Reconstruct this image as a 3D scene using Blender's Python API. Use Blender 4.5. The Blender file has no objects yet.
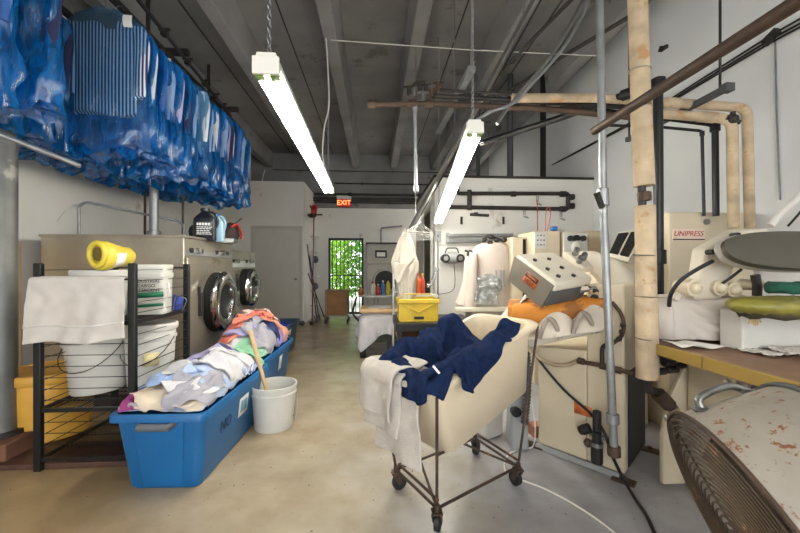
import bpy, math, random
import numpy as np
from mathutils import Vector, Matrix, noise

C = bpy.context.scene.collection
SC = bpy.context.scene
PI = math.pi
R = math.radians

# ------------------------------------------------------------------ camera
EYE = 1.25
FPX = 370.0
YAW = R(3.87)
cam_d = bpy.data.cameras.new('camera')
cam_d.sensor_width = 36.0
cam_d.lens = FPX / 800.0 * 36.0
cam_d.clip_start = 0.05
cam = bpy.data.objects.new('camera', cam_d)
cam.location = (0, 0, EYE)
cam.rotation_euler = (R(90), 0, -YAW)
C.objects.link(cam)
SC.camera = cam

# ------------------------------------------------------------------ world, sun, exposure
SC.view_settings.view_transform = 'Standard'
SC.view_settings.look = 'None'
SC.view_settings.gamma = 1.0
SC.view_settings.use_curve_mapping = False
SC.view_settings.exposure = 0.22
SC.cycles.use_denoising = True
SC.cycles.max_bounces = 10
SC.cycles.diffuse_bounces = 5
SC.cycles.glossy_bounces = 4
SC.cycles.transparent_max_bounces = 40
SC.cycles.sample_clamp_indirect = 8.0
SKY_BACK, SKY_FRONT = 3.6, 5.0
world = bpy.data.worlds.new('sky')
SC.world = world
world.use_nodes = True
wn = world.node_tree.nodes
wl_ = world.node_tree.links
wn['Background'].inputs[0].default_value = (0.93, 0.965, 1.0, 1)
w_tc = wn.new('ShaderNodeTexCoord')
w_sx = wn.new('ShaderNodeSeparateXYZ')
wl_.new(w_tc.outputs['Generated'], w_sx.inputs[0])
w_mr = wn.new('ShaderNodeMapRange')                 # the sky is brighter on the street side of the shop
w_mr.inputs[1].default_value = 0.1
w_mr.inputs[2].default_value = -0.6
w_mr.inputs[3].default_value = SKY_BACK
w_mr.inputs[4].default_value = SKY_FRONT
wl_.new(w_sx.outputs[1], w_mr.inputs[0])
wl_.new(w_mr.outputs[0], wn['Background'].inputs[1])
sun_d = bpy.data.lights.new('sun', 'SUN')
sun_d.energy = 4.0
sun_d.angle = R(2)
sun = bpy.data.objects.new('sun', sun_d)
sun.rotation_euler = (R(15), R(-32), 0)
C.objects.link(sun)
TUBE_POWER = 42.0


# ------------------------------------------------------------------ helpers
CY, SY = math.cos(YAW), math.sin(YAW)


def cw(X, Z, z):
    """camera-frame ground coordinates (X to the side, Z forward) and height -> room coordinates"""
    return Vector((X * CY + Z * SY, -X * SY + Z * CY, z))


def at(px, py, Z):
    return cw((px - 400) / FPX * Z, Z, EYE - (py - 266.5) / FPX * Z)


def ray(px, py):
    return at(px, py, 1.0) - Vector((0, 0, EYE))


def on_y(px, py, y):
    d = ray(px, py)
    return Vector((0, 0, EYE)) + d * (y / d.y)


def on_x(px, py, x):
    d = ray(px, py)
    return Vector((0, 0, EYE)) + d * (x / d.x)


def on_z(px, py, z):
    d = ray(px, py)
    return Vector((0, 0, EYE)) + d * ((z - EYE) / d.z)


def lin(c):
    out = []
    for v in c[:3]:
        v = v / 255.0
        out.append(v / 12.92 if v <= 0.04045 else ((v + 0.055) / 1.055) ** 2.4)
    return tuple(out) + (1.0,)


def material(name, col, rough=0.5, metal=0.0, var=0.1, scale=6.0, bump=0.0, bscale=40.0, stain=None, stain_at=0.62,
             stain_scale=5.0, col2=None, stripes=None, spec=0.5, emit=0.0, transl=0.0):
    m = bpy.data.materials.new(name)
    m.use_nodes = True
    nt = m.node_tree
    n, l = nt.nodes, nt.links
    b = n['Principled BSDF']
    b.inputs['Roughness'].default_value = rough
    b.inputs['Metallic'].default_value = metal
    b.inputs['Specular IOR Level'].default_value = spec
    tc = n.new('ShaderNodeTexCoord')
    base = lin(col)
    c2 = lin(col2) if col2 else tuple(min(1, v * (1 + var)) for v in base[:3]) + (1,)
    c1 = base if col2 else tuple(v * (1 - var) for v in base[:3]) + (1,)
    nz = n.new('ShaderNodeTexNoise')
    nz.inputs['Scale'].default_value = scale
    nz.inputs['Detail'].default_value = 6
    l.new(tc.outputs['Object'], nz.inputs['Vector'])
    rp = n.new('ShaderNodeValToRGB')
    rp.color_ramp.elements[0].position = 0.35
    rp.color_ramp.elements[1].position = 0.65
    rp.color_ramp.elements[0].color = c1
    rp.color_ramp.elements[1].color = c2
    l.new(nz.outputs['Fac'], rp.inputs['Fac'])
    out = rp.outputs['Color']
    if stripes:                                     # (axis, per metre, colour, duty)
        ax, per, scol, duty = stripes
        sx = n.new('ShaderNodeSeparateXYZ')
        l.new(tc.outputs['Object'], sx.inputs[0])
        mu = n.new('ShaderNodeMath'); mu.operation = 'MULTIPLY'; mu.inputs[1].default_value = per
        l.new(sx.outputs[ax], mu.inputs[0])
        fr = n.new('ShaderNodeMath'); fr.operation = 'FRACT'
        l.new(mu.outputs[0], fr.inputs[0])
        lt = n.new('ShaderNodeMath'); lt.operation = 'LESS_THAN'; lt.inputs[1].default_value = duty
        l.new(fr.outputs[0], lt.inputs[0])
        mx = n.new('ShaderNodeMix'); mx.data_type = 'RGBA'
        l.new(lt.outputs[0], mx.inputs[0])
        l.new(out, mx.inputs[6]); mx.inputs[7].default_value = lin(scol)
        out = mx.outputs[2]
    if stain:
        n2 = n.new('ShaderNodeTexNoise')
        n2.inputs['Scale'].default_value = stain_scale
        n2.inputs['Detail'].default_value = 8
        n2.inputs['Roughness'].default_value = 0.65
        l.new(tc.outputs['Object'], n2.inputs['Vector'])
        r2 = n.new('ShaderNodeValToRGB')
        r2.color_ramp.elements[0].position = stain_at
        r2.color_ramp.elements[1].position = min(1, stain_at + 0.06)
        r2.color_ramp.elements[0].color = (0, 0, 0, 1)
        r2.color_ramp.elements[1].color = (1, 1, 1, 1)
        l.new(n2.outputs['Fac'], r2.inputs['Fac'])
        mx = n.new('ShaderNodeMix'); mx.data_type = 'RGBA'
        l.new(r2.outputs['Color'], mx.inputs[0])
        l.new(out, mx.inputs[6]); mx.inputs[7].default_value = lin(stain)
        out = mx.outputs[2]
    l.new(out, b.inputs['Base Color'])
    if bump:
        n3 = n.new('ShaderNodeTexNoise')
        n3.inputs['Scale'].default_value = bscale
        n3.inputs['Detail'].default_value = 4
        l.new(tc.outputs['Object'], n3.inputs['Vector'])
        bp = n.new('ShaderNodeBump')
        bp.inputs['Strength'].default_value = bump
        bp.inputs['Distance'].default_value = 0.02
        l.new(n3.outputs['Fac'], bp.inputs['Height'])
        l.new(bp.outputs['Normal'], b.inputs['Normal'])
    if emit:
        l.new(out, b.inputs['Emission Color'])
        b.inputs['Emission Strength'].default_value = emit
    if transl:
        o = n['Material Output']
        t = n.new('ShaderNodeBsdfTranslucent')
        l.new(out, t.inputs['Color'])
        ms = n.new('ShaderNodeMixShader'); ms.inputs[0].default_value = transl
        l.new(b.outputs[0], ms.inputs[1]); l.new(t.outputs[0], ms.inputs[2])
        l.new(ms.outputs[0], o.inputs['Surface'])
    return m


def plastic_film(name, col, clear, rough=0.16, gloss=0.13):
    """thin tinted plastic: see-through tint + coloured sheet + shine"""
    m = bpy.data.materials.new(name)
    m.use_nodes = True
    nt = m.node_tree
    n, l = nt.nodes, nt.links
    n.remove(n['Principled BSDF'])
    o = n['Material Output']
    tc = n.new('ShaderNodeTexCoord')
    nz = n.new('ShaderNodeTexNoise')
    nz.inputs['Scale'].default_value = 1.0
    nz.inputs['Detail'].default_value = 5
    nz.inputs['Roughness'].default_value = 0.55
    nz.inputs['Distortion'].default_value = 1.0
    mp = n.new('ShaderNodeMapping'); mp.inputs['Scale'].default_value = (22, 22, 5)     # creases run down the film
    l.new(tc.outputs['Object'], mp.inputs['Vector'])
    l.new(mp.outputs[0], nz.inputs['Vector'])
    bp = n.new('ShaderNodeBump'); bp.inputs['Strength'].default_value = 0.8; bp.inputs['Distance'].default_value = 0.02
    l.new(nz.outputs['Fac'], bp.inputs['Height'])
    rp = n.new('ShaderNodeValToRGB')
    c = lin(col)
    rp.color_ramp.elements[0].color = tuple(v * 0.55 for v in c[:3]) + (1,)
    rp.color_ramp.elements[1].color = tuple(min(1, v * 1.5 + 0.01) for v in c[:3]) + (1,)
    rp.color_ramp.elements[0].position = 0.3
    rp.color_ramp.elements[1].position = 0.7
    l.new(nz.outputs['Fac'], rp.inputs['Fac'])
    tr = n.new('ShaderNodeBsdfTransparent')
    tr.inputs[0].default_value = tuple(0.35 * v ** 0.3 + 0.65 * v ** 0.12 if v > 0 else 0.25 for v in c[:3]) + (1,)
    df = n.new('ShaderNodeBsdfDiffuse'); l.new(rp.outputs[0], df.inputs[0]); l.new(bp.outputs[0], df.inputs['Normal'])
    tl = n.new('ShaderNodeBsdfTranslucent'); l.new(rp.outputs[0], tl.inputs[0])
    gl = n.new('ShaderNodeBsdfGlossy'); gl.inputs['Roughness'].default_value = rough; l.new(bp.outputs[0], gl.inputs['Normal'])
    a = n.new('ShaderNodeMixShader'); a.inputs[0].default_value = 0.35
    l.new(df.outputs[0], a.inputs[1]); l.new(tl.outputs[0], a.inputs[2])
    b = n.new('ShaderNodeMixShader'); b.inputs[0].default_value = clear
    l.new(a.outputs[0], b.inputs[1]); l.new(tr.outputs[0], b.inputs[2])
    d = n.new('ShaderNodeMixShader'); d.inputs[0].default_value = gloss
    l.new(b.outputs[0], d.inputs[1]); l.new(gl.outputs[0], d.inputs[2])
    l.new(d.outputs[0], o.inputs['Surface'])
    return m


def root_matrix(o):
    m = Matrix.Identity(4)
    while o is not None:
        m = (Matrix.Translation(o.location) @ o.rotation_euler.to_matrix().to_4x4()) @ m
        o = o.parent
    return m


def catmull(pts, k=6, closed=False):
    P = [Vector(p) for p in pts]
    n = len(P)
    out = []
    rng = range(n if closed else n - 1)
    for i in rng:
        if closed:
            a, b, c, d = P[i - 1], P[i], P[(i + 1) % n], P[(i + 2) % n]
        else:
            a, b, c, d = P[max(i - 1, 0)], P[i], P[i + 1], P[min(i + 2, n - 1)]
        for j in range(k):
            t = j / k
            out.append(0.5 * ((2 * b) + (c - a) * t + (2 * a - 5 * b + 4 * c - d) * t * t + (3 * b - a - 3 * c + d) * t ** 3))
    if not closed:
        out.append(P[-1])
    return out


class MB:
    def __init__(s):
        s.v, s.f, s.mi = [], [], []
        s.cur = 0

    def add(s, vs, fs):
        k = len(s.v)
        s.v += [Vector(v) for v in vs]
        s.f += [tuple(i + k for i in f) for f in fs]
        s.mi += [s.cur] * len(fs)
        return s

    def hexa(s, p):                                  # 4 bottom (ccw) then 4 top
        return s.add(p, [(3, 2, 1, 0), (4, 5, 6, 7), (0, 1, 5, 4), (1, 2, 6, 5), (2, 3, 7, 6), (3, 0, 4, 7)])

    def box(s, c, d, M=None):
        c = Vector(c)
        x, y, z = d[0] / 2, d[1] / 2, d[2] / 2
        p = [Vector(q) for q in ((-x, -y, -z), (x, -y, -z), (x, y, -z), (-x, y, -z), (-x, -y, z), (x, -y, z), (x, y, z), (-x, y, z))]
        if M is not None:
            p = [M @ q for q in p]
        return s.hexa([c + q for q in p])

    def span(s, a, b):                               # box from corner to corner
        a, b = Vector(a), Vector(b)
        return s.box((a + b) / 2, [abs(b[i] - a[i]) for i in range(3)])

    def bar(s, a, b, w, h, up=(0, 0, 1)):            # rectangular bar from a to b
        a, b = Vector(a), Vector(b)
        d = (b - a).normalized()
        u = Vector(up)
        if abs(d.dot(u)) > 0.98:
            u = Vector((1, 0, 0))
        sd = d.cross(u).normalized()
        u = sd.cross(d).normalized()
        q = []
        for p in (a, b):
            q += [p - sd * w / 2 - u * h / 2, p + sd * w / 2 - u * h / 2, p + sd * w / 2 + u * h / 2, p - sd * w / 2 + u * h / 2]
        return s.hexa(q)

    def ring(s, loops, closed=True, caps=True):
        n = len(loops[0])
        vs, fs = [], []
        for L in loops:
            vs += L
        for i in range(len(loops) - 1):
            for j in range(n if closed else n - 1):
                k = (j + 1) % n
                fs.append((i * n + j, i * n + k, (i + 1) * n + k, (i + 1) * n + j))
        if caps and closed:
            fs.append(tuple(reversed(range(n))))
            fs.append(tuple((len(loops) - 1) * n + j for j in range(n)))
        return s.add(vs, fs)

    def tube(s, pts, r, n=10, caps=True, closed=False):
        P = [Vector(p) for p in pts]
        rad = r if isinstance(r, (list, tuple)) else [r] * len(P)
        m = len(P)
        T = []
        for i in range(m):
            if closed:
                d = P[(i + 1) % m] - P[i - 1]
            else:
                d = P[min(i + 1, m - 1)] - P[max(i - 1, 0)]
            T.append(d.normalized() if d.length > 1e-9 else Vector((0, 0, 1)))
        u = Vector((0, 0, 1)) if abs(T[0].z) < 0.9 else Vector((1, 0, 0))
        loops = []
        for i in range(m):
            u = (u - T[i] * u.dot(T[i])).normalized()
            w = T[i].cross(u)
            loops.append([P[i] + (u * math.cos(2 * PI * j / n) + w * math.sin(2 * PI * j / n)) * rad[i] for j in range(n)])
        if closed:
            loops.append(loops[0])
        return s.ring(loops, True, caps and not closed)

    def cyl(s, a, b, r, r2=None, n=16, caps=True):
        return s.tube([a, b], [r, r if r2 is None else r2], n, caps)

    def lathe(s, prof, M=None, n=28, sx=1.0, sy=1.0):
        M = M if M is not None else Matrix.Identity(4)
        if not isinstance(M, Matrix):
            M = Matrix.Translation(Vector(M))
        loops = [[M @ Vector((r * sx * math.cos(2 * PI * j / n), r * sy * math.sin(2 * PI * j / n), z)) for j in range(n)] for r, z in prof]
        return s.ring(loops, True, True)

    def prism(s, pts, vec):
        vec = Vector(vec)
        P = [Vector(p) for p in pts]
        n = len(P)
        fs = [tuple(reversed(range(n))), tuple(n + i for i in range(n))]
        fs += [(i, (i + 1) % n, n + (i + 1) % n, n + i) for i in range(n)]
        return s.add(P + [p + vec for p in P], fs)

    def grid(s, P):
        n, m = len(P), len(P[0])
        vs = [Vector(p) for row in P for p in row]
        return s.add(vs, [(i * m + j, i * m + j + 1, (i + 1) * m + j + 1, (i + 1) * m + j) for i in range(n - 1) for j in range(m - 1)])

    def ball(s, c, r, n=16, M=None):
        r = (r, r, r) if not isinstance(r, (list, tuple)) else r
        c = Vector(c)
        loops = []
        k = max(6, n // 2)
        for i in range(k + 1):
            t = PI * (0.02 + 0.96 * i / k)
            L = []
            for j in range(n):
                q = Vector((r[0] * math.sin(t) * math.cos(2 * PI * j / n), r[1] * math.sin(t) * math.sin(2 * PI * j / n), -r[2] * math.cos(t)))
                L.append(c + (M @ q if M is not None else q))
            loops.append(L)
        return s.ring(loops)

    def build(s, name, mat, parent=None, world=True, bevel=0.0, seg=2, sub=0, solid=0.0, sharp=38, keep_origin=False, flat=False):
        me = bpy.data.meshes.new(name)
        vs = s.v
        org = None
        if parent is not None and world:
            inv = root_matrix(parent).inverted()
            vs = [inv @ v for v in vs]
        elif parent is None and not keep_origin:
            lo = [min(v[i] for v in vs) for i in range(3)]
            hi = [max(v[i] for v in vs) for i in range(3)]
            org = Vector(((lo[0] + hi[0]) / 2, (lo[1] + hi[1]) / 2, lo[2]))
            vs = [v - org for v in vs]
        me.from_pydata([tuple(v) for v in vs], [], s.f)
        for mm in (mat if isinstance(mat, (list, tuple)) else [mat]):
            me.materials.append(mm)
        if isinstance(mat, (list, tuple)):
            me.polygons.foreach_set('material_index', s.mi)
        me.validate()
        import bmesh
        bm = bmesh.new(); bm.from_mesh(me)
        bmesh.ops.recalc_face_normals(bm, faces=bm.faces)
        bm.to_mesh(me); bm.free()
        if not flat:
            me.polygons.foreach_set('use_smooth', [True] * len(me.polygons))
            me.set_sharp_from_angle(angle=R(sharp))
        o = bpy.data.objects.new(name, me)
        C.objects.link(o)
        if org is not None:
            o.location = org
        if parent is not None:
            o.parent = parent
        if solid:
            md = o.modifiers.new('thick', 'SOLIDIFY'); md.thickness = solid; md.offset = 0
        if bevel:
            md = o.modifiers.new('edge', 'BEVEL'); md.width = bevel; md.segments = seg; md.limit_method = 'ANGLE'; md.angle_limit = R(40)
            md.harden_normals = False
        if sub:
            md = o.modifiers.new('smooth', 'SUBSURF'); md.levels = sub; md.render_levels = sub
        return o


def tag(o, label, cat, group=None, kind=None):
    o['label'] = label
    o['category'] = cat
    if group:
        o['group'] = group
    if kind:
        o['kind'] = kind
    return o


def thing(name, label, cat, loc=(0, 0, 0), rz=0.0, group=None):
    o = bpy.data.objects.new(name, None)
    o.empty_display_size = 0.1
    C.objects.link(o)
    o.location = Vector(loc)
    o.rotation_euler = (0, 0, rz)
    return tag(o, label, cat, group)


def struct(name, mb, mat, **k):
    o = mb.build(name, mat, **k)
    o['kind'] = 'structure'
    return o


def copy_tree(o, loc=None, rz=None, parent=None, label=None):
    c = o.copy()
    C.objects.link(c)
    if parent is not None:
        c.parent = parent
    if loc is not None:
        c.location = Vector(loc)
    if rz is not None:
        c.rotation_euler = (0, 0, rz)
    if label:
        c['label'] = label
    for ch in list(o.children):
        copy_tree(ch, parent=c)
    return c


def words_on(name, s, size, M, mat, parent, depth=0.0008, align='CENTER'):
    """lettering as a mesh part; M places the text's own x/y plane in the room"""
    cu = bpy.data.curves.new(name, 'FONT')
    cu.body = s
    cu.size = size
    cu.align_x = align
    cu.align_y = 'CENTER'
    cu.extrude = depth
    t = bpy.data.objects.new(name + '_curve', cu)
    C.objects.link(t)
    dg = bpy.context.evaluated_depsgraph_get()
    me = bpy.data.meshes.new_from_object(t.evaluated_get(dg))
    bpy.data.objects.remove(t)
    me.transform(root_matrix(parent).inverted() @ M)
    me.materials.clear()
    me.materials.append(mat)
    o = bpy.data.objects.new(name, me)
    C.objects.link(o)
    o.parent = parent
    return o


def frame(origin, xdir, ydir):
    x = Vector(xdir).normalized()
    z = x.cross(Vector(ydir)).normalized()
    y = z.cross(x)
    M = Matrix((x, y, z)).transposed().to_4x4()
    return Matrix.Translation(Vector(origin)) @ M


def chain_mb(a, b, link=0.032, r=0.0024):
    a, b = Vector(a), Vector(b)
    mb = MB()
    d = (b - a)
    n = max(2, int(d.length / (link * 0.72)))
    dn = d.normalized()
    u = dn.orthogonal().normalized()
    w = dn.cross(u)
    for i in range(n):
        c = a + d * ((i + 0.5) / n)
        s = u if i % 2 else w
        pts = [c + dn * math.cos(t) * link / 2 + s * math.sin(t) * link * 0.26 for t in [2 * PI * j / 8 for j in range(8)]]
        mb.tube(pts, r, 4, closed=True)
    return mb


# ------------------------------------------------------------------ a small cloth solver
def folds(rng, n, m, lx, ly, amp, fmin=16, fmax=44):
    """random sharp fold ridges over a sheet, 0..amp"""
    u = np.linspace(-0.5, 0.5, n)[:, None] * lx * np.ones((1, m))
    v = np.linspace(-0.5, 0.5, m)[None, :] * ly * np.ones((n, 1))
    r = np.zeros((n, m))
    for k in range(5):
        a, f, ph = rng.uniform(0, 6.28), rng.uniform(fmin, fmax), rng.uniform(0, 6.28)
        wx = 0.5 * np.sin(u * rng.uniform(-14, 14) + v * rng.uniform(-14, 14) + ph)
        x = (u * math.cos(a) + v * math.sin(a)) * f * 0.5 + ph + 1.6 * wx
        r += (1 - np.abs(np.sin(x))) ** 1.5 * rng.uniform(0.4, 1.0)
    r -= r.min()
    return r / r.max() * amp


def cloth(P, lx, ly, collide, steps=60, iters=5, dt=0.022, damp=0.965, bend=0.35, friction=0.6, grav=9.8, lift=None, pin=None):
    P = np.array(P, float)
    if lift is None:
        lift = np.zeros(P.shape[:2])
    n, m = P.shape[:2]
    hx, hy = lx / (n - 1), ly / (m - 1)
    hd = math.hypot(hx, hy)
    S = slice
    B = []
    for o in (0, 1):
        k = (n - 1 - o + 1) // 2
        B.append(((S(o, o + 2 * k, 2), S(None)), (S(o + 1, o + 1 + 2 * k, 2), S(None)), hx, 1.0))
        k2 = (m - 1 - o + 1) // 2
        B.append(((S(None), S(o, o + 2 * k2, 2)), (S(None), S(o + 1, o + 1 + 2 * k2, 2)), hy, 1.0))
        B.append(((S(o, o + 2 * k, 2), S(0, m - 1)), (S(o + 1, o + 1 + 2 * k, 2), S(1, m)), hd, 0.7))
        B.append(((S(o, o + 2 * k, 2), S(1, m)), (S(o + 1, o + 1 + 2 * k, 2), S(0, m - 1)), hd, 0.7))
    for o in range(4):
        a = P[o:n - 2:4]
        if len(a):
            B.append(((S(o, n - 2, 4), S(None)), (S(o + 2, n, 4), S(None)), 2 * hx, bend))
        a = P[:, o:m - 2:4]
        if a.shape[1]:
            B.append(((S(None), S(o, m - 2, 4)), (S(None), S(o + 2, m, 4)), 2 * hy, bend))
    V = np.zeros_like(P)
    for st in range(steps):
        V[..., 2] -= grav * dt
        V *= damp
        Q = P + V * dt
        for it in range(iters):
            for sa, sb, L, k in B:
                a, b = Q[sa], Q[sb]
                if a.shape != b.shape:
                    q = min(a.shape[0], b.shape[0]); a = a[:q]; b = b[:q]
                d = b - a
                l = np.sqrt((d * d).sum(-1, keepdims=True)) + 1e-9
                cr = d * ((l - L) / l * 0.5 * k)
                a += cr
                b -= cr
        Q[..., 2] -= lift
        hit = collide(Q)
        Q[..., 2] += lift
        Q[hit] = P[hit] + (Q[hit] - P[hit]) * np.array([1 - friction, 1 - friction, 1.0])
        if pin is not None:
            Q[pin][..., :2] = P[pin][..., :2]
        V = (Q - P) / dt
        sp = np.sqrt((V * V).sum(-1, keepdims=True)) + 1e-9
        V *= np.minimum(1.0, 3.0 / sp)
        V[hit] *= 0.4
        P = Q
    for k in range(2):                               # iron out the stitch-level jitter
        G = np.pad(P, ((1, 1), (1, 1), (0, 0)), mode='edge')
        P = P * 0.5 + (G[:-2, 1:-1] + G[2:, 1:-1] + G[1:-1, :-2] + G[1:-1, 2:]) * 0.125
    return P


def crumple_start(rng, n, m, lx, ly, shrink, amp, centre, rot, z0):
    u = np.linspace(-0.5, 0.5, n)[:, None] * lx * shrink * np.ones((1, m))
    v = np.linspace(-0.5, 0.5, m)[None, :] * ly * shrink * np.ones((n, 1))
    w = np.zeros((n, m)); du = np.zeros((n, m)); dv = np.zeros((n, m))
    for k in range(7):
        fx, fy, ph = rng.uniform(-22, 22), rng.uniform(-22, 22), rng.uniform(0, 6.28)
        w += np.sin(u * fx + v * fy + ph) * amp / 2.5
        du += np.sin(v * fx + u * fy + ph * 2) * 0.012
        dv += np.cos(v * fy - u * fx + ph) * 0.012
    u, v = u + du, v + dv
    c, s = math.cos(rot), math.sin(rot)
    return np.stack([centre[0] + u * c - v * s, centre[1] + u * s + v * c, z0 + w], -1)


class Heap:
    """a soft heap in a bin: the bin's inside is a height field that grows with each garment laid on it"""
    def __init__(s, U, V, base, rim, n=60):
        s.U, s.V, s.rim, s.n = U, V, rim, n
        g = np.linspace(-1, 1, n)
        s.H = np.array([[base(a * U, b * V) for b in g] for a in g])

    def h(s, u, v):
        a = np.clip((u / s.U + 1) / 2 * (s.n - 1), 0, s.n - 1.001)
        b = np.clip((v / s.V + 1) / 2 * (s.n - 1), 0, s.n - 1.001)
        i, j = a.astype(int), b.astype(int)
        fa, fb = a - i, b - j
        H = s.H
        return H[i, j] * (1 - fa) * (1 - fb) + H[i + 1, j] * fa * (1 - fb) + H[i, j + 1] * (1 - fa) * fb + H[i + 1, j + 1] * fa * fb

    def collide(s, Q):
        u, v, z = Q[..., 0], Q[..., 1], Q[..., 2]
        inside = (np.abs(u) < s.U) & (np.abs(v) < s.V)
        h = s.h(u, v) + 0.004
        pen = h - z
        side = np.minimum(s.U - np.abs(u), s.V - np.abs(v))
        up = inside & (pen > 0) & ((pen < side * 1.6) | (side > 0.05))
        sd = inside & (pen > 0) & ~up
        z[up] = h[up]
        ex = 0.06 * np.clip((z - s.rim) / 0.08, 0, 1) + 0.001
        bu = np.abs(u) > s.U + ex
        bv = np.abs(v) > s.V + ex
        u[bu] = (np.sign(u) * (s.U + ex))[bu]
        v[bv] = (np.sign(v) * (s.V + ex))[bv]
        low = ~inside & (z < s.rim + 0.006)
        z[low] = s.rim + 0.006
        du, dv = s.U - np.abs(u), s.V - np.abs(v)
        m1 = sd & (du < dv)
        m2 = sd & ~(du < dv)
        u[m1] = np.sign(u[m1]) * s.U
        v[m2] = np.sign(v[m2]) * s.V
        return up | sd | low

    def settle(s, P):
        n = s.n
        a = np.clip(np.rint((P[..., 0] / s.U + 1) / 2 * (n - 1)), -1, n).astype(int).ravel()
        b = np.clip(np.rint((P[..., 1] / s.V + 1) / 2 * (n - 1)), -1, n).astype(int).ravel()
        z = P[..., 2].ravel()
        ok = (a >= 0) & (a < n) & (b >= 0) & (b < n)
        np.maximum.at(s.H, (a[ok], b[ok]), z[ok] - 0.004)
        H = s.H
        for k in range(2):
            G = np.pad(H, 1, mode='edge')
            H2 = (G[1:-1, 1:-1] * 2 + G[:-2, 1:-1] + G[2:, 1:-1] + G[1:-1, :-2] + G[1:-1, 2:]) / 6
            H[:] = np.maximum(H * 0.4 + H2 * 0.6, H2)

    def drop(s, rng, uv, lx, ly, rot, shrink=0.55, amp=0.05, n=30, steps=55):
        m = max(12, int(n * ly / lx))
        z0 = float(s.h(np.array([uv[0]]), np.array([uv[1]]))[0]) + 0.06
        P = crumple_start(rng, n, m, lx, ly, shrink, amp * 0.4, uv, rot, z0)
        lf = folds(rng, n, m, lx, ly, amp * 0.9)
        P[..., 2] += lf
        P = cloth(P, lx, ly, s.collide, steps=steps, friction=0.8, lift=lf)
        s.settle(P)
        return P


def cloth_obj(name, P, M, mat, parent=None, solid=0.004, sub=1):
    mb = MB()
    mb.grid([[M @ Vector(p) for p in row] for row in P])
    return mb.build(name, mat, parent, solid=solid, sub=sub, sharp=180)
# ------------------------------------------------------------------ materials
def floor_material():
    m = material('painted_concrete_floor', (170, 160, 140), rough=0.3, var=0.12, scale=2.0, bump=0.03, bscale=25, spec=0.45)
    nt = m.node_tree
    n, l = nt.nodes, nt.links
    b = n['Principled BSDF']
    tc = n.new('ShaderNodeTexCoord')
    sx = n.new('ShaderNodeSeparateXYZ')
    l.new(tc.outputs['Object'], sx.inputs[0])
    nz = n.new('ShaderNodeTexNoise'); nz.inputs['Scale'].default_value = 1.6; nz.inputs['Detail'].default_value = 7
    l.new(tc.outputs['Object'], nz.inputs['Vector'])
    # worn tan concrete towards the washers, grey paint left towards the presses
    ad = n.new('ShaderNodeMath'); ad.operation = 'MULTIPLY_ADD'; ad.inputs[1].default_value = 1.6; l.new(nz.outputs['Fac'], ad.inputs[0]); l.new(sx.outputs[0], ad.inputs[2])
    rp = n.new('ShaderNodeValToRGB')
    mr = n.new('ShaderNodeMapRange'); mr.inputs[1].default_value = -1.6; mr.inputs[2].default_value = 2.6
    l.new(ad.outputs[0], mr.inputs[0]); l.new(mr.outputs[0], rp.inputs[0])
    e = rp.color_ramp.elements
    e[0].position = 0.2; e[0].color = lin((156, 134, 102))
    e[1].position = 0.8; e[1].color = lin((172, 172, 178))
    k = e.new(0.5); k.color = lin((172, 160, 140))
    n2 = n.new('ShaderNodeTexNoise'); n2.inputs['Scale'].default_value = 3.2; n2.inputs['Detail'].default_value = 7; n2.inputs['Roughness'].default_value = 0.6
    l.new(tc.outputs['Object'], n2.inputs['Vector'])
    r2 = n.new('ShaderNodeValToRGB')
    r2.color_ramp.elements[0].position = 0.3; r2.color_ramp.elements[0].color = (0.5, 0.47, 0.44, 1)
    r2.color_ramp.elements[1].position = 0.72; r2.color_ramp.elements[1].color = (1, 1, 1, 1)
    l.new(n2.outputs['Fac'], r2.inputs[0])
    mx = n.new('ShaderNodeMix'); mx.data_type = 'RGBA'; mx.blend_type = 'MULTIPLY'; mx.inputs[0].default_value = 0.6
    l.new(rp.outputs[0], mx.inputs[6]); l.new(r2.outputs[0], mx.inputs[7])
    n4 = n.new('ShaderNodeTexNoise'); n4.inputs['Scale'].default_value = 38; n4.inputs['Detail'].default_value = 2
    l.new(tc.outputs['Object'], n4.inputs['Vector'])
    r4 = n.new('ShaderNodeValToRGB')
    r4.color_ramp.elements[0].position = 0.71; r4.color_ramp.elements[0].color = (0, 0, 0, 1)
    r4.color_ramp.elements[1].position = 0.75; r4.color_ramp.elements[1].color = (1, 1, 1, 1)
    l.new(n4.outputs['Fac'], r4.inputs[0])
    m4 = n.new('ShaderNodeMix'); m4.data_type = 'RGBA'
    l.new(r4.outputs[0], m4.inputs[0]); l.new(mx.outputs[2], m4.inputs[6]); m4.inputs[7].default_value = lin((84, 74, 62))
    l.new(m4.outputs[2], b.inputs['Base Color'])
    b.inputs['Roughness'].default_value = 0.27
    return m


M_FLOOR = floor_material()
M_WALL = material('white_wall_paint', (224, 221, 215), rough=0.7, var=0.04, scale=1.5, stain=(186, 180, 168), stain_at=0.64, stain_scale=2.2, bump=0.02)
M_WALLR = material('painted_tilt_concrete', (226, 227, 229), rough=0.75, var=0.05, scale=1.2, stain=(170, 168, 166), stain_at=0.7, stain_scale=1.8, bump=0.04)
M_CEIL = material('raw_concrete', (143, 141, 141), rough=0.85, var=0.18, scale=1.3, stain=(116, 113, 111), stain_at=0.6, stain_scale=2.5, bump=0.05)
M_TANWALL = material('tan_wall_board', (196, 170, 132), rough=0.6, var=0.06)
M_DOOR = material('door_paint', (196, 192, 184), rough=0.5, var=0.03)
M_TRIM = material('door_trim_paint', (188, 184, 176), rough=0.55, var=0.03)
M_BLACKM = material('black_enamel_metal', (26, 26, 27), rough=0.4, metal=0.3, var=0.2)
M_IRON = material('dark_iron_pipe', (58, 54, 52), rough=0.5, metal=0.5, var=0.25, stain=(96, 66, 46), stain_at=0.66)
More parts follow.
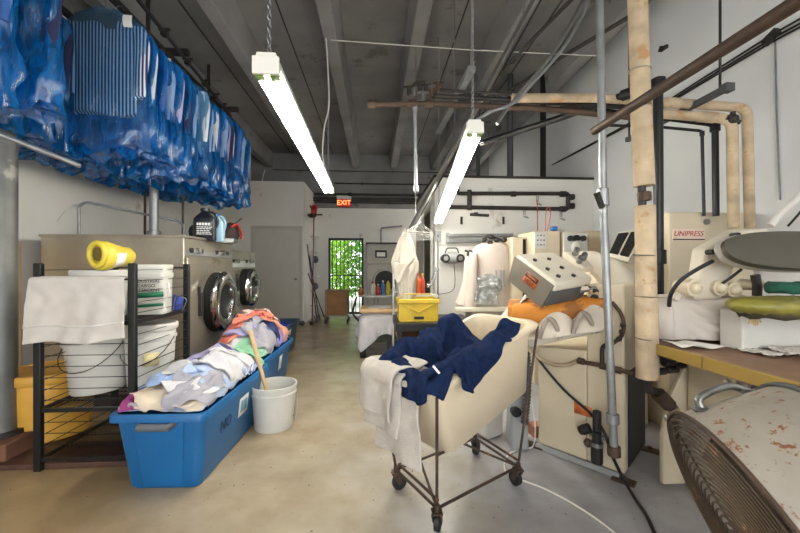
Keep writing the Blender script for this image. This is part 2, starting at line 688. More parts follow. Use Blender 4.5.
M_RUSTPIPE = material('rust_brown_pipe', (76, 59, 48), rough=0.6, metal=0.3, var=0.25, scale=12, stain=(96, 66, 48), stain_at=0.6)
M_STEEL = material('worn_steel', (142, 142, 140), rough=0.35, metal=0.85, var=0.15, bump=0.02)
M_GALV = material('galvanised_pipe', (146, 148, 150), rough=0.42, metal=0.6, var=0.14, scale=12)
M_STAIN = material('stainless_sheet', (166, 158, 144), rough=0.3, metal=0.6, var=0.16, scale=2.5, stain=(128, 118, 100), stain_at=0.6, stain_scale=2)
M_CHROME = material('chrome', (205, 205, 205), rough=0.12, metal=1.0, var=0.04)
M_WRAP = material('cream_pipe_lagging', (188, 168, 140), rough=0.8, var=0.24, scale=7, stain=(176, 136, 92), stain_at=0.58, stain_scale=9, bump=0.15, bscale=14)
M_CREAM = material('cream_enamel', (208, 195, 170), rough=0.4, var=0.05, scale=3, stain=(176, 146, 108), stain_at=0.69, stain_scale=4)
M_CREAM2 = material('light_cream_enamel', (204, 196, 180), rough=0.4, var=0.05, scale=3, stain=(180, 156, 120), stain_at=0.72, stain_scale=4)
M_GREY = material('grey_plastic', (150, 152, 152), rough=0.5, var=0.06)
M_DGREY = material('dark_grey_plastic', (72, 74, 76), rough=0.5, var=0.1)
M_BLACK = material('black_rubber', (22, 22, 23), rough=0.55, var=0.15)
M_WHITEP = material('white_plastic', (206, 204, 198), rough=0.38, var=0.04, stain=(200, 196, 184), stain_at=0.66, transl=0.05)
M_WHITEM = material('white_enamel', (206, 206, 204), rough=0.35, var=0.03)
M_RED = material('red_plastic', (168, 32, 30), rough=0.45, var=0.1)
M_YELLOW = material('yellow_plastic', (204, 184, 62), rough=0.4, var=0.08, stain=(190, 160, 40), stain_at=0.65)
M_WOOD = material('pale_wood', (196, 164, 120), rough=0.6, var=0.12, scale=9)
M_BROWN = material('red_brown_wood', (74, 48, 38), rough=0.6, var=0.2)
M_CARD = material('brown_cardboard', (160, 118, 78), rough=0.8, var=0.12)
M_TUBE = material('lit_fluorescent_tube', (255, 252, 240), rough=0.4, var=0.0, emit=TUBE_POWER)
M_WIRE = material('white_cable', (214, 210, 204), rough=0.5, var=0.04)
M_CLOTHW = material('white_cotton', (206, 200, 194), rough=0.9, var=0.05, scale=10, bump=0.05, bscale=150, transl=0.12)

# ------------------------------------------------------------------ the room
XL, XR, YB, YF, ZC = -3.1, 2.97, 9.6, -3.4, 4.1
struct('floor', MB().span((XL, YF, -0.1), (XR, YB + 0.12, 0)), M_FLOOR, keep_origin=True)
struct('ceiling', MB().span((XL - 0.12, YF, ZC), (XR + 0.12, YB + 0.12, ZC + 0.12)), M_CEIL, keep_origin=True)
for xs in (-2.65, -1.6, -0.49, 0.47, 1.5, 2.5):
    mb = MB()
    mb.prism([(xs - 0.075, YF, ZC - 0.36), (xs + 0.075, YF, ZC - 0.36), (xs + 0.11, YF, ZC), (xs - 0.11, YF, ZC)], (0, YB - YF, 0))
    struct('ceiling_beam', mb, M_CEIL, bevel=0.012)
for xs in (-2.1, -1.06, 1.0, 2.0):
    struct('ceiling_trim_1', MB().span((xs - 0.008, YF, ZC - 0.006), (xs + 0.008, YB, ZC)), M_IRON)
struct('wall_left', MB().span((XL - 0.12, YF, 0), (XL, YB, ZC)), M_WALL, keep_origin=True)
struct('wall_right', MB().span((XR, YF, 0), (XR + 0.12, YB, ZC)), M_WALLR, keep_origin=True)
# gate opening in the back wall
g0, g1 = on_y(328.5, 238, YB), on_y(363.5, 238, YB)
GX0, GX1, GZ = g0.x, g1.x, g0.z
mb = MB()
mb.span((XL - 0.12, YB, 0), (GX0, YB + 0.15, 2.75)).span((GX1, YB, 0), (XR + 0.12, YB + 0.15, 2.75)).span((GX0, YB, GZ), (GX1, YB + 0.15, 2.75))
struct('wall_back', mb, M_WALL, keep_origin=True)
struct('wall_back_upper', MB().span((XL - 0.12, YB - 0.1, 2.75), (XR + 0.12, YB + 0.15, ZC)), M_CEIL, keep_origin=True)
struct('trim_1', MB().span((XL, YB - 0.2, 2.9), (XR, YB - 0.1, 3.0)), M_IRON)
# front of the shop, behind the camera: shop-front openings with daylight
mb = MB()
mb.span((XL - 0.12, YF - 0.15, 0), (XL + 0.5, YF, ZC)).span((XR - 0.5, YF - 0.15, 0), (XR + 0.12, YF, ZC)).span((XL + 0.5, YF - 0.15, 2.9), (XR - 0.5, YF, ZC))
struct('wall_front', mb, M_WALL, keep_origin=True)
# closet in the far corner with its door
CX, CYY, CZ = -1.544, 8.19, 3.1
struct('wall_closet', MB().span((XL, CYY, 0), (CX, YB, CZ)), M_WALL, keep_origin=True)
a, b = on_y(254.5, 229, CYY), on_y(299.5, 229, CYY)
d = MB().span((a.x, CYY - 0.02, 0.01), (b.x, CYY, a.z))
d1 = struct('door_1', d, M_DOOR)
f = MB()
f.span((a.x - 0.07, CYY - 0.035, 0), (a.x, CYY, a.z + 0.07)).span((b.x, CYY - 0.035, 0), (b.x + 0.07, CYY, a.z + 0.07)).span((a.x, CYY - 0.035, a.z), (b.x, CYY, a.z + 0.07))
fr_ = f.build('door_frame', M_TRIM, d1, bevel=0.006)
k = MB().ball((b.x - 0.07, CYY - 0.06, 0.98), 0.028).cyl((b.x - 0.07, CYY - 0.06, 0.98), (b.x - 0.07, CYY - 0.02, 0.98), 0.012)
k.build('door_knob', M_STEEL, d1)
# boxed-in room in front of the right wall
BX, BY0, BY1, BZ = 0.793, 4.857, 7.1, 2.43
mb = MB().span((BX, BY0, 0), (XR, BY1, BZ))
struct('wall_inner_room', mb, M_WALL, keep_origin=True)
struct('trim_2', MB().span((BX - 0.02, BY0 - 0.02, BZ), (XR, BY1, BZ + 0.03)), M_IRON)
struct('trim_3', MB().span((BX + 0.02, BY0 - 0.008, 1.52), (XR, BY0, 1.545)), M_TRIM)
a, b = on_x(432, 232, BX), on_x(425, 232, BX)
d3 = struct('door_2', MB().span((BX - 0.012, a.y, 0), (BX, b.y, 2.02)), material('doorway_shade_tone', (58, 50, 46), rough=0.6))  # flat dark panel: shade inside the open doorway is put into its colour
f = MB().span((BX - 0.03, a.y - 0.07, 0), (BX, a.y, 2.09)).span((BX - 0.03, b.y, 0), (BX, b.y + 0.07, 2.09)).span((BX - 0.03, a.y, 2.02), (BX, b.y, 2.09))
f.build('door_frame', M_TRIM, d3)
# tan board low on the left wall
struct('trim_4', MB().span((XL, 1.5, 0.3), (XL + 0.015, 3.45, 1.47)), M_TANWALL)

# ------------------------------------------------------------------ security gate and what lies behind it
gate = struct('door_3', MB().span((GX0, YB - 0.01, 0.02), (GX0 + 0.05, YB + 0.05, GZ)).span((GX1 - 0.05, YB - 0.01, 0.02), (GX1, YB + 0.05, GZ)).span((GX0, YB - 0.01, GZ - 0.06), (GX1, YB + 0.05, GZ)).span((GX0, YB - 0.01, 0.02), (GX1, YB + 0.05, 0.08)), M_BLACKM)
nb = 8
for i in range(nb):
    x = GX0 + 0.05 + (GX1 - GX0 - 0.1) * (i + 0.5) / nb
    MB().bar((x, YB + 0.02, 0.05), (x, YB + 0.02, GZ - 0.03), 0.024, 0.02).build('gate_bar', M_BLACKM, gate)
for z in (0.62, 1.02):
    MB().bar((GX0 + 0.03, YB + 0.02, z), (GX1 - 0.03, YB + 0.02, z), 0.03, 0.02).build('gate_rail', M_BLACKM, gate)
struct('ground_outside', MB().span((-9, YB + 0.15, -0.1), (9, 22, -0.02)), material('pale_paving', (200, 198, 190), rough=0.8, var=0.1), keep_origin=True)
struct('ground_front', MB().span((-9, -12, -0.1), (9, YF, -0.02)), material('pale_pavement', (190, 188, 182), rough=0.8, var=0.1), keep_origin=True)
M_LEAF = [material('leaf_green_%d' % i, c, rough=0.5, var=0.25, scale=3, transl=0.35) for i, c in enumerate([(96, 150, 44), (140, 186, 60), (60, 112, 36)])]
M_BARK = material('bark', (110, 90, 66), rough=0.9, var=0.2)


def bush(name, label, loc, h, w, mat, seed):
    rg = random.Random(seed)
    t = thing(name, label, 'tree', loc, 0, 'trees beyond the security gate')
    tr = MB()
    for k in range(5):
        a_ = rg.uniform(0, 6.28)
        tr.tube(catmull([Vector(loc), Vector(loc) + Vector((math.cos(a_) * w * 0.15, math.sin(a_) * w * 0.15, h * 0.4)), Vector(loc) + Vector((math.cos(a_) * w * 0.4, math.sin(a_) * w * 0.4, h * 0.85))], 5), [0.03 - 0.0025 * q for q in range(11)], 6)
    tr.build('trunk', M_BARK, t)
    lf = MB()
    for k in range(1700):
        a_, rr, z = rg.uniform(0, 6.28), math.sqrt(rg.random()) * w / 2, rg.uniform(0.12, 1.0) * h
        c = Vector(loc) + Vector((math.cos(a_) * rr, math.sin(a_) * rr, z))
        dr = Vector((rg.uniform(-1, 1), rg.uniform(-1, 1), rg.uniform(-0.9, 0.5))).normalized()
        sd = dr.cross(Vector((rg.uniform(-1, 1), rg.uniform(-1, 1), 1))).normalized()
        L, W = rg.uniform(0.12, 0.26), rg.uniform(0.03, 0.06)
        lf.add([c, c + dr * L * 0.5 + sd * W, c + dr * L, c + dr * L * 0.5 - sd * W], [(0, 1, 2, 3)])
    lf.build('foliage', mat, t, flat=True)


for i, (x, y, h, w, mi, lb) in enumerate([(-1.5, 11.6, 2.5, 1.5, 1, 'pale green leafy bush nearest the gate bars'), (-0.3, 12.2, 2.9, 1.7, 0, 'green leafy tree behind the hinge side of the gate'),
                                         (-2.4, 12.6, 3.2, 1.8, 0, 'green leafy tree beside the closet end of the gate'), (-1.2, 13.8, 3.6, 2.2, 2, 'darker green tree at the back seen between gate bars')]):
    bush('leafy_tree', lb, (x, y, -0.02), h, w, M_LEAF[mi], i)


# ------------------------------------------------------------------ fluorescent fixtures
M_BALLAST = material('white_fixture_paint', (232, 230, 222), rough=0.35, var=0.03)
M_GREENY = material('lamp_holder', (120, 150, 80), rough=0.4)


def fluorescent(a, b, label, chains, w=0.11):
    a, b = Vector(a), Vector(b)
    d = (b - a).normalized()
    sd = d.cross(Vector((0, 0, 1))).normalized()
    up = sd.cross(d)
    t = thing('fluorescent_light', label, 'light', (a + b) / 2, 0, 'hanging fluorescent strip lights')
    hb = MB()
    q = []
    for p in (a, b):
        q.append([p - sd * w / 2, p + sd * w / 2, p + sd * w * 0.36 + up * 0.06, p - sd * w * 0.36 + up * 0.06])
    hb.hexa(q[0] + q[1])
    hb.build('housing', M_BALLAST, t, bevel=0.004)
    for p, s_ in ((a, 1), (b, -1)):
        e = MB().bar(p - d * s_ * 0.012, p + d * s_ * 0.004, w, 0.075, up)
        e.build('end_plate', M_BALLAST, t, bevel=0.003)
    for s_ in (-1, 1):
        o = sd * s_ * w * 0.27 - up * 0.026
        MB().cyl(a + d * 0.05 + o, b - d * 0.05 + o, 0.019, n=14).build('tube', M_TUBE, t)
        for p, s2 in ((a, 1), (b, -1)):
            MB().bar(p + d * s2 * 0.01 + o + up * 0.01, p + d * s2 * 0.05 + o + up * 0.01, 0.036, 0.05, up).build('lamp_holder', M_GREENY, t)
    for f_, top in chains:
        p = a + (b - a) * f_ + up * 0.06
        chain_mb(p, (p.x + (top[0] if top else 0), p.y, ZC - 0.01), 0.034, 0.0024).build('chain', M_STEEL, t)
    return t


L1a, L1b = at(266, 66, 1.55), at(329, 190, 4.15)
fluorescent(L1a, L1b, 'lit strip light on chains nearest the bagged shirts', [(0.02, None), (0.97, None)])
L2a, L2b = at(475, 128, 2.36), at(438, 221, 4.7)
fluorescent(L2a, L2b, 'lit strip light sloping down towards the white inner room wall', [(0.03, None), (0.95, None)])
fluorescent((-0.6, -2.6, 2.3), (-0.6, -0.2, 2.3), 'added unseen strip light behind the viewer over the shop floor', [(0.03, None), (0.97, None)])  # unseen lamp, added to brighten the near half of the room
fluorescent((1.9, -2.4, 2.6), (1.9, 0.0, 2.6), 'added unseen strip light behind the viewer over the presses', [(0.03, None), (0.97, None)])  # likewise added out of view, fills the press side
fluorescent((1.7, 7.45, 2.5), (1.7, 9.2, 2.5), 'added fill strip light in the back bay hidden behind the inner room', [(0.03, None), (0.97, None)])  # invented lamp kept out of sight, lifts the dim back wall and closet
# ================================================================== LEFT SIDE
# ------------------------------------------------------------------ column, kerb, curtain of bagged shirts
p = at(3, 300, 2.45)
col = thing('steel_column', 'thick grey steel pipe column rising in front of the mustard drum', 'column', (p.x, p.y, 0.14))
MB().cyl((p.x, p.y, 0.14), (p.x, p.y, ZC), 0.072, n=24).build('shaft', material('dull_column_steel', (112, 112, 110), rough=0.5, metal=0.4, var=0.25, scale=4, stain=(140, 138, 132), stain_at=0.6, stain_scale=5), col)
MB().cyl((p.x, p.y, 0.14), (p.x, p.y, 0.17), 0.11, n=24).build('foot_plate', M_IRON, col)
tag(MB().box((p.x - 0.05, p.y + 0.02, 0.07), (0.42, 0.36, 0.14)).build('concrete_block', material('stained_brick', (104, 70, 54), rough=0.85, var=0.25, bump=0.2), bevel=0.01),
    'reddish brown block under the steel column foot', 'block')
MB_ = MB().span((-3.0, 2.42, 0), (-1.35, 2.72, 0.035))
tag(MB_.build('floor_plank', M_BROWN, bevel=0.005), 'dark reddish plank on the floor under the wire rack', 'plank')
a, b = at(-4, 133, 2.25), at(78, 165, 2.5)
hr = thing('handrail_bar', 'pale grey pipe arm sticking out from the steel column below the bags', 'pipe', a)
MB().cyl(a, b, 0.017, n=14).build('arm', M_GALV, hr)
MB().ball(b, 0.0185).build('end_cap', M_STEEL, hr)

# conveyor the shirts hang from
RX = -2.06
RZ = 3.36
cv = thing('garment_conveyor', 'dark overhead garment conveyor rails carrying the blue bagged shirts', 'conveyor', (RX - 0.2, 3.0, RZ))
for x in (RX - 0.03, RX - 0.54):
    MB().bar((x, -1.0, RZ + 0.03), (x, 5.7, RZ + 0.03), 0.04, 0.05).build('rail', M_IRON, cv)
mb = MB()
pts = [(RX - 0.03, 5.7, RZ + 0.03)] + [(RX - 0.285 + 0.255 * math.cos(t), 5.7 + 0.255 * math.sin(t), RZ + 0.03) for t in [PI * k / 10 for k in range(1, 10)]] + [(RX - 0.54, 5.7, RZ + 0.03)]
mb.tube(pts, 0.025, 8)
mb.build('end_loop', M_IRON, cv)
for y in (1.2, 2.62, 4.0, 5.4):
    MB().bar((RX - 0.75, y, RZ + 0.12), (RX + 0.12, y, RZ + 0.12), 0.05, 0.06).build('cross_arm', M_IRON, cv)
    MB().cyl((RX - 0.285, y, RZ + 0.12), (RX - 0.285, y, ZC), 0.02).build('hanger_rod', M_IRON, cv)
# the grey box beam end over the first shirt
tag(MB().box(at(99, 24, 2.85), (0.3, 0.09, 0.12)).build('motor_box', M_DGREY, bevel=0.006), 'dark grey box on the conveyor above the striped shirt', 'box')
# side support pipe with clamps running past the shoulders
a, b = at(124, -18, 2.62), at(231, 116, 5.35)
sp = thing('guide_pipe', 'black guide pipe with clamps along the shoulders of the bagged shirts', 'pipe', b)
MB().cyl(a, b, 0.017, n=12).build('pipe', M_BLACKM, sp)
for f_ in (0.23, 0.42, 0.6, 0.74, 0.86, 0.95):
    q = a + (b - a) * f_
    c_ = MB().box(q, (0.05, 0.05, 0.06)).cyl(q + Vector((-0.05, 0, 0.03)), q + Vector((0.05, 0, 0.03)), 0.012)
    c_.build('clamp', M_IRON, sp, bevel=0.004)

# ---- bagged shirts
SHIRT = {
    'white': material('white_shirt', (222, 226, 234), rough=0.9, var=0.05, transl=0.1),
    'pale blue': material('pale_blue_shirt', (140, 172, 214), rough=0.9, var=0.08, transl=0.1),
    'lavender': material('lavender_shirt', (176, 170, 208), rough=0.9, var=0.08, transl=0.1),
    'navy': material('navy_shirt', (34, 40, 78), rough=0.9, var=0.15),
    'mid blue': material('mid_blue_shirt', (64, 104, 176), rough=0.9, var=0.1, transl=0.1),
    'grey': material('grey_shirt', (120, 126, 142), rough=0.9, var=0.1),
}
M_STRIPE = material('navy_white_striped_shirt', (30, 44, 92), rough=0.9, var=0.1, stripes=(0, 46, (214, 220, 232), 0.45))
M_BAG = plastic_film('blue_garment_film', (0, 124, 206), 0.46)
M_BAG2 = plastic_film('clear_blue_garment_film', (60, 150, 214), 0.66)
M_BAG3 = plastic_film('nearly_clear_film', (70, 150, 220), 0.82)
M_CLEAR = plastic_film('clear_film', (205, 218, 226), 0.72, gloss=0.2)
M_HANGER = material('hanger_wire', (150, 150, 148), rough=0.3, metal=0.9)
M_TAGP = material('paper_ticket', (232, 230, 224), rough=0.8, var=0.03)


def shirt_mb(rg, w=0.47, L=0.74, t=0.05):
    mb = MB()
    n = 20
    ph = rg.uniform(0, 6)
    loops = []
    prof = [(0.0, 0.13, 0.8), (-0.02, 0.30, 0.8), (-0.045, 0.62, 0.9), (-0.075, 0.9, 1.0), (-0.11, 1.0, 1.0), (-0.25, 0.86, 1.1), (-0.45, 0.84, 1.2), (-0.62, 0.86, 1.2), (-L, 0.88, 1.1)]
    for z, fw, ft in prof:
        L_ = []
        for j in range(n):
            a_ = 2 * PI * j / n
            wv = 1 + 0.16 * math.sin(5 * a_ + ph) * min(1, -z * 3)
            L_.append(Vector((fw * w / 2 * math.copysign(abs(math.cos(a_)) ** 0.8, math.cos(a_)), ft * t / 2 * math.sin(a_) * wv, z + (0.02 * math.sin(3 * a_ + ph) if z <= -L else 0))))
        loops.append(L_)
    mb.ring(loops)
    for s_ in (-1, 1):
        pts = [Vector((s_ * w * 0.42, 0, -0.06)), Vector((s_ * w * 0.50, 0.005, -0.2)), Vector((s_ * w * 0.50, -0.008, -0.4)), Vector((s_ * w * 0.48, -0.012, -0.6))]
        pp = catmull(pts, 4)
        lo = []
        for i, q in enumerate(pp):
            rw = 0.062 - 0.022 * i / len(pp)
            lo.append([q + Vector((rw * math.cos(2 * PI * j / 10), 0.022 * math.sin(2 * PI * j / 10), 0)) for j in range(10)])
        mb.ring(lo)
    return mb


def bag_mb(rg, w=0.60, L=1.0, t=0.10):
    mb = MB()
    n, K = 40, 26
    ph = [rg.uniform(0, 6.28) for _ in range(6)]
    loops = []
    for k in range(K):
        f_ = k / (K - 1)
        z = 0.07 - f_ * (L + 0.07)
        if f_ < 0.14:
            fw = 0.16 + (0.95 - 0.16) * (f_ / 0.14) ** 0.62
        else:
            fw = 0.95 - 0.05 * math.sin((f_ - 0.14) * 3.4)
        ft = 0.5 + 0.6 * min(1, f_ * 2)
        if f_ > 0.72:
            ft += 0.25 * (f_ - 0.72) / 0.28
        L_ = []
        for j in range(n):
            a_ = 2 * PI * j / n
            x = fw * w / 2 * math.copysign(abs(math.cos(a_)) ** 0.75, math.cos(a_))
            y = ft * t / 2 * math.copysign(abs(math.sin(a_)) ** 0.8, math.sin(a_))
            cr = 0.010 * math.sin(7 * a_ + ph[0] + 4 * f_) + 0.007 * math.sin(15 * a_ + ph[1] - 7 * f_)
            wr = noise.noise(Vector((x * 9 + ph[2], y * 30 + ph[3], z * 7))) * (0.022 + 0.05 * max(0, f_ - 0.6) / 0.4)
            k2 = min(1, f_ * 4)
            zz = z
            if f_ > 0.8:
                zz += 0.10 * noise.noise(Vector((x * 9 + ph[4], ph[5], y * 6))) * (f_ - 0.8) / 0.2
            L_.append(Vector((x * (1 + 0.0 * cr) + wr * 0.6 * k2, y + (cr + wr) * k2 * (1 if math.sin(a_) > 0 else -1) * 0.8, zz)))
        loops.append(L_)
    mb.ring(loops, True, False)
    # puckered hem of the film, gathered inwards
    last = loops[-1]
    c = sum(last, Vector()) / n
    inner = [c + (q - c) * 0.35 + Vector((0, 0, 0.05 + 0.03 * noise.noise(q * 20))) for q in last]
    mb.ring([last, inner], True, False)
    return mb


def hanger_mb(w=0.42):
    mb = MB()
    mb.tube([(-w / 2, 0, -0.06), (0, 0, 0.05), (w / 2, 0, -0.06), (-w / 2, 0, -0.06)], 0.003, 5)
    hk = [Vector((0, 0, 0.05)), Vector((0, 0, 0.12))] + [Vector((0.025 - 0.025 * math.cos(t), 0, 0.14 + 0.03 * math.sin(t))) for t in (0.4, 1.2, 2.0, 2.8, 3.4)]
    mb.tube(hk, 0.0025, 5)
    return mb


rg = random.Random(5)
SH_ME = {}
for cname, mt in list(SHIRT.items()) + [('striped', M_STRIPE)]:
    o = shirt_mb(random.Random(len(cname))).build('shirt', mt, keep_origin=True, sharp=60)
    SH_ME[cname] = o.data
    bpy.data.objects.remove(o)
BAG_ME = []
for k in range(7):
    o = bag_mb(random.Random(40 + k)).build('plastic_bag', M_BAG if k < 4 else (M_BAG2 if k < 6 else M_BAG3), keep_origin=True, sharp=180)
    BAG_ME.append(o.data)
    bpy.data.objects.remove(o)
o = hanger_mb().build('hanger', M_HANGER, keep_origin=True)
HG_ME = o.data
bpy.data.objects.remove(o)
tk = MB()
tk.grid([[(x, -0.05 + 0.01 * math.sin(z * 40), z) for x in (0.14, 0.2)] for z in (0.0, -0.03, -0.06, -0.09)])
o = tk.build('ticket', M_TAGP, keep_origin=True)
TK_ME = o.data
bpy.data.objects.remove(o)
ORD = ['first', 'second', 'third', 'fourth', 'fifth', 'sixth', 'seventh', 'eighth', 'ninth', 'tenth', 'eleventh', 'twelfth', 'thirteenth', 'fourteenth', 'fifteenth', 'sixteenth',
       'seventeenth', 'eighteenth', 'nineteenth', 'twentieth', 'twenty-first', 'twenty-second', 'twenty-third', 'twenty-fourth', 'twenty-fifth', 'twenty-sixth']


def bagged(loc, rz, colour, label, bag, group, ticket=False, scale=(1, 1, 1)):
    t = thing('bagged_shirt', label, 'shirt', loc, rz, group)
    for nm, me in (('shirt', SH_ME[colour]), ('plastic_bag', BAG_ME[bag]), ('hanger', HG_ME)) + ((('ticket', TK_ME),) if ticket else ()):
        o_ = bpy.data.objects.new(nm, me)
        C.objects.link(o_)
        o_.parent = t
        if nm != 'hanger':
            o_.scale = scale
    return t


ys, y = [], 2.98
while y < 5.45:
    ys.append(y)
    y += 0.105
GR = 'shirts in blue plastic bags on the conveyor, outer row'
cyc = ['pale blue', 'white', 'mid blue', 'pale blue', 'lavender', 'navy', 'white', 'mid blue', 'pale blue', 'white', 'lavender']
for i, y in enumerate(ys):
    if i == 0:
        bagged((RX, y, 3.16), R(4), 'striped', 'navy and white striped shirt in a blue plastic bag, hanging face on', 6, GR, True, (1.08, 1, 1))
    else:
        cn = cyc[(i - 1) % len(cyc)]
        bagged((RX + rg.uniform(-0.035, 0.04), y, 3.15 + rg.uniform(-0.03, 0.02)), R(rg.uniform(-16, 16)), cn,
               '%s shirt in blue plastic, %s bag behind the striped shirt' % (cn, ORD[i - 1]), rg.choice([0, 1, 2, 3, 4, 5]) if cn in ('white', 'lavender') else rg.choice([0, 1, 2, 3]), GR, i % 3 == 2,
               (1, 1, rg.uniform(0.94, 1.04)))
# the gap in the outer row, then the two bags nearest the viewer
bagged((-2.12, 2.28, 3.14), R(6), 'navy', 'dark trousers in a long crinkled blue bag beside the steel column', 1, GR, False, (1.0, 1.3, 1.0))
bagged((-2.17, 2.12, 3.14), R(-9), 'mid blue', 'blue bag hanging directly in front of the steel column top', 2, GR, False, (1.0, 1.3, 1.02))
bagged((-2.1, 1.62, 3.16), R(10), 'lavender', 'lavender shirt in clear film, frontmost bag above the pipe arm', 4, GR, False, (1.05, 1, 0.97))
GI = 'bagged garments on the inner conveyor row by the wall'
y = 2.2
k = 0
while y < 5.3:
    bagged((RX - 0.53 + rg.uniform(-0.03, 0.03), y, 3.13 + rg.uniform(-0.03, 0.03)), R(rg.uniform(-18, 18)), ['navy', 'mid blue', 'grey', 'pale blue'][k % 4],
           'blue bagged garment of the inner row by the wall, %s from the column' % ORD[k], rg.choice([0, 1, 2, 3]), GI, False, (1.05, 1.3, 1.0))
    y += 0.19
    k += 1

# ------------------------------------------------------------------ washers
def washer(name, label, y0, y1, xf, xb, H, zp0, zp1, dc, dr, depth, panelm):
    """front-loading washer facing the aisle (+x)"""
    t = thing(name, label, 'washing machine', ((xf + xb) / 2, (y0 + y1) / 2, 0), 0, 'stainless front-loading washers')
    b_ = MB().span((xb, y0, 0.12), (xf, y1, H))
    b_.build('cabinet', M_STAIN, t, bevel=0.008)
    MB().span((xb, y0, 0), (xf - 0.02, y1, 0.12)).build('plinth', M_BROWN, t)
    MB().span((xb - 0.01, y0 - 0.012, H - 0.012), (xf + 0.02, y1 + 0.005, H + 0.012)).build('top_lid', M_STAIN, t, bevel=0.004)
    MB().span((xf, y0 + 0.02, 0.3), (xf + 0.025, y1 - 0.02, zp0)).build('front_sheet', M_STAIN, t, bevel=0.01)
    pl = MB()
    pl.hexa([(xf - 0.02, y0 + 0.01, zp0 + 0.02), (xf + 0.01, y0 + 0.01, zp0 + 0.02), (xf + 0.01, y1 - 0.01, zp0 + 0.02), (xf - 0.02, y1 - 0.01, zp0 + 0.02),
             (xf - 0.03, y0 + 0.01, zp1), (xf - 0.012, y0 + 0.01, zp1), (xf - 0.012, y1 - 0.01, zp1), (xf - 0.03, y1 - 0.01, zp1)])
    pn = pl.build('control_panel', panelm, t, bevel=0.004)
    zc_ = (zp0 + zp1) / 2 + 0.005
    for k_, fy in enumerate((0.12, 0.22, 0.3, 0.62, 0.74, 0.88)):
        yy = y0 + (y1 - y0) * fy
        if k_ in (1, 4):
            MB().cyl((xf - 0.01, yy, zc_), (xf + 0.035, yy, zc_ + 0.0), 0.03, n=18).build('dial', M_CHROME, pn)
        else:
            MB().span((xf - 0.01, yy - 0.03, zc_ - 0.022), (xf + 0.012, yy + 0.03, zc_ + 0.022)).build('switch', [M_BLACK, M_WHITEP, M_DGREY][k_ % 3], pn, bevel=0.004)
    cy, cz = dc
    # door: dark boot, chrome ring, glass bowl
    MB().cyl((xf, cy, cz), (xf + depth, cy, cz), dr * 1.0, n=40).build('door_boot', M_BLACK, t)
    prof = [(dr * 0.56, 0.0), (dr * 0.58, 0.03), (dr * 0.68, 0.045), (dr * 0.92, 0.04), (dr * 1.03, 0.015), (dr * 1.04, 0.0)]
    M_ = frame((xf + depth, cy, cz), (0, 1, 0), (0, 0, 1))
    dm = MB()
    n_ = 40
    loops = [[M_ @ Vector((r_ * math.cos(2 * PI * j / n_), r_ * math.sin(2 * PI * j / n_), z_)) for j in range(n_)] for r_, z_ in prof]
    dm.ring(loops, True, False)
    door = dm.build('door_ring', M_CHROME, t)
    gm = MB()
    loops = [[M_ @ Vector((r_ * math.cos(2 * PI * j / n_), r_ * math.sin(2 * PI * j / n_), z_)) for j in range(n_)] for r_, z_ in [(dr * 0.63, 0.012), (dr * 0.5, -0.02), (dr * 0.3, -0.05), (0.01, -0.06)]]
    gm.ring(loops, True, False)
    gm.build('door_glass', material('dark_door_glass', (30, 30, 30), rough=0.08, var=0.1), door)
    MB().bar((xf + depth + 0.05, cy - dr * 0.86, cz + 0.02), (xf + depth + 0.05, cy - dr * 0.86, cz - 0.2), 0.03, 0.03).build('door_handle', M_CHROME, door, bevel=0.005)
    hg = MB().span((xf, cy + dr * 0.95, cz - 0.09), (xf + depth + 0.04, cy + dr * 1.15, cz + 0.09))
    hg.build('hinge', M_DGREY, t, bevel=0.01)
    lk = MB().span((xf + 0.02, cy - dr * 1.25, cz - 0.1), (xf + 0.06, cy - dr * 1.1, cz + 0.12)).span((xf + 0.02, cy - dr * 1.28, cz + 0.1), (xf + 0.05, cy - dr * 1.22, cz + 0.18))
    lk.build('latch', M_IRON, t, bevel=0.008)
    return t


washer('washing_machine', 'large stainless washer beside the wire rack, with wide chrome porthole', 3.42, 4.52, -1.70, -2.9, 1.52, 1.33, 1.46, (4.02, 0.88), 0.31, 0.11,
       material('brushed_panel', (150, 152, 154), rough=0.35, metal=0.4))
washer('washing_machine', 'smaller stainless washer behind the large one, nearest the closet door', 4.58, 5.5, -1.74, -2.85, 1.44, 1.22, 1.41, (5.0, 0.98), 0.24, 0.12,
       material('pale_panel', (206, 208, 208), rough=0.35, metal=0.2))


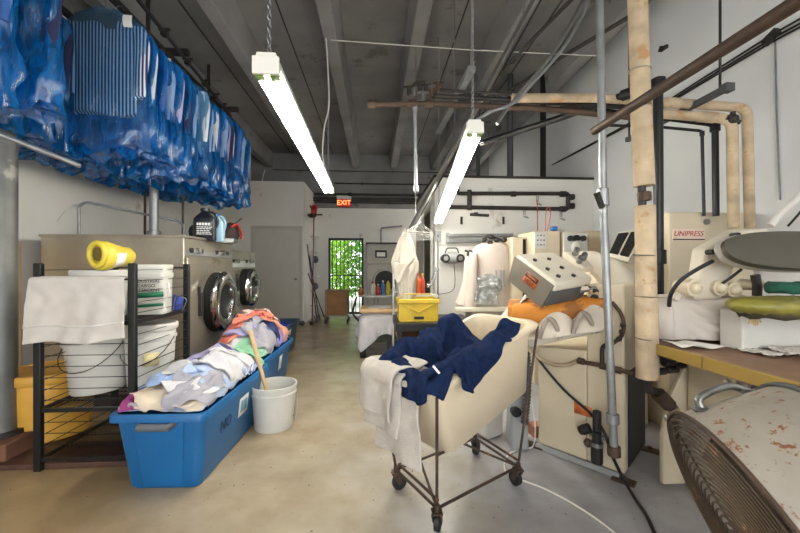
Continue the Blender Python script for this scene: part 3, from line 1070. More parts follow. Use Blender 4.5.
# things standing on the washers
def jug(loc, h, w, d, body, capm, label, cat, name, rz=0.0, writing=None, handle=True):
    t = thing(name, label, cat, loc, rz)
    mb = MB()
    n = 24
    prof = [(0.0, 0.9), (0.02, 1.0), (0.55, 1.0), (0.68, 0.95), (0.8, 0.62), (0.88, 0.34), (0.92, 0.3)]
    loops = []
    for z, f_ in prof:
        L_ = []
        for j in range(n):
            a_ = 2 * PI * j / n
            c_, s_ = math.cos(a_), math.sin(a_)
            L_.append(Vector((math.copysign(abs(c_) ** 0.6, c_) * w / 2 * f_, math.copysign(abs(s_) ** 0.6, s_) * d / 2 * f_, z * h)))
        loops.append(L_)
    mb.ring(loops)
    mb.build('bottle', body, t, world=False, sharp=50)
    MB().cyl((0, 0, 0.91 * h), (0, 0, h), w * 0.2, n=18).build('cap', capm, t, world=False, bevel=0.003)
    if handle:
        MB().tube(catmull([(w * 0.14, 0, h * 0.9), (w * 0.42, 0, h * 0.84), (w * 0.56, 0, h * 0.62), (w * 0.48, 0, h * 0.42)], 5), 0.012, 8).build('handle', body, t, world=False)
    if writing:
        lm = MB()
        rr = random.Random(3)
        for zz in (0.5, 0.41, 0.36, 0.3, 0.25, 0.2):
            x_ = -w * 0.3
            while x_ < w * 0.25:
                l_ = rr.uniform(0.01, 0.03)
                lm.span((x_, -d / 2 - 0.002, zz * h - (0.012 if zz > 0.45 else 0.004)), (x_ + l_, -d / 2 + 0.004, zz * h + (0.012 if zz > 0.45 else 0.004)))
                x_ += l_ + 0.006
        lm.build('label_print', M_INKW, t, world=False)
    return t


M_INKW = material('white_print', (226, 226, 222), rough=0.6, var=0.02)
M_INKB = material('black_print', (30, 30, 32), rough=0.6, var=0.02)
M_INKR = material('red_print', (176, 40, 36), rough=0.6, var=0.02)
M_INKG = material('green_print', (20, 106, 74), rough=0.6, var=0.05)
M_BLKB = material('black_bottle', (24, 26, 36), rough=0.35, var=0.1)
M_LBLUE = material('pale_blue_bottle', (150, 184, 204), rough=0.35, var=0.06)
jug(at(205, 241, 3.75), 0.33, 0.21, 0.13, M_BLKB, M_BLKB, 'black bottle with white label lines on the large washer', 'bottle', 'detergent_bottle', R(14), True)
jug(at(217, 242, 3.9), 0.3, 0.15, 0.12, M_LBLUE, material('blue_cap', (40, 110, 170), rough=0.4), 'pale blue jug with loop handle beside the black bottle', 'bottle', 'detergent_bottle', R(8))
tag(MB().ball(at(194, 232, 3.85), (0.05, 0.06, 0.075)).build('black_bundle', M_BLACK), 'small black bundle behind the black bottle on the washer', 'bundle')
bg = thing('work_bag', 'dark slouched bag with red edge on the washer top', 'bag', at(229, 240, 4.15))
pb = at(229, 240, 4.15)
mb = MB()
loops = []
for z, f_ in [(0.0, 0.9), (0.04, 1.05), (0.1, 1.0), (0.15, 0.8), (0.18, 0.55)]:
    loops.append([pb + Vector((f_ * 0.10 * math.cos(2 * PI * j / 16) + 0.012 * noise.noise(Vector((j, z * 30, 1))), f_ * 0.13 * math.sin(2 * PI * j / 16), z + 0.015 * math.sin(j))) for j in range(16)])
mb.ring(loops)
mb.build('pouch', material('dark_bag_cloth', (44, 30, 30), rough=0.8, var=0.3), bg)
MB().tube(catmull([pb + Vector((0.06, -0.1, 0.13)), pb + Vector((0.1, -0.04, 0.17)), pb + Vector((0.11, 0.06, 0.09)), pb + Vector((0.1, 0.1, 0.02))], 5), 0.012, 8).build('edge_binding', M_RED, bg)
MB().bar(pb + Vector((0.05, 0.0, 0.17)), pb + Vector((0.13, 0.03, 0.25)), 0.02, 0.015).build('brush_handle', M_BLACK, bg)
tag(MB().box(at(229, 243, 4.0) + Vector((0, 0, 0.02)), (0.14, 0.2, 0.05), Matrix.Rotation(R(8), 3, 'Z')).build('control_box', M_STEEL, bevel=0.006), 'low grey metal box at the washer edge under the dark bag', 'box')

# pipes behind the washers
def pipe_thing(name, label, pts, r, mat, cat='pipe', n=12, smooth=0, fittings=(), fr=1.5, fmat=None):
    P = [Vector(q) for q in pts]
    t = thing(name, label, cat, min(P, key=lambda v: v.z))
    MB().tube(catmull(P, smooth) if smooth else round_corners(P, r * 2.2), r, n).build('pipe', mat, t)
    for i, f_ in fittings:
        a_, b_ = P[i], P[i + 1]
        c_ = a_ + (b_ - a_) * f_
        d_ = (b_ - a_).normalized()
        MB().cyl(c_ - d_ * r * 1.6, c_ + d_ * r * 1.6, r * fr, n=12).build('coupling', fmat or mat, t, bevel=r * 0.15)
    return t


def round_corners(P, rad, k=5):
    out = [P[0]]
    for i in range(1, len(P) - 1):
        a_, b_, c_ = P[i - 1], P[i], P[i + 1]
        d0, d1_ = (a_ - b_), (c_ - b_)
        q = min(rad, d0.length * 0.45, d1_.length * 0.45)
        s_, e_ = b_ + d0.normalized() * q, b_ + d1_.normalized() * q
        for j in range(k + 1):
            u = j / k
            out.append(s_ * (1 - u) ** 2 + b_ * 2 * u * (1 - u) + e_ * u * u)
    out.append(P[-1])
    return out


q = at(168, 236, 4.3)
pipe_thing('vent_pipe', 'upright grey pipe rising from the large washer into the bags', [(q.x, 4.2, 1.52), (q.x, 4.2, 3.0)], 0.045, M_GALV, fittings=[(0, 0.03)])
WY = XL + 0.03
for k, (px, lb) in enumerate([(145, 'thin dark pipe on the wall, first beside the vent pipe'), (153, 'thin dark pipe close beside the vent pipe'), (183, 'thin dark pipe standing on the washer past the vent pipe')]):
    q = at(px, 236, 4.35)
    pipe_thing('thin_pipe', lb, [(q.x, q.y, 1.52), (q.x, q.y, 2.75)], 0.014, M_IRON)
a = at(79, 236, 3.75)
pipe_thing('bent_conduit', 'bent metal conduit arching over the large washer top', [at(79, 237, 3.75), at(79, 206, 3.75), at(86, 202, 3.75), at(178, 221, 4.3), at(184, 226, 4.3), at(184, 236, 4.3)], 0.014, M_GALV)
pipe_thing('wall_cable', 'thin white cable looping from the wall to the bent conduit', [at(12, 241, 3.4), at(36, 239, 3.45), at(55, 224, 3.6), at(68, 208, 3.7), at(80, 203, 3.75)], 0.004, M_WIRE, 'cable', 6, 5)

# ------------------------------------------------------------------ mustard drum
pd = at(51, 440, 2.72)
dr_ = thing('mustard_drum', 'mustard yellow plastic drum with lid on the floor beside the column', 'drum', (pd.x, pd.y, 0.035))
M_MUST = material('mustard_plastic', (206, 156, 62), rough=0.5, var=0.1, stain=(150, 104, 40), stain_at=0.68)
MB().lathe([(0.225, 0), (0.235, 0.01), (0.25, 0.3), (0.252, 0.43), (0.245, 0.44)], (pd.x, pd.y, 0.036), 40).build('body', M_MUST, dr_)
MB().lathe([(0.262, 0), (0.268, 0.01), (0.268, 0.06), (0.262, 0.068), (0.245, 0.07), (0.24, 0.06), (0.02, 0.06)], (pd.x, pd.y, 0.44), 40).build('lid', M_MUST, dr_)

# ------------------------------------------------------------------ wire rack
PN, PR = at(37, 300, 2.25), at(134, 300, 2.31)
RW = PR.x - PN.x
RD = 0.66
rk = thing('wire_rack', 'black wire shelving rack holding white pails beside the washers', 'shelf', ((PN.x + PR.x) / 2, PN.y + RD / 2, 0))
RX0, RX1, RY0, RY1 = PN.x, PR.x, (PN.y + PR.y) / 2, (PN.y + PR.y) / 2 + RD
for x in (RX0, RX1):
    for yy in (RY0, RY1):
        MB().span((x - 0.022, yy - 0.016, 0), (x + 0.022, yy + 0.016, 1.27)).build('post', M_BLACKM, rk, bevel=0.005)
SHELF = (0.07, 0.37, 0.90)
for z in SHELF:
    mb = MB()
    for yy in (RY0, RY1):
        mb.bar((RX0, yy, z), (RX1, yy, z), 0.018, 0.024)
    for x in (RX0, RX1):
        mb.bar((x, RY0, z), (x, RY1, z), 0.018, 0.024)
    for k in range(1, 24):
        x = RX0 + RW * k / 24
        mb.bar((x, RY0, z + 0.008), (x, RY1, z + 0.008), 0.004, 0.004)
    for k in range(1, 4):
        yy = RY0 + RD * k / 4
        mb.bar((RX0, yy, z), (RX1, yy, z), 0.006, 0.006)
    mb.build('wire_shelf', M_BLACKM, rk)
mb = MB()
for k in range(10):
    z = 0.16 + k * 0.068
    mb.bar((RX0, RY0, z), (RX1, RY0, z), 0.004, 0.004)
mb.build('front_wires', M_BLACKM, rk)
for x in (RX0, RX1):
    mb = MB()
    for k in range(17):
        z = 0.14 + k * 0.068
        mb.bar((x, RY0, z), (x, RY1, z), 0.004, 0.004)
    mb.build('side_wires', M_BLACKM, rk)
mb = MB().bar((RX0, RY0, 1.17), (RX1, RY0, 1.17), 0.012, 0.012)
mb.bar((RX0, RY1, 1.24), (RX1, RY1, 1.24), 0.012, 0.012)
mb.build('top_rail', M_BLACKM, rk)
# towel over the front rail
tw = MB()
n, m = 34, 46
P = []
x0, x1 = RX0 - 0.03, RX1 - 0.03
for i in range(n):
    v = i / (n - 1)
    row = []
    for j in range(m):
        u = j / (m - 1)
        xx = x0 + (x1 - x0) * u
        if v < 0.14:
            a_ = v / 0.14
            yy, zz = RY0 + 0.05 - 0.085 * a_, 1.176 + 0.014 * math.sin(a_ * PI)
        else:
            a_ = (v - 0.14) / 0.86
            yy = RY0 - 0.035 - 0.012 * math.sin(u * 9 + 1.5) * a_ - 0.02 * a_ - 0.010 * math.sin(u * 23 + a_ * 5) * a_
            zz = 1.176 - a_ * (0.375 + 0.02 * (1 - u) - 0.012 * math.sin(u * 8))
            xx += (0.02 * (0.5 - u) * -2 + 0.0) * a_ * 0.8
        yy += 0.006 * noise.noise(Vector((u * 9, v * 7, 3)))
        row.append(Vector((xx, yy, zz)))
    P.append(row)
tw.grid(P)
to = tw.build('hanging_towel', M_CLOTHW, solid=0.006, sub=1, sharp=180)
tag(to, 'white towel draped over the front rail of the wire rack', 'towel')
hm = MB()
hm.grid([[q_ + Vector((0, -0.0045, 0)) for q_ in P[i]] for i in (25, 26)])
hm.build('hem_band', material('towel_band', (206, 202, 198), rough=0.9), to, solid=0.003)


def pail(name, label, c, z0, r, h, tilt=None, lid=True, mat=None, group='white plastic pails', rim=None, bail=True, rb=0.86):
    c = Vector((c[0], c[1], z0))
    M_ = Matrix.Translation(c) @ (tilt if tilt is not None else Matrix.Identity(4))
    t = thing(name, label, 'pail', c, 0, group)
    mt = mat or M_WHITEP
    prof = [(r * rb * 0.97, 0), (r * rb, 0.008), (r * 0.97, h * 0.78), (r * 1.03, h * 0.785), (r * 1.035, h * 0.83), (r * 0.98, h * 0.84), (r * 0.985, h * 0.92), (r * 1.04, h * 0.925), (r * 1.045, h)]
    if not lid:
        prof += [(r * 0.97, h), (r * 0.95, h * 0.9), (r * rb * 0.95, 0.02), (0.01, 0.018)]
    MB().lathe(prof, M_, 40).build('body', mt, t, sharp=30)
    if lid:
        MB().lathe([(r * 1.06, -0.03), (r * 1.075, -0.02), (r * 1.075, 0.008), (r * 1.04, 0.014), (r * 0.98, 0.012), (r * 0.95, 0.002), (0.01, 0.002)], M_ @ Matrix.Translation((0, 0, h)), 40).build('lid', rim or mt, t, sharp=30)
    if bail:
        pts = [M_ @ Vector((-r * 1.05, -0.01, h * 0.8))] + [M_ @ Vector((-r * 1.05 * math.cos(a_), -r * 1.1 * math.sin(a_) ** 0.8, h * 0.8 - 0.16 * math.sin(a_) * h / 0.4)) for a_ in [PI * k / 12 for k in range(1, 12)]] + [M_ @ Vector((r * 1.05, -0.01, h * 0.8))]
        MB().tube(pts, 0.003, 6).build('bail_handle', M_IRON, t)
    return t


p1 = at(93, 390, 2.62)
pail('white_pail', 'white pail with yellow lid on the middle rack shelf under the towel', (p1.x + 0.04, p1.y), SHELF[1] + 0.012, 0.185, 0.42,
     Matrix.Rotation(R(-3), 4, 'Y'), rim=M_YELLOW)
p2 = at(150, 380, 2.78)
pb2 = pail('white_pail', 'tall white pail with ribbed lid on the middle shelf by the washer', (RX1 - 0.155, RY1 - 0.21), SHELF[1] + 0.012, 0.165, 0.44)
MB().grid([[(RX1 - 0.155 + 0.1605 * math.sin(a_), RY1 - 0.21 - 0.1605 * math.cos(a_), zz) for a_ in (0.25, 0.45, 0.65, 0.85)] for zz in (SHELF[1] + 0.18, SHELF[1] + 0.27)]).build('paper_label', material('cream_label', (222, 208, 160), rough=0.7), pb2, solid=0.002)
pail('white_pail', 'low white pail with lid on the top shelf beneath the yellow jug', (RX0 + 0.2, RY0 + 0.24), SHELF[2] + 0.012, 0.16, 0.30, bail=False)
pail('white_pail', 'second lidded white pail on the top shelf behind the yellow jug', (RX0 + 0.35, RY0 + 0.48), SHELF[2] + 0.012, 0.15, 0.30, bail=False)
# yellow jug tipped on its side
pj = Vector((RX0 + 0.32, RY0 + 0.23, SHELF[2] + 0.012 + 0.33))
yj = thing('yellow_jug', 'yellow plastic jug lying on its side on the white pail lids', 'jug', pj)
ax = (at(131, 258, 2.72) - at(97, 262, 2.42)).normalized()
a0 = pj - ax * 0.17 + Vector((0, 0, 0.075))
mb = MB()
loops = []
up_ = Vector((0, 0, 1)); sd_ = ax.cross(up_).normalized()
for f_, w_, h_ in [(0.0, 0.062, 0.085), (0.01, 0.07, 0.095), (0.05, 0.07, 0.095), (0.11, 0.062, 0.08), (0.18, 0.06, 0.066), (0.24, 0.055, 0.062), (0.262, 0.045, 0.05), (0.266, 0.02, 0.02)]:
    loops.append([a0 + ax * f_ + sd_ * w_ * math.cos(2 * PI * j / 24) + up_ * (h_ * math.sin(2 * PI * j / 24) + (0.02 - f_ * 0.1)) for j in range(24)])
mb.ring(loops)
mb.build('body', M_YELLOW, yj, sharp=60)
c_ = a0 + up_ * 0.03
MB().tube([c_ - ax * 0.012 + (sd_ * 0.05 * math.cos(t_) + up_ * 0.072 * math.sin(t_)) for t_ in [2 * PI * j / 24 for j in range(24)]], 0.017, 10, closed=True).build('mouth_rim', M_YELLOW, yj)
MB().tube([c_ - ax * 0.006 + sd_ * 0.0, c_ - ax * 0.002], [0.045, 0.045], 20).build('mouth_opening', material('jug_inside', (96, 80, 24), rough=0.6), yj)
lb_ = MB()
lb_.grid([[a0 + ax * f_ + sd_ * (0.072 - f_ * 0.05) * math.cos(t_) * 1.03 + up_ * ((0.097 - f_ * 0.13) * math.sin(t_) * 1.03 + 0.012) for f_ in (0.06, 0.1, 0.15)] for t_ in (-0.9, -0.5, -0.1, 0.2)])
lb_.build('paper_label', M_TAGP, yj, solid=0.002)

# square detergent pail
dx0, dy0 = RX1 + 0.0, 0
q0, q1 = at(139, 312, 2.72), at(169, 306, 2.9)
dp = thing('detergent_pail', 'square white detergent pail with green band on the top rack shelf', 'pail', ((q0.x + q1.x) / 2, q0.y + 0.12, SHELF[2] + 0.012))
cx_, cy_, cz_ = RX1 - 0.115, RY0 + 0.40, SHELF[2] + 0.012
RZ_ = Matrix.Rotation(R(12), 4, 'Z')
MD = Matrix.Translation((cx_, cy_, cz_)) @ RZ_
mb = MB()
loops = []
for z, f_ in [(0, 0.93), (0.01, 0.95), (0.26, 1.0), (0.262, 1.05), (0.29, 1.05), (0.292, 0.99), (0.33, 1.0)]:
    L_ = []
    for j in range(28):
        a_ = 2 * PI * j / 28
        c__, s__ = math.cos(a_), math.sin(a_)
        L_.append(MD @ Vector((math.copysign(abs(c__) ** 0.35, c__) * 0.112 * f_, math.copysign(abs(s__) ** 0.35, s__) * 0.112 * f_, z)))
    loops.append(L_)
mb.ring(loops)
dp.location = (cx_, cy_, cz_)
mb.build('body', M_WHITEP, dp, sharp=40)
MB().add([], [])
lidm = MB()
loops = []
for z, f_ in [(0.325, 1.03), (0.345, 1.04), (0.352, 1.0), (0.352, 0.2)]:
    loops.append([MD @ Vector((math.copysign(abs(math.cos(2 * PI * j / 28)) ** 0.35, math.cos(2 * PI * j / 28)) * 0.112 * f_, math.copysign(abs(math.sin(2 * PI * j / 28)) ** 0.35, math.sin(2 * PI * j / 28)) * 0.112 * f_, z)) for j in range(28)])
lidm.ring(loops)
lidm.build('lid', M_WHITEP, dp, sharp=40)
for s_, sz, zz in (('INDUSTRIAL', 0.031, 0.235), ('CARGO', 0.031, 0.203), ('DETERGENT', 0.031, 0.171)):
    words_on('lettering', s_, sz, MD @ frame((0, -0.1135, zz), (1, 0, 0), (0, 0, 1)), M_INKB, dp)
for z0, z1 in ((0.115, 0.15), (0.05, 0.068)):
    bnd = MB()
    bnd.add([MD @ Vector((-0.106, -0.1128, z0)), MD @ Vector((0.106, -0.1128, z0 + 0.01)), MD @ Vector((0.106, -0.1128, z1 + 0.012)), MD @ Vector((-0.106, -0.1128, z1))], [(0, 1, 2, 3)])
    bnd.build('printed_band', M_INKG, dp, solid=0.002)
MB().tube(catmull([MD @ Vector(v) for v in ((0.118, -0.06, 0.22), (0.14, -0.11, 0.17), (0.13, -0.13, 0.12), (0.05, -0.128, 0.085), (-0.06, -0.125, 0.095))], 6), 0.007, 8).build('handle', M_WHITEP, dp)
# blue pouch and wire hook at the rack end
bp_ = at(176, 297, 2.86)
tag(MB().box((RX1 - 0.055, RY1 - 0.08, SHELF[2] + 0.07), (0.1, 0.1, 0.11), Matrix.Rotation(R(10), 3, 'Y')).build('blue_pouch', material('blue_pouch_cloth', (42, 62, 140), rough=0.7), bevel=0.015, seg=3), 'small blue pouch on the top rack shelf beside the detergent pail', 'pouch')
hk = at(178, 302, 2.8)
tag(MB().tube(catmull([hk + Vector(v) for v in ((-0.04, 0, -0.07), (-0.02, 0, 0.03), (0.0, 0, 0.045), (0.05, 0.0, 0.03), (0.06, 0, 0.0), (0.03, 0, -0.07))], 6), 0.004, 6).build('wire_hook', M_STEEL), 'bent silver wire hook on the rack end near the blue pouch', 'hook')
# ================================================================== TOTES, CLOTHES, FLOOR BUCKET
M_TOTE = material('blue_tote_plastic', (12, 90, 146), rough=0.42, var=0.08, scale=4, stain=(60, 130, 176), stain_at=0.66, stain_scale=9, bump=0.03)
M_TOTE2 = material('dark_blue_tote_plastic', (34, 62, 92), rough=0.42, var=0.08)
M_TH = material('grey_tote_handle', (88, 93, 100), rough=0.5)


def tote(name, label, cx, cy, rz, mat, W=0.54, L=1.09, H=0.44):
    t = thing(name, label, 'storage tote', (cx, cy, 0), rz, 'blue laundry totes')
    mb = MB()

    def loop(w, l, z, rad=0.05, pinch=0.0):
        pts = []
        for sx, sy, a0 in ((1, 1, 0), (-1, 1, 90), (-1, -1, 180), (1, -1, 270)):
            for k in range(5):
                a_ = R(a0 + k * 22.5)
                pts.append(Vector((sx * (w / 2 - rad) + rad * math.cos(a_), sy * (l / 2 - rad) + rad * math.sin(a_), z)))
        # recessed middle panels at the two ends
        out = []
        for i, q in enumerate(pts):
            out.append(q)
            if i in (9, 19) and pinch:
                e = pts[(i + 1) % len(pts)]
                s_ = -1 if i == 9 else 1
        return pts
    prof = [(0.385, 0.93, 0.0), (0.40, 0.945, 0.012), (0.485, 1.03, H - 0.05), (0.495, 1.04, H - 0.045), (W, L, H - 0.04), (W, L, H - 0.012), (W - 0.01, L - 0.01, H), (W - 0.05, L - 0.05, H), (W - 0.07, L - 0.07, H - 0.05), (0.38, 0.92, 0.02)]
    loops = [loop(*q) for q in prof]
    mb.ring(loops)
    mb.build('body', mat, t, world=False, sharp=28)
    for s_ in (-1, 1):
        rb = MB()
        rb.hexa([(-0.11, s_ * 0.475, 0.012), (0.11, s_ * 0.475, 0.012), (0.11, s_ * 0.46, 0.012), (-0.11, s_ * 0.46, 0.012), (-0.14, s_ * 0.528, H - 0.05), (0.14, s_ * 0.528, H - 0.05), (0.14, s_ * 0.5, H - 0.05), (-0.14, s_ * 0.5, H - 0.05)])
        rb.build('end_rib', mat, t, world=False, bevel=0.012, seg=3)
        hd = MB().tube([(-0.085, s_ * 0.525, H - 0.055), (-0.08, s_ * 0.56, H - 0.06), (0.08, s_ * 0.56, H - 0.06), (0.085, s_ * 0.525, H - 0.055)], 0.02, 12)
        hd.build('handle', M_TH, t, world=False)
    return t


T1 = tote('blue_tote', 'bright blue tote of white and pale blue shirts beside the wire rack', -1.17, 2.64, R(-2.3), M_TOTE)
# sticker and scrawl on its long side
M1 = root_matrix(T1)


def tote_side(y, z):                                    # point on the tote's aisle face
    f_ = (z - 0.012) / (0.39 - 0.012)
    return Vector((0.2 + f_ * 0.0425 + 0.003, y, z))


def tote_panel(t, name, y0, y1, z0, z1, mat, off=0.0):
    mb = MB()
    o = Vector((off, 0, 0))
    mb.add([tote_side(y0, z0) + o, tote_side(y1, z0) + o, tote_side(y1, z1) + o, tote_side(y0, z1) + o], [(0, 1, 2, 3)])
    return mb.build(name, mat, t, world=False, solid=0.002)


tote_panel(T1, 'sticker', 0.0, 0.16, 0.2, 0.33, M_TAGP)
tote_panel(T1, 'sticker_centre', 0.03, 0.13, 0.225, 0.305, material('sticker_blue', (110, 160, 190), rough=0.6), 0.002)
words_on('marker_writing', 'NO', 0.1, M1 @ frame(tote_side(-0.2, 0.25) + Vector((0.002, 0, 0)), (0, 1, 0), (0.11, 0, 1)), material('marker_ink', (20, 34, 60), rough=0.6), T1)
T2 = tote('blue_tote', 'bright blue tote with the coral and lavender clothes heap', -1.20, 3.76, R(-1.0), M_TOTE)
tote_panel(T2, 'sticker', 0.05, 0.16, 0.2, 0.34, M_TAGP)
T3 = tote('blue_tote', 'dark navy tote with bright blue cloth, furthest along the washers', -1.44, 5.35, R(-1.0), M_TOTE2)
tote_panel(T3, 'sticker', -0.1, 0.06, 0.27, 0.36, M_TAGP)

CLOTH = {}


def cmat(nm, col, **k):
    if nm not in CLOTH:
        CLOTH[nm] = material('cloth_' + nm.replace(' ', '_'), col, rough=0.92, var=0.06, scale=12, bump=0.06, bscale=160, transl=0.08, **k)
    return CLOTH[nm]


cmat('white', (206, 204, 208)); cmat('pale blue', (146, 166, 204)); cmat('ice blue', (170, 186, 214)); cmat('cream', (208, 194, 174))
cmat('lavender', (160, 152, 190)); cmat('coral', (222, 128, 108)); cmat('salmon', (222, 160, 142)); cmat('blush', (216, 190, 184)); cmat('mint', (142, 196, 160))
cmat('navy', (40, 52, 96)); cmat('royal blue', (24, 66, 170)); cmat('grey', (160, 158, 168)); cmat('plum', (150, 60, 120)); cmat('violet', (150, 140, 206))
cmat('striped', (206, 214, 232), stripes=(0, 60, (90, 120, 190), 0.35))


def heap_things(T, base, items, seed, rim=0.44, U=0.235, V=0.51, group=None):
    rng = np.random.default_rng(seed)
    hp = Heap(U, V, base, rim)
    M_ = root_matrix(T)
    for nm, colr, label, cat, uv, lx, ly, rot, shrink, amp in items:
        P = hp.drop(rng, uv, lx, ly, rot, shrink, amp)
        o = cloth_obj(nm, P, M_, CLOTH[colr], solid=0.004)
        tag(o, label, cat, group)


heap_things(T1, lambda u, v: 0.42 + 0.13 * max(0, 1 - (u / 0.3) ** 2) * max(0, 1 - ((v - 0.05) / 0.62) ** 2), [
    ('sheet', 'ice blue', 'pale sheet lining the first tote under the shirts', 'sheet', (0.0, 0.0), 0.5, 1.08, 0.0, 0.98, 0.03),
    ('shirt', 'pale blue', 'pale blue shirt spread under the heap at the far end of the first tote', 'shirt', (0.0, 0.34), 0.6, 0.5, 0.3, 0.7, 0.05),
    ('shirt', 'grey', 'grey shirt bundled at the front corner of the first tote near the rack', 'shirt', (-0.12, -0.38), 0.46, 0.4, 1.2, 0.55, 0.06),
    ('shirt', 'plum', 'plum cloth edge peeking out at the front corner of the first tote', 'shirt', (-0.17, -0.44), 0.3, 0.25, 0.4, 0.55, 0.04),
    ('shirt', 'ice blue', 'ice blue shirt in the middle of the first tote heap, rack side', 'shirt', (-0.1, 0.12), 0.62, 0.5, 0.9, 0.6, 0.07),
    ('shirt', 'cream', 'cream shirt lying along the front rim of the first tote', 'shirt', (0.02, -0.38), 0.5, 0.36, 0.2, 0.65, 0.05),
    ('shirt', 'white', 'white shirt at the front of the first tote heap, above the cream one', 'shirt', (0.08, -0.24), 0.6, 0.5, 0.7, 0.58, 0.08),
    ('shirt', 'pale blue', 'pale blue shirt crumpled on the rack side of the first tote front', 'shirt', (-0.12, -0.2), 0.5, 0.44, 2.0, 0.52, 0.08),
    ('shirt', 'striped', 'finely striped blue shirt along the aisle rim of the first tote', 'shirt', (0.15, 0.2), 0.55, 0.4, 1.4, 0.6, 0.06),
    ('shirt', 'white', 'large white shirt crowning the first tote heap', 'shirt', (-0.02, -0.04), 0.7, 0.55, 0.5, 0.54, 0.09),
    ('shirt', 'cream', 'small cream garment at the far end of the first tote', 'shirt', (0.08, 0.42), 0.4, 0.34, 0.8, 0.6, 0.05),
    ('shirt', 'ice blue', 'ice blue shirt on the heap beside the stick in the first tote', 'shirt', (0.1, 0.08), 0.5, 0.4, 2.5, 0.55, 0.07),
    ('shirt', 'ice blue', 'ice blue shirt filling the aisle side of the first tote above the scrawl', 'shirt', (0.16, -0.2), 0.5, 0.4, 1.3, 0.6, 0.07),
    ('shirt', 'white', 'white shirt along the aisle rim of the first tote above the sticker', 'shirt', (0.15, 0.04), 0.55, 0.45, 1.7, 0.6, 0.08),
    ('shirt', 'grey', 'grey collared shirt folded on the front aisle corner of the first tote', 'shirt', (0.12, -0.36), 0.4, 0.34, 0.5, 0.6, 0.06),
    ('shirt', 'lavender', 'lavender shirt on the rack side of the first tote beyond the white crown', 'shirt', (-0.12, 0.22), 0.6, 0.5, 0.2, 0.58, 0.08),
    ('shirt', 'mint', 'mint green cloth at the far end of the first tote', 'shirt', (0.12, 0.47), 0.36, 0.26, 0.3, 0.6, 0.05),
], 3, group='crumpled shirts in the first blue tote')
heap_things(T2, lambda u, v: 0.42 + 0.26 * max(0, 1 - (u / 0.33) ** 2) * max(0, 1 - ((v - 0.05) / 0.55) ** 2), [
    ('sheet', 'lavender', 'lavender sheet lining the second tote under the coral heap', 'sheet', (0.0, 0.0), 0.5, 1.08, 0.0, 0.98, 0.03),
    ('garment', 'mint', 'mint green garment at the near end of the coral heap', 'garment', (0.05, -0.42), 0.45, 0.34, 0.4, 0.6, 0.05),
    ('garment', 'white', 'white garment at the near end of the coral heap beside the mint one', 'garment', (-0.1, -0.34), 0.45, 0.4, 1.1, 0.6, 0.06),
    ('garment', 'coral', 'coral cloth low on the washer side of the coral heap', 'garment', (-0.16, -0.2), 0.5, 0.4, 0.9, 0.55, 0.07),
    ('garment', 'violet', 'violet cloth spilling over the aisle rim of the coral heap', 'garment', (0.2, 0.12), 0.55, 0.5, 0.2, 0.6, 0.06),
    ('garment', 'lavender', 'lavender shirt bundled at the near face of the coral heap', 'garment', (0.02, -0.14), 0.6, 0.5, 1.4, 0.55, 0.09),
    ('garment', 'navy', 'navy patterned garment on the aisle side of the coral heap', 'garment', (0.15, -0.06), 0.4, 0.36, 2.2, 0.55, 0.07),
    ('garment', 'grey', 'grey shirt tucked under the coral cloth on the heap', 'garment', (-0.05, 0.0), 0.55, 0.45, 0.3, 0.55, 0.08),
    ('garment', 'coral', 'coral shirt spilling over the washer-side rim of the second tote', 'garment', (-0.19, -0.05), 0.6, 0.5, 1.6, 0.6, 0.09),
    ('garment', 'grey', 'pale grey shirt over the aisle rim of the second tote', 'garment', (0.18, -0.25), 0.5, 0.4, 0.6, 0.6, 0.08),
    ('garment', 'salmon', 'salmon sheet across the far side of the coral heap', 'garment', (0.08, 0.2), 0.75, 0.6, 0.8, 0.58, 0.09),
    ('garment', 'coral', 'bright coral sheet wrapped around the heap top', 'garment', (-0.02, 0.06), 0.75, 0.6, 2.0, 0.52, 0.1),
    ('garment', 'blush', 'pale blush sheet crowning the coral heap', 'garment', (-0.03, 0.12), 0.6, 0.5, 1.0, 0.5, 0.1),
], 8, group='coloured laundry heaped in the second blue tote')
heap_things(T3, lambda u, v: 0.34, [
    ('garment', 'navy', 'navy cloth in the dark tote at the near end', 'garment', (0.0, -0.3), 0.5, 0.4, 0.4, 0.6, 0.06),
    ('garment', 'royal blue', 'royal blue cloth on top in the dark navy tote', 'garment', (0.05, 0.05), 0.7, 0.5, 1.0, 0.55, 0.09),
    ('garment', 'royal blue', 'royal blue cloth at the far end of the dark navy tote', 'garment', (-0.05, 0.35), 0.5, 0.4, 2.0, 0.55, 0.08),
], 5, group='blue cloths in the dark tote')

# white open bucket on the floor with a stick in it
bc = at(274, 430, 2.9)
BK = pail('white_bucket', 'open white bucket on the floor beside the first blue tote', (bc.x, bc.y), 0.0, 0.168, 0.335, lid=False, group='white plastic pails', bail=False)
MB().tube(catmull([Vector((bc.x + 0.17, bc.y + 0.02, 0.27)), Vector((bc.x + 0.19, bc.y - 0.02, 0.17)), Vector((bc.x + 0.175, bc.y - 0.06, 0.08)), Vector((bc.x + 0.165, bc.y - 0.08, 0.12))], 5), 0.003, 6).build('bail_handle', M_STEEL, BK)
sa, sb = Vector((bc.x + 0.01, bc.y, 0.03)), at(250, 330, 2.86)
tag(MB().tube([sa, sb], [0.014, 0.015], 14).build('wooden_stick', M_WOOD, bevel=0.003), 'pale wooden stick standing in the open white bucket', 'stick')

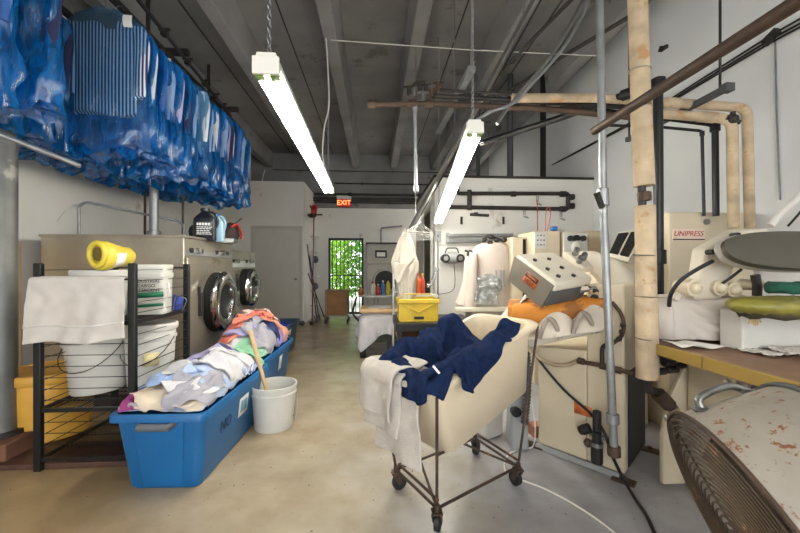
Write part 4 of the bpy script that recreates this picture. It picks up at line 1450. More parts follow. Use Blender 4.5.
# ================================================================== BACK OF THE ROOM
# exit sign
ep = on_y(344, 203, 9.35)
ex = thing('exit_sign', 'lit red EXIT sign hanging over the barred back gate', 'sign', ep)
MB().box(ep, (0.36, 0.06, 0.2)).build('body', M_RED, ex, bevel=0.008)
MB().box(ep + Vector((0, 0, 0.15)), (0.36, 0.1, 0.11)).build('canopy', M_WHITEM, ex, bevel=0.006)
MB().cyl(ep + Vector((0, 0, 0.2)), (ep.x, ep.y, 2.9), 0.012).build('stem', M_WHITEM, ex)
MB().span(ep + Vector((-0.165, -0.034, -0.085)), ep + Vector((0.165, -0.029, 0.085))).build('face', material('lit_exit_face', (190, 44, 24), emit=0.35, var=0.02), ex)
words_on('lettering', 'EXIT', 0.17, frame(ep + Vector((0, -0.036, 0)), (1, 0, 0), (0, 0, 1)), material('lit_exit_letters', (255, 150, 90), emit=2.5, var=0.0), ex)

# horizontal pipes under the back beam
for k, (z, y_, r_, x0_, x1_, lb) in enumerate([(3.05, 9.3, 0.03, -1.5, 2.9, 'thick dark pipe across the back wall above the exit sign'), (2.86, 9.42, 0.016, -1.5, 1.6, 'thin dark pipe across the back wall level with the exit sign'),
                                         (3.3, 9.2, 0.02, -1.0, 2.4, 'upper dark pipe across the back wall'), (3.62, 9.25, 0.012, -2.5, 2.4, 'thin conduit high on the dark concrete back wall')]):
    pipe_thing('wall_pipe', lb, [(x0_, y_, z), (x1_, y_, z)], r_, M_IRON, fittings=[(0, 0.2), (0, 0.6)])

# tools along the closet wall
SX = CX + 0.03
def wall_pt(px, py, x=SX):
    return on_x(px, py, x)


q = on_y(315, 318, 8.35)
br = thing('red_broom', 'broom with red head standing head up against the closet corner', 'broom', (CX + 0.14, 8.3, 0))
top = on_y(314, 212, 8.3)
MB().tube([(CX + 0.16, 8.28, 0.0), (top.x, 8.3, top.z)], 0.013, 10).build('handle', material('dark_red_handle', (110, 40, 36), rough=0.5), br)
MB().box((top.x, 8.3, top.z + 0.0), (0.12, 0.09, 0.08)).build('head', M_RED, br, bevel=0.015)
bm_ = MB()
rg2 = random.Random(2)
for k in range(60):
    x_, y_ = rg2.uniform(-0.05, 0.05), rg2.uniform(-0.035, 0.035)
    bm_.tube([(top.x + x_, 8.3 + y_, top.z + 0.03), (top.x + x_ * 1.9, 8.3 + y_ * 1.9, top.z + 0.14 + rg2.uniform(-0.02, 0.02))], 0.005, 4)
bm_.build('bristles', M_RED, br)
hh = thing('floor_brush', 'black brush hung sideways on the closet wall past the red broom', 'brush', (CX + 0.02, 8.6, 2.3))
pa, pb_ = on_y(316, 215, 8.6), on_y(331, 214, 8.6)
MB().bar((CX + 0.0, 8.6, pa.z), (CX + 0.34, 8.6, pa.z + 0.01), 0.05, 0.03).build('handle', M_BLACK, hh, bevel=0.006)
MB().ball((CX + 0.11, 8.6, pa.z - 0.01), (0.1, 0.05, 0.055)).build('head', M_BLACK, hh)
for k, (x_, y_, h_, lb) in enumerate([(0.05, 8.45, 1.75, 'first dark pole leaning on the closet wall behind the broom'), (0.05, 8.75, 1.5, 'second dark pole leaning on the closet wall behind the broom'), (0.26, 8.35, 1.1, 'short dark pole slanting out near the wire cart')]):
    t = thing('mop_pole', lb, 'pole', (CX + x_ + 0.12, y_, 0))
    MB().tube([(CX + x_ + 0.2, y_ - 0.02, 0.0), (CX + 0.02 + (0.04 if k == 2 else 0.0), y_, h_)], 0.012, 8).build('handle', M_IRON, t)
    MB().tube([(CX + x_ + 0.2, y_ - 0.02, 0.0), (CX + x_ + 0.19, y_ - 0.018, 0.12)], [0.045, 0.025], 10).build('mop_head', M_DGREY, t)
ws = thing('white_rack', 'narrow white ladder rack standing on the closet wall', 'rack', (CX + 0.1, 9.15, 0))
for y_ in (8.92, 9.36):
    MB().bar((CX + 0.07, y_, 0.0), (CX + 0.07, y_, 2.0), 0.05, 0.04).build('upright', M_WHITEM, ws)
for z_ in (0.3, 0.65, 1.0, 1.3, 1.6, 1.95):
    MB().span((CX + 0.01, 8.92, z_), (CX + 0.17, 9.36, z_ + 0.03)).build('shelf_board', M_WHITEM, ws)
for z_, lb in ((0.68, 'dark grey bundle low on the white ladder rack'), (1.33, 'grey-blue bundle on the fourth shelf of the white ladder rack')):
    tag(MB().ball((CX + 0.1, 9.12, z_ + 0.09), (0.07, 0.16, 0.09)).build('cloth_bundle', material('bundle_cloth', (84, 92, 104), rough=0.9)), lb, 'bundle')

# small cart with a cardboard box
cq = on_z(337, 323, 0.0)
CXX, CYY2 = cq.x, 8.35
ct = thing('wire_cart', 'small wire cart on casters carrying a cardboard box by the gate', 'cart', (CXX, CYY2, 0))
W2, D2 = 0.24, 0.2
fm = MB()
for z_ in (0.17, 0.72):
    fm.tube([(CXX - W2, CYY2 - D2, z_), (CXX + W2, CYY2 - D2, z_), (CXX + W2, CYY2 + D2, z_), (CXX - W2, CYY2 + D2, z_), (CXX - W2, CYY2 - D2, z_)], 0.01, 8)
for sx in (-1, 1):
    for sy in (-1, 1):
        fm.cyl((CXX + sx * W2, CYY2 + sy * D2, 0.09), (CXX + sx * W2, CYY2 + sy * D2, 0.74), 0.01, n=8)
fm.build('frame', M_STEEL, ct)
for sx in (-1, 1):
    for sy in (-1, 1):
        MB().cyl((CXX + sx * W2 - 0.015, CYY2 + sy * D2, 0.045), (CXX + sx * W2 + 0.015, CYY2 + sy * D2, 0.045), 0.045, n=18).span((CXX + sx * W2 - 0.02, CYY2 + sy * D2 - 0.012, 0.04), (CXX + sx * W2 + 0.02, CYY2 + sy * D2 + 0.012, 0.1)).build('caster', M_BLACK, ct)
cb = thing('cardboard_box', 'brown cardboard box standing in the small wire cart', 'box', (CXX, CYY2, 0.17))
MB().span((CXX - W2 + 0.015, CYY2 - D2 + 0.015, 0.18), (CXX + W2 - 0.015, CYY2 + D2 - 0.015, 0.7)).build('carton', M_CARD, cb, bevel=0.004)
for s_ in (-1, 1):
    MB().hexa([(CXX - W2 + 0.015, CYY2 + s_ * (D2 - 0.015), 0.7), (CXX + W2 - 0.015, CYY2 + s_ * (D2 - 0.015), 0.7), (CXX + W2 - 0.015, CYY2 + s_ * (D2 - 0.01), 0.705), (CXX - W2 + 0.015, CYY2 + s_ * (D2 - 0.01), 0.705),
               (CXX - W2, CYY2 + s_ * 0.02, 0.735), (CXX + W2, CYY2 + s_ * 0.02, 0.735), (CXX + W2, CYY2 + s_ * 0.015, 0.74), (CXX - W2, CYY2 + s_ * 0.015, 0.74)]).build('flap', M_CARD, cb)
# small dark clutter on the floor by the closet
for k, (px, lb, c_) in enumerate([(301, 'small dark shoe-sized lump on the floor by the closet door', M_DGREY), (311, 'second small lump at the foot of the broom', M_IRON)]):
    f_ = on_z(px, 326, 0.0)
    tag(MB().ball((f_.x, 8.0, 0.05), (0.06, 0.09, 0.05)).build('floor_bundle', c_), lb, 'bundle')

# grey dryer in the far corner with label plate and round door
da, db = on_y(366.5, 244, 8.9), on_y(398, 244, 8.9)
dy = thing('tumble_dryer', 'tall beige-grey dryer with dark round door right of the gate', 'dryer', ((da.x + db.x) / 2, 9.2, 0))
M_DRY = material('beige_grey_enamel', (168, 164, 154), rough=0.45, var=0.06)
MB().span((da.x, 8.9, 0), (db.x, 9.55, 1.3)).build('cabinet', M_DRY, dy, bevel=0.01)
MB().span((da.x, 8.9, 1.31), (db.x, 9.55, da.z)).build('upper_panel', M_DRY, dy, bevel=0.01)
MB().span((da.x - 0.02, 8.86, da.z), (db.x + 0.02, 9.55, da.z + 0.04)).build('top_lid', M_IRON, dy)
q = on_y(381, 254, 8.9)
MB().span((q.x - 0.14, 8.885, q.z - 0.09), (q.x + 0.14, 8.9, q.z + 0.09)).build('name_plate', M_BLACK, dy)
MB().span((q.x - 0.1, 8.88, q.z - 0.06), (q.x + 0.1, 8.89, q.z + 0.04)).build('plate_card', M_TAGP, dy)
q = on_y(385, 281, 8.9)
MB().tube([(q.x + 0.27 * math.cos(t), 8.89, q.z + 0.27 * math.sin(t)) for t in [2 * PI * k / 32 for k in range(32)]], 0.03, 8, closed=True).build('door_ring', M_DRY, dy)
MB().cyl((q.x, 8.87, q.z), (q.x, 8.9, q.z), 0.25, n=32).build('door_glass', M_BLACK, dy)
pipe_thing('dryer_duct', 'thin grey pipe bent over the top of the far dryer', [on_y(381, 243, 9.4), on_y(381, 228, 9.4), on_y(402, 226, 9.4)], 0.025, M_GALV)

# spotting board with bottles in front of the dryer
so = at(376, 345, 6.6)
sb_ = thing('spotting_board', 'small white-topped spotting table crowded with bottles near the gate', 'table', (so.x, so.y, 0))
tz = at(380, 295, 6.6).z
ta, tb = at(358, 295, 6.6), at(392, 297, 6.6)
lp = []
for k in range(24):
    a_ = 2 * PI * k / 24
    lp.append(Vector(((ta.x + tb.x) / 2 + (tb.x - ta.x) / 2 * math.copysign(abs(math.cos(a_)) ** 0.7, math.cos(a_)), so.y + 0.2 * math.copysign(abs(math.sin(a_)) ** 0.7, math.sin(a_)), tz - 0.03)))
MB().prism(lp, (0, 0, 0.03)).build('board', M_WHITEM, sb_, bevel=0.008)
MB().cyl((so.x, so.y, 0.05), (so.x, so.y, tz - 0.03), 0.05).build('pedestal', M_DRY, sb_)
MB().lathe([(0.24, 0), (0.24, 0.03), (0.06, 0.08)], (so.x, so.y, 0), 24).build('foot', M_IRON, sb_)
MB().tube(catmull([(ta.x - 0.02, so.y - 0.05, tz - 0.02), (ta.x - 0.08, so.y - 0.1, tz - 0.3), (ta.x + 0.02, so.y - 0.12, 0.3)], 6), 0.018, 8).build('steam_pipe', M_IRON, sb_)


def bottle(loc, h, r, mat, capm, label, group='small bottles on the spotting table'):
    t = thing('bottle', label, 'bottle', loc, 0, group)
    MB().lathe([(r * 0.9, 0), (r, 0.006), (r, h * 0.6), (r * 0.85, h * 0.7), (r * 0.4, h * 0.8), (r * 0.38, h * 0.88)], Vector(loc), 18).build('body', mat, t)
    MB().lathe([(r * 0.46, h * 0.87), (r * 0.46, h * 0.97), (r * 0.3, h)], Vector(loc), 14).build('cap', capm, t)
    return t


M_AMB = material('amber_bottle', (190, 90, 40), rough=0.3)
M_REDB = material('red_bottle', (176, 60, 44), rough=0.3)
M_BLUB = material('blue_bottle', (70, 120, 180), rough=0.3)
for k, (px, mt, cp, h_, lb) in enumerate([(361, M_AMB, M_WHITEP, 0.17, 'amber bottle at the gate end of the spotting table'), (373, M_WHITEP, M_RED, 0.24, 'white bottle with red cap on the spotting table'),
                                        (378, M_REDB, M_WHITEP, 0.2, 'red bottle next to the white one on the spotting table'), (383, M_BLUB, M_WHITEP, 0.26, 'blue bottle on the spotting table'), (388, M_YELLOW, M_BLACK, 0.3, 'tall yellow bottle at the dryer end of the spotting table')]):
    q = at(px, 294, 6.58)
    bottle((q.x, q.y + (0.06 if k % 2 else -0.05), tz), h_, 0.04, mt, cp, lb)

# white-draped pedestal press (covered) in the aisle
M_DRAPE = material('grey_white_drape', (190, 186, 188), rough=0.9, var=0.06, scale=8, bump=0.05, bscale=120)
pz = at(379, 355, 5.2)
pp_ = thing('covered_stand', 'dark wheeled stand in the aisle under a grey-white cloth', 'stand', (pz.x, pz.y, 0))
MB().box((pz.x, pz.y, 0.42), (0.34, 0.36, 0.4)).build('body', material('dark_green_machine', (70, 74, 62), rough=0.6, var=0.3, stain=(120, 100, 70)), pp_, bevel=0.02)
for sx in (-1, 1):
    for sy in (-1, 1):
        MB().bar((pz.x + sx * 0.15, pz.y + sy * 0.15, 0.0), (pz.x + sx * 0.13, pz.y + sy * 0.13, 0.3), 0.05, 0.05).build('leg', M_IRON, pp_)
MB().cyl((pz.x - 0.26, pz.y - 0.1, 0.1), (pz.x - 0.18, pz.y - 0.1, 0.1), 0.1, n=20).build('wheel', M_BLACK, pp_)
MB().tube(catmull([(pz.x - 0.22, pz.y - 0.15, 0.1), (pz.x - 0.24, pz.y - 0.2, 0.3), (pz.x - 0.12, pz.y - 0.2, 0.45)], 5), 0.02, 8).build('pedal_arm', M_IRON, pp_)
MB().box((pz.x, pz.y, 0.65), (0.52, 0.5, 0.06)).build('table_top', M_WOOD, pp_, bevel=0.02)


def box_collide(boxes):
    """push cloth points out of axis-aligned boxes (centre, half sizes) and off the floor"""
    def f(Q):
        hit = np.zeros(Q.shape[:2], bool)
        for c_, h_ in boxes:
            c_ = np.array(c_); h_ = np.array(h_) + 0.006
            d_ = Q - c_
            ins = (np.abs(d_) < h_).all(-1)
            if ins.any():
                pen = h_ - np.abs(d_)
                pen[..., 2] = np.where(d_[..., 2] > 0, pen[..., 2], 9)
                ax_ = pen.argmin(-1)
                for k_ in range(3):
                    m_ = ins & (ax_ == k_)
                    Q[..., k_][m_] = (c_[k_] + np.sign(d_[..., k_]) * h_[k_])[m_]
                hit |= ins
        lo = Q[..., 2] < 0.006
        Q[..., 2][lo] = 0.006
        return hit | lo
    return f


rng = np.random.default_rng(4)
P = crumple_start(rng, 34, 34, 0.98, 0.92, 0.97, 0.012, (pz.x, pz.y), 0.2, 0.72)
P = cloth(P, 0.98, 0.92, box_collide([((pz.x, pz.y, 0.34), (0.265, 0.255, 0.345))]), steps=60, friction=0.93, pin=(slice(9, 25), slice(9, 25)))
tag(cloth_obj('drape_cloth', P, Matrix.Identity(4), M_DRAPE), 'grey-white cloth draped over the dark stand in the aisle', 'cloth')

# dark low table with the yellow crate, behind the laundry cart
tz2 = 0.64
ta, tb = at(394, 330, 4.35), at(470, 330, 4.35)
tt = thing('low_table', 'dark low table with orange shelf carrying the yellow crate', 'table', ((ta.x + tb.x) / 2, 4.3, 0))
MB().span((ta.x, 3.95, tz2 - 0.09), (tb.x, 4.68, tz2)).build('tabletop', M_BLACKM, tt, bevel=0.006)
MB().span((ta.x + 0.03, 4.0, 0.42), (tb.x - 0.03, 4.6, 0.46)).build('lower_shelf', material('orange_board', (200, 132, 60), rough=0.6, var=0.1), tt, bevel=0.004)
for x in (ta.x + 0.04, tb.x - 0.04):
    for y_ in (4.0, 4.62):
        MB().span((x - 0.025, y_ - 0.025, 0), (x + 0.025, y_ + 0.025, tz2 - 0.09)).build('leg', M_BLACKM, tt)
ca, cb_ = at(396.5, 322, 4.2), at(438.5, 322, 4.2)
yc = thing('yellow_crate', 'bright yellow open crate on the dark low table', 'crate', ((ca.x + cb_.x) / 2, 4.25, tz2))
M_CRATE = material('yellow_crate_plastic', (192, 164, 44), rough=0.45, var=0.1, stain=(160, 130, 40), stain_at=0.66)
x0, x1, y0, y1, zc0, zc1 = ca.x + 0.02, cb_.x - 0.02, 4.07, 4.4, tz2 + 0.001, tz2 + 0.25
cr = MB()
cr.hexa([(x0, y0, zc0), (x1, y0, zc0), (x1, y1, zc0), (x0, y1, zc0), (x0, y0, zc0 + 0.012), (x1, y0, zc0 + 0.012), (x1, y1, zc0 + 0.012), (x0, y1, zc0 + 0.012)])
for (xa, ya, xb, yb_) in ((x0, y0, x1, y0 + 0.012), (x0, y1 - 0.012, x1, y1), (x0, y0, x0 + 0.012, y1), (x1 - 0.012, y0, x1, y1)):
    cr.span((xa, ya, zc0), (xb, yb_, zc1))
cr.build('body', M_CRATE, yc)
rm = MB()
rm.span((x0 - 0.02, y0 - 0.02, zc1 - 0.05), (x1 + 0.02, y0 + 0.004, zc1)).span((x0 - 0.02, y1 - 0.004, zc1 - 0.05), (x1 + 0.02, y1 + 0.02, zc1)).span((x0 - 0.02, y0, zc1 - 0.05), (x0 + 0.004, y1, zc1)).span((x1 - 0.004, y0, zc1 - 0.05), (x1 + 0.02, y1, zc1))
rm.build('rim', M_CRATE, yc, bevel=0.008)
for s_ in (-1, 1):
    MB().bar(((x0 + x1) / 2, y0 - 0.012, zc0 + 0.1), ((x0 + x1) / 2 + s_ * 0.16, y0 - 0.012, zc1 - 0.06), 0.018, 0.01).build('diagonal_rib', M_CRATE, yc)
MB().span(((x0 + x1) / 2 - 0.05, y0 - 0.004, zc0 + 0.025), ((x0 + x1) / 2 + 0.06, y0 + 0.001, zc0 + 0.055)).build('printed_mark', M_INKB, yc)
MB().tube([(x0 + 0.06, y0 + 0.02, zc1 - 0.01), (x0 + 0.06, y0 + 0.06, zc1 + 0.05), (x1 - 0.06, y0 + 0.06, zc1 + 0.05), (x1 - 0.06, y0 + 0.02, zc1 - 0.01)], 0.007, 8).build('bail_handle', M_CRATE, yc)

# white side table with bottles and a film roll
wt_z = at(425, 294, 4.75).z
wa, wb = at(414, 294, 4.8), at(436, 294, 4.8)
wtb = thing('side_table', 'small white shelf table with sauce-coloured bottles behind the crate', 'table', ((wa.x + wb.x) / 2, 4.72, 0))
MB().span((wa.x, 4.58, wt_z - 0.035), (wb.x, 4.84, wt_z)).build('tabletop', M_WHITEM, wtb, bevel=0.004)
for x in (wa.x + 0.02, wb.x - 0.02):
    for y_ in (4.61, 4.81):
        MB().span((x - 0.012, y_ - 0.012, 0), (x + 0.012, y_ + 0.012, wt_z - 0.035)).build('leg', M_WHITEM, wtb)
for k, (px, mt, cp, lb) in enumerate([(418, M_AMB, M_RED, 'amber bottle with red cap on the white side table'), (422, M_REDB, M_YELLOW, 'red bottle with yellow cap on the white side table')]):
    q = at(px, 294, 4.7)
    bottle((q.x + 0.005, q.y, wt_z), 0.27, 0.034, mt, cp, lb, 'bottles on the white side table')
fr_t = at(431, 284, 4.62)
tag(MB().tube(catmull([fr_t + Vector((-0.05, 0, -0.02)), fr_t, fr_t + Vector((0.05, 0, 0.12)), fr_t + Vector((0.08, 0.0, 0.2))], 5), [0.028] * 16, 10).build('film_roll', M_CLEAR), 'rolled clear film leaning on the white side table', 'roll')

# tubular metal loop frame and a chair back behind the hanging cloth
lf = thing('loop_frame', 'pale bent-tube frame standing behind the hanging white cloth', 'frame', at(397, 330, 4.9))
pts = [at(393.5, 322, 4.95), at(393.5, 256, 4.95), at(396.5, 250, 4.95), at(410, 250, 4.95), at(413, 256, 4.95), at(413, 322, 4.95)]
pts[0].z = 0.0
pts[-1].z = 0.0
MB().tube(round_corners(pts, 0.05), 0.014, 10).build('bent_tube', M_WHITEM, lf)
MB().bar(at(393.5, 292, 4.95), at(413, 292, 4.95), 0.02, 0.02).build('cross_bar', M_WHITEM, lf)

# inclined hanging rail with the white garment and hangers
ra, rb = at(552, -30, 2.42), at(410, 229, 4.35)
rl = thing('slick_rail', 'long inclined steel rail running down to the hanging white cloth', 'rail', rb)
MB().bar(ra, rb, 0.03, 0.05).build('rail', M_STEEL, rl, bevel=0.004)
MB().tube([ra + Vector((0.035, 0, 0.0)), rb + Vector((0.035, 0, 0.0))], 0.011, 8).build('side_rod', M_IRON, rl)
for f_ in (0.12, 0.55, 0.93):
    q = ra + (rb - ra) * f_
    MB().cyl(q, (q.x, q.y, ZC), 0.006, n=8).build('support_rod', M_STEEL, rl)
M_TOWELW = material('off_white_garment', (190, 182, 170), rough=0.92, var=0.06, scale=8, bump=0.05, bscale=120)
hc = rb + (ra - rb) * 0.03
hg = thing('hanging_garment', 'off-white garment hanging from the end of the inclined rail', 'garment', hc)
cy0 = hc
g_ = MB()
n, K = 48, 34
sil = [(229, 403.5, 406.5), (234, 401, 409.5), (242, 398, 412), (252, 395.5, 414), (262, 393, 417.5), (270, 394, 417), (278, 397, 414), (288, 399, 411.5), (300, 398.5, 411), (312, 398, 412.5), (318, 399, 411)]
loops = []
for k in range(K):
    f_ = k / (K - 1)
    py = 229 + 89 * f_
    i = max(q_ for q_ in range(len(sil) - 1) if sil[q_][0] <= py + 1e-6)
    t_ = min(1, (py - sil[i][0]) / (sil[i + 1][0] - sil[i][0]))
    xl, xr = sil[i][1] * (1 - t_) + sil[i + 1][1] * t_, sil[i][2] * (1 - t_) + sil[i + 1][2] * t_
    pl_, pr_ = at(xl, py, 4.33), at(xr, py, 4.33)
    c_, w_ = (pl_ + pr_) / 2, (pr_ - pl_).length / 2
    L_ = []
    for j in range(n):
        a_ = 2 * PI * j / n
        rr = 1 + (0.10 * math.sin(6 * a_ + 3.0 * f_) + 0.10 * math.sin(11 * a_ - 6 * f_)) * min(1, f_ * 4)
        dv_ = 0.03 * noise.noise(Vector((math.cos(a_) * 2 + f_ * 9, math.sin(a_) * 2, f_ * 7)))
        L_.append(c_ + Vector((w_ * rr * math.cos(a_), (0.35 * w_ + 0.02) * rr * math.sin(a_) - dv_ - 0.02, 0)))
    loops.append(L_)
g_.ring(loops)
g_.build('body', M_TOWELW, hg, sharp=180)
fl = MB()
rows = []
for i in range(18):
    u = i / 17
    row = []
    for j in range(12):
        v = j / 11
        q_ = at(394 + 22 * u - 6 * v * u, 262 + 8 * u - 14 * u * u + 15 * v + 5 * math.sin(u * 6) * v, 4.2 - 0.02 * math.sin(u * 9 + v * 4))
        row.append(q_)
    rows.append(row)
fl.grid(rows)
fl.build('folded_sleeve', M_TOWELW, hg, solid=0.01, sub=1, sharp=180)
hk_ = MB().tube([cy0 + Vector((0, 0, -0.06)), cy0 + Vector((0, 0, 0.0)), cy0 + Vector((0.02, 0, 0.035)), cy0 + Vector((-0.02, 0, 0.035))], 0.003, 6)
hk_.build('hanger_hook', M_HANGER, hg)
hlab = ['first', 'second', 'third', 'fourth', 'fifth']
for k in range(5):
    q = rb + (ra - rb) * (0.05 + 0.014 * k) + Vector((0.02, 0.02, -0.05))
    t = thing('white_hanger', 'empty white hanger on the inclined rail, %s behind the off-white garment' % hlab[4 - k], 'hanger', q, 0, 'empty hangers on the inclined rail')
    rz = R(-20 + 14 * k)
    o_ = hanger_mb(0.40).build('hanger_frame', M_WHITEP, t, world=False)
    o_.data.transform(Matrix.Rotation(rz, 4, 'Z') @ Matrix.Translation((0, 0, -0.1)))

# ================================================================== LAUNDRY CART (beige tub on a wire frame)
A_, B_, C_, D_ = cw(-0.022, 2.07, 0), cw(0.173, 1.735, 0), cw(0.67, 2.1, 0), cw(0.497, 2.45, 0)
ctr = (A_ + B_ + C_ + D_) / 4
e_u = ((C_ - B_) + (D_ - A_)).normalized()
e_v = Vector((-e_u.y, e_u.x, 0))
lc = thing('laundry_cart', 'beige plastic laundry tub tilted on a rusty wire frame with casters', 'laundry cart', ctr)
M_TUB = material('beige_tub_plastic', (222, 206, 178), rough=0.38, var=0.05, scale=3, stain=(196, 172, 138), stain_at=0.66, stain_scale=3, transl=0.06)
M_RUSTW = material('rusty_wire_frame', (72, 58, 50), rough=0.6, metal=0.4, var=0.3, stain=(120, 80, 54), stain_at=0.58, stain_scale=14)


def cp(u, v, z):
    return ctr + e_u * u + e_v * v + Vector((0, 0, z))


HU, HV = 0.43, 0.235           # rim half sizes
ZL, ZR = 0.675, 0.94           # rim height at the low and the high end
tilt = math.atan2(ZR - ZL, 2 * HU)
t_u = (e_u * math.cos(tilt) + Vector((0, 0, math.sin(tilt))))
t_w = (t_u.cross(e_v)).normalized()
if t_w.z < 0:
    t_w = -t_w
rim_c = cp(0.0, 0, (ZL + ZR) / 2)


def tp(u, v, w):               # tub's own axes: u along, v across, w away from the rim plane
    return rim_c + t_u * u + e_v * v + t_w * w


def tub_loop(hu, hv, w, rad=0.07, su=0.0):
    pts = []
    for sx, sy, a0 in ((1, 1, 0), (-1, 1, 90), (-1, -1, 180), (1, -1, 270)):
        for k in range(7):
            a_ = R(a0 + k * 15)
            pts.append(tp(su + sx * (hu - rad) + rad * math.cos(a_), sy * (hv - rad) + rad * math.sin(a_), w))
    return pts


mb = MB()
outer = [(HU, HV, -0.028), (HU + 0.012, HV + 0.012, -0.03), (HU + 0.016, HV + 0.016, -0.012), (HU + 0.006, HV + 0.006, 0.0), (HU - 0.022, HV - 0.022, 0.001), (HU - 0.034, HV - 0.034, -0.02)]
depth = 0.40
out_w = [(0.335, 0.165, -depth, 0.06, -0.03), (0.35, 0.18, -depth + 0.012, 0.07, -0.03), (HU - 0.02, HV - 0.022, -0.03, 0.07, 0)]
in_w = [(HU - 0.04, HV - 0.04, -0.06, 0.07, 0), (0.34, 0.17, -depth + 0.03, 0.07, -0.03), (0.33, 0.16, -depth + 0.012, 0.06, -0.03)]
loops = [tub_loop(*q) for q in out_w] + [tub_loop(q[0], q[1], q[2]) for q in outer] + [tub_loop(*q) for q in in_w]
mb.ring(loops)
mb.build('tub', M_TUB, lc, sharp=50)
fr = MB()
r_ = 0.0075
corners = {'A': A_, 'B': B_, 'C': C_, 'D': D_}
zb = 0.115
base = [Vector((q.x, q.y, zb)) for q in (A_, B_, C_, D_)]
MB().tube(round_corners(base + [base[0]], 0.03), r_, 8).build('base_ring', M_RUSTW, lc)
MB().tube([q + (ctr + Vector((0, 0, zb)) - q) * 0.04 + Vector((0, 0, 0.03)) for q in (base[0], base[1])], r_, 8).build('base_rail', M_RUSTW, lc)
MB().tube([q + Vector((0, 0, 0.035)) for q in (base[2], base[3])], r_, 8).build('base_rail', M_RUSTW, lc)
for nm, (u_, v_) in {'A': (-HU, HV), 'B': (-HU, -HV), 'C': (HU, -HV), 'D': (HU, HV)}.items():
    q = Vector((corners[nm].x, corners[nm].y, zb))
    top_ = tp(u_ * 0.985, v_ * 0.985, -0.03)
    if nm in ('A', 'B'):
        top_ = tp(u_ * 0.93, v_ * 1.0, -0.03)
    MB().tube([q, top_], r_, 8).build('post', M_RUSTW, lc)
for s_ in (-1, 1):
    q0 = base[0] if s_ > 0 else base[1]
    q1 = tp(-HU * 0.2, s_ * HV * 0.92, -0.33) if False else (base[3] if s_ > 0 else base[2])
MB().tube([base[0], base[0] + (base[1] - base[0]) * 0.5 + Vector((0, 0, 0.22)), base[1]], r_ * 0.9, 8).build('end_brace', M_RUSTW, lc)
MB().tube([base[0] + Vector((0, 0, 0.3)), base[2] + Vector((0, 0, 0.0))], r_ * 0.9, 8).build('cross_brace', M_RUSTW, lc)
MB().tube([base[1] + Vector((0, 0, 0.25)), base[3]], r_ * 0.9, 8).build('cross_brace', M_RUSTW, lc)
for q, ang in ((A_, 0.4), (B_, 1.2), (C_, 2.0), (D_, 0.9)):
    d_ = Vector((math.cos(ang), math.sin(ang), 0))
    n_ = Vector((-d_.y, d_.x, 0))
    c_ = Vector((q.x, q.y, 0.042)) + d_ * 0.02
    cs = MB().cyl(c_ - n_ * 0.014, c_ + n_ * 0.014, 0.042, n=24)
    cst = cs.build('caster', M_BLACK, lc, bevel=0.004)
    fk = MB()
    for s_ in (-1, 1):
        fk.hexa([c_ + n_ * s_ * 0.018 - d_ * 0.012 - Vector((0, 0, 0.006)), c_ + n_ * s_ * 0.018 + d_ * 0.012 - Vector((0, 0, 0.006)), c_ + n_ * s_ * 0.022 + d_ * 0.012 - Vector((0, 0, 0.006)), c_ + n_ * s_ * 0.022 - d_ * 0.012 - Vector((0, 0, 0.006)),
                 c_ + n_ * s_ * 0.018 - d_ * 0.045 + Vector((0, 0, 0.055)), c_ + n_ * s_ * 0.018 + d_ * 0.0 + Vector((0, 0, 0.055)), c_ + n_ * s_ * 0.022 + d_ * 0.0 + Vector((0, 0, 0.055)), c_ + n_ * s_ * 0.022 - d_ * 0.045 + Vector((0, 0, 0.055))])
    fk.box((q.x, q.y, 0.1), (0.05, 0.05, 0.008)).cyl((q.x, q.y, 0.1), (q.x, q.y, 0.135), 0.014)
    fk.build('fork', M_RUSTW, cst)


def tub_collide(sag):
    cu, cv, cwv = np.array(t_u), np.array(e_v), np.array(t_w)
    c0 = np.array(rim_c)

    def f(Q):
        d_ = Q - c0
        u, v, w = d_ @ cu, d_ @ cv, d_ @ cwv
        hu, hv = HU + 0.04, HV + 0.04
        ins = (np.abs(u) < hu) & (np.abs(v) < hv) & (w > -0.5)
        edge = np.minimum(HU - 0.045 - np.abs(u), HV - 0.045 - np.abs(v))
        floor_w = np.where(edge > 0, -sag * np.clip(edge / 0.09, 0, 1), 0.0) + 0.034
        floor_w -= 0.016 * np.clip(1 - np.minimum(hu - np.abs(u), hv - np.abs(v)) / 0.02, 0, 1)
        pen = floor_w - w
        hit = ins & (pen > 0)
        side_u, side_v = hu - np.abs(u), hv - np.abs(v)
        side = np.minimum(side_u, side_v)
        up = hit & ((pen < side * 1.2) | (side > 0.06))
        sdm = hit & ~up
        w = np.where(up, floor_w, w)
        mu = sdm & (side_u < side_v)
        mv = sdm & ~(side_u < side_v)
        u = np.where(mu, np.sign(u) * hu, u)
        v = np.where(mv, np.sign(v) * hv, v)
        Q[...] = c0 + u[..., None] * cu + v[..., None] * cv + w[..., None] * cwv
        lo = Q[..., 2] < 0.01
        Q[..., 2][lo] = 0.01
        return hit | lo
    return f


M_ROBE = material('navy_terry', (25, 38, 70), rough=1.0, var=0.25, scale=30, bump=0.5, bscale=220, spec=0.1)
rng = np.random.default_rng(12)
cst_ = tp(-0.08, -0.03, 0.0)
cst_ = tp(-0.13, -0.03, 0.0)
P = crumple_start(rng, 64, 54, 1.12, 0.9, 0.58, 0.035, (cst_.x, cst_.y), math.atan2(e_u.y, e_u.x) + 0.1, rim_c.z + 0.10)
lf = folds(rng, 64, 54, 1.12, 0.9, 0.11, 12, 30)
P[..., 2] += lf
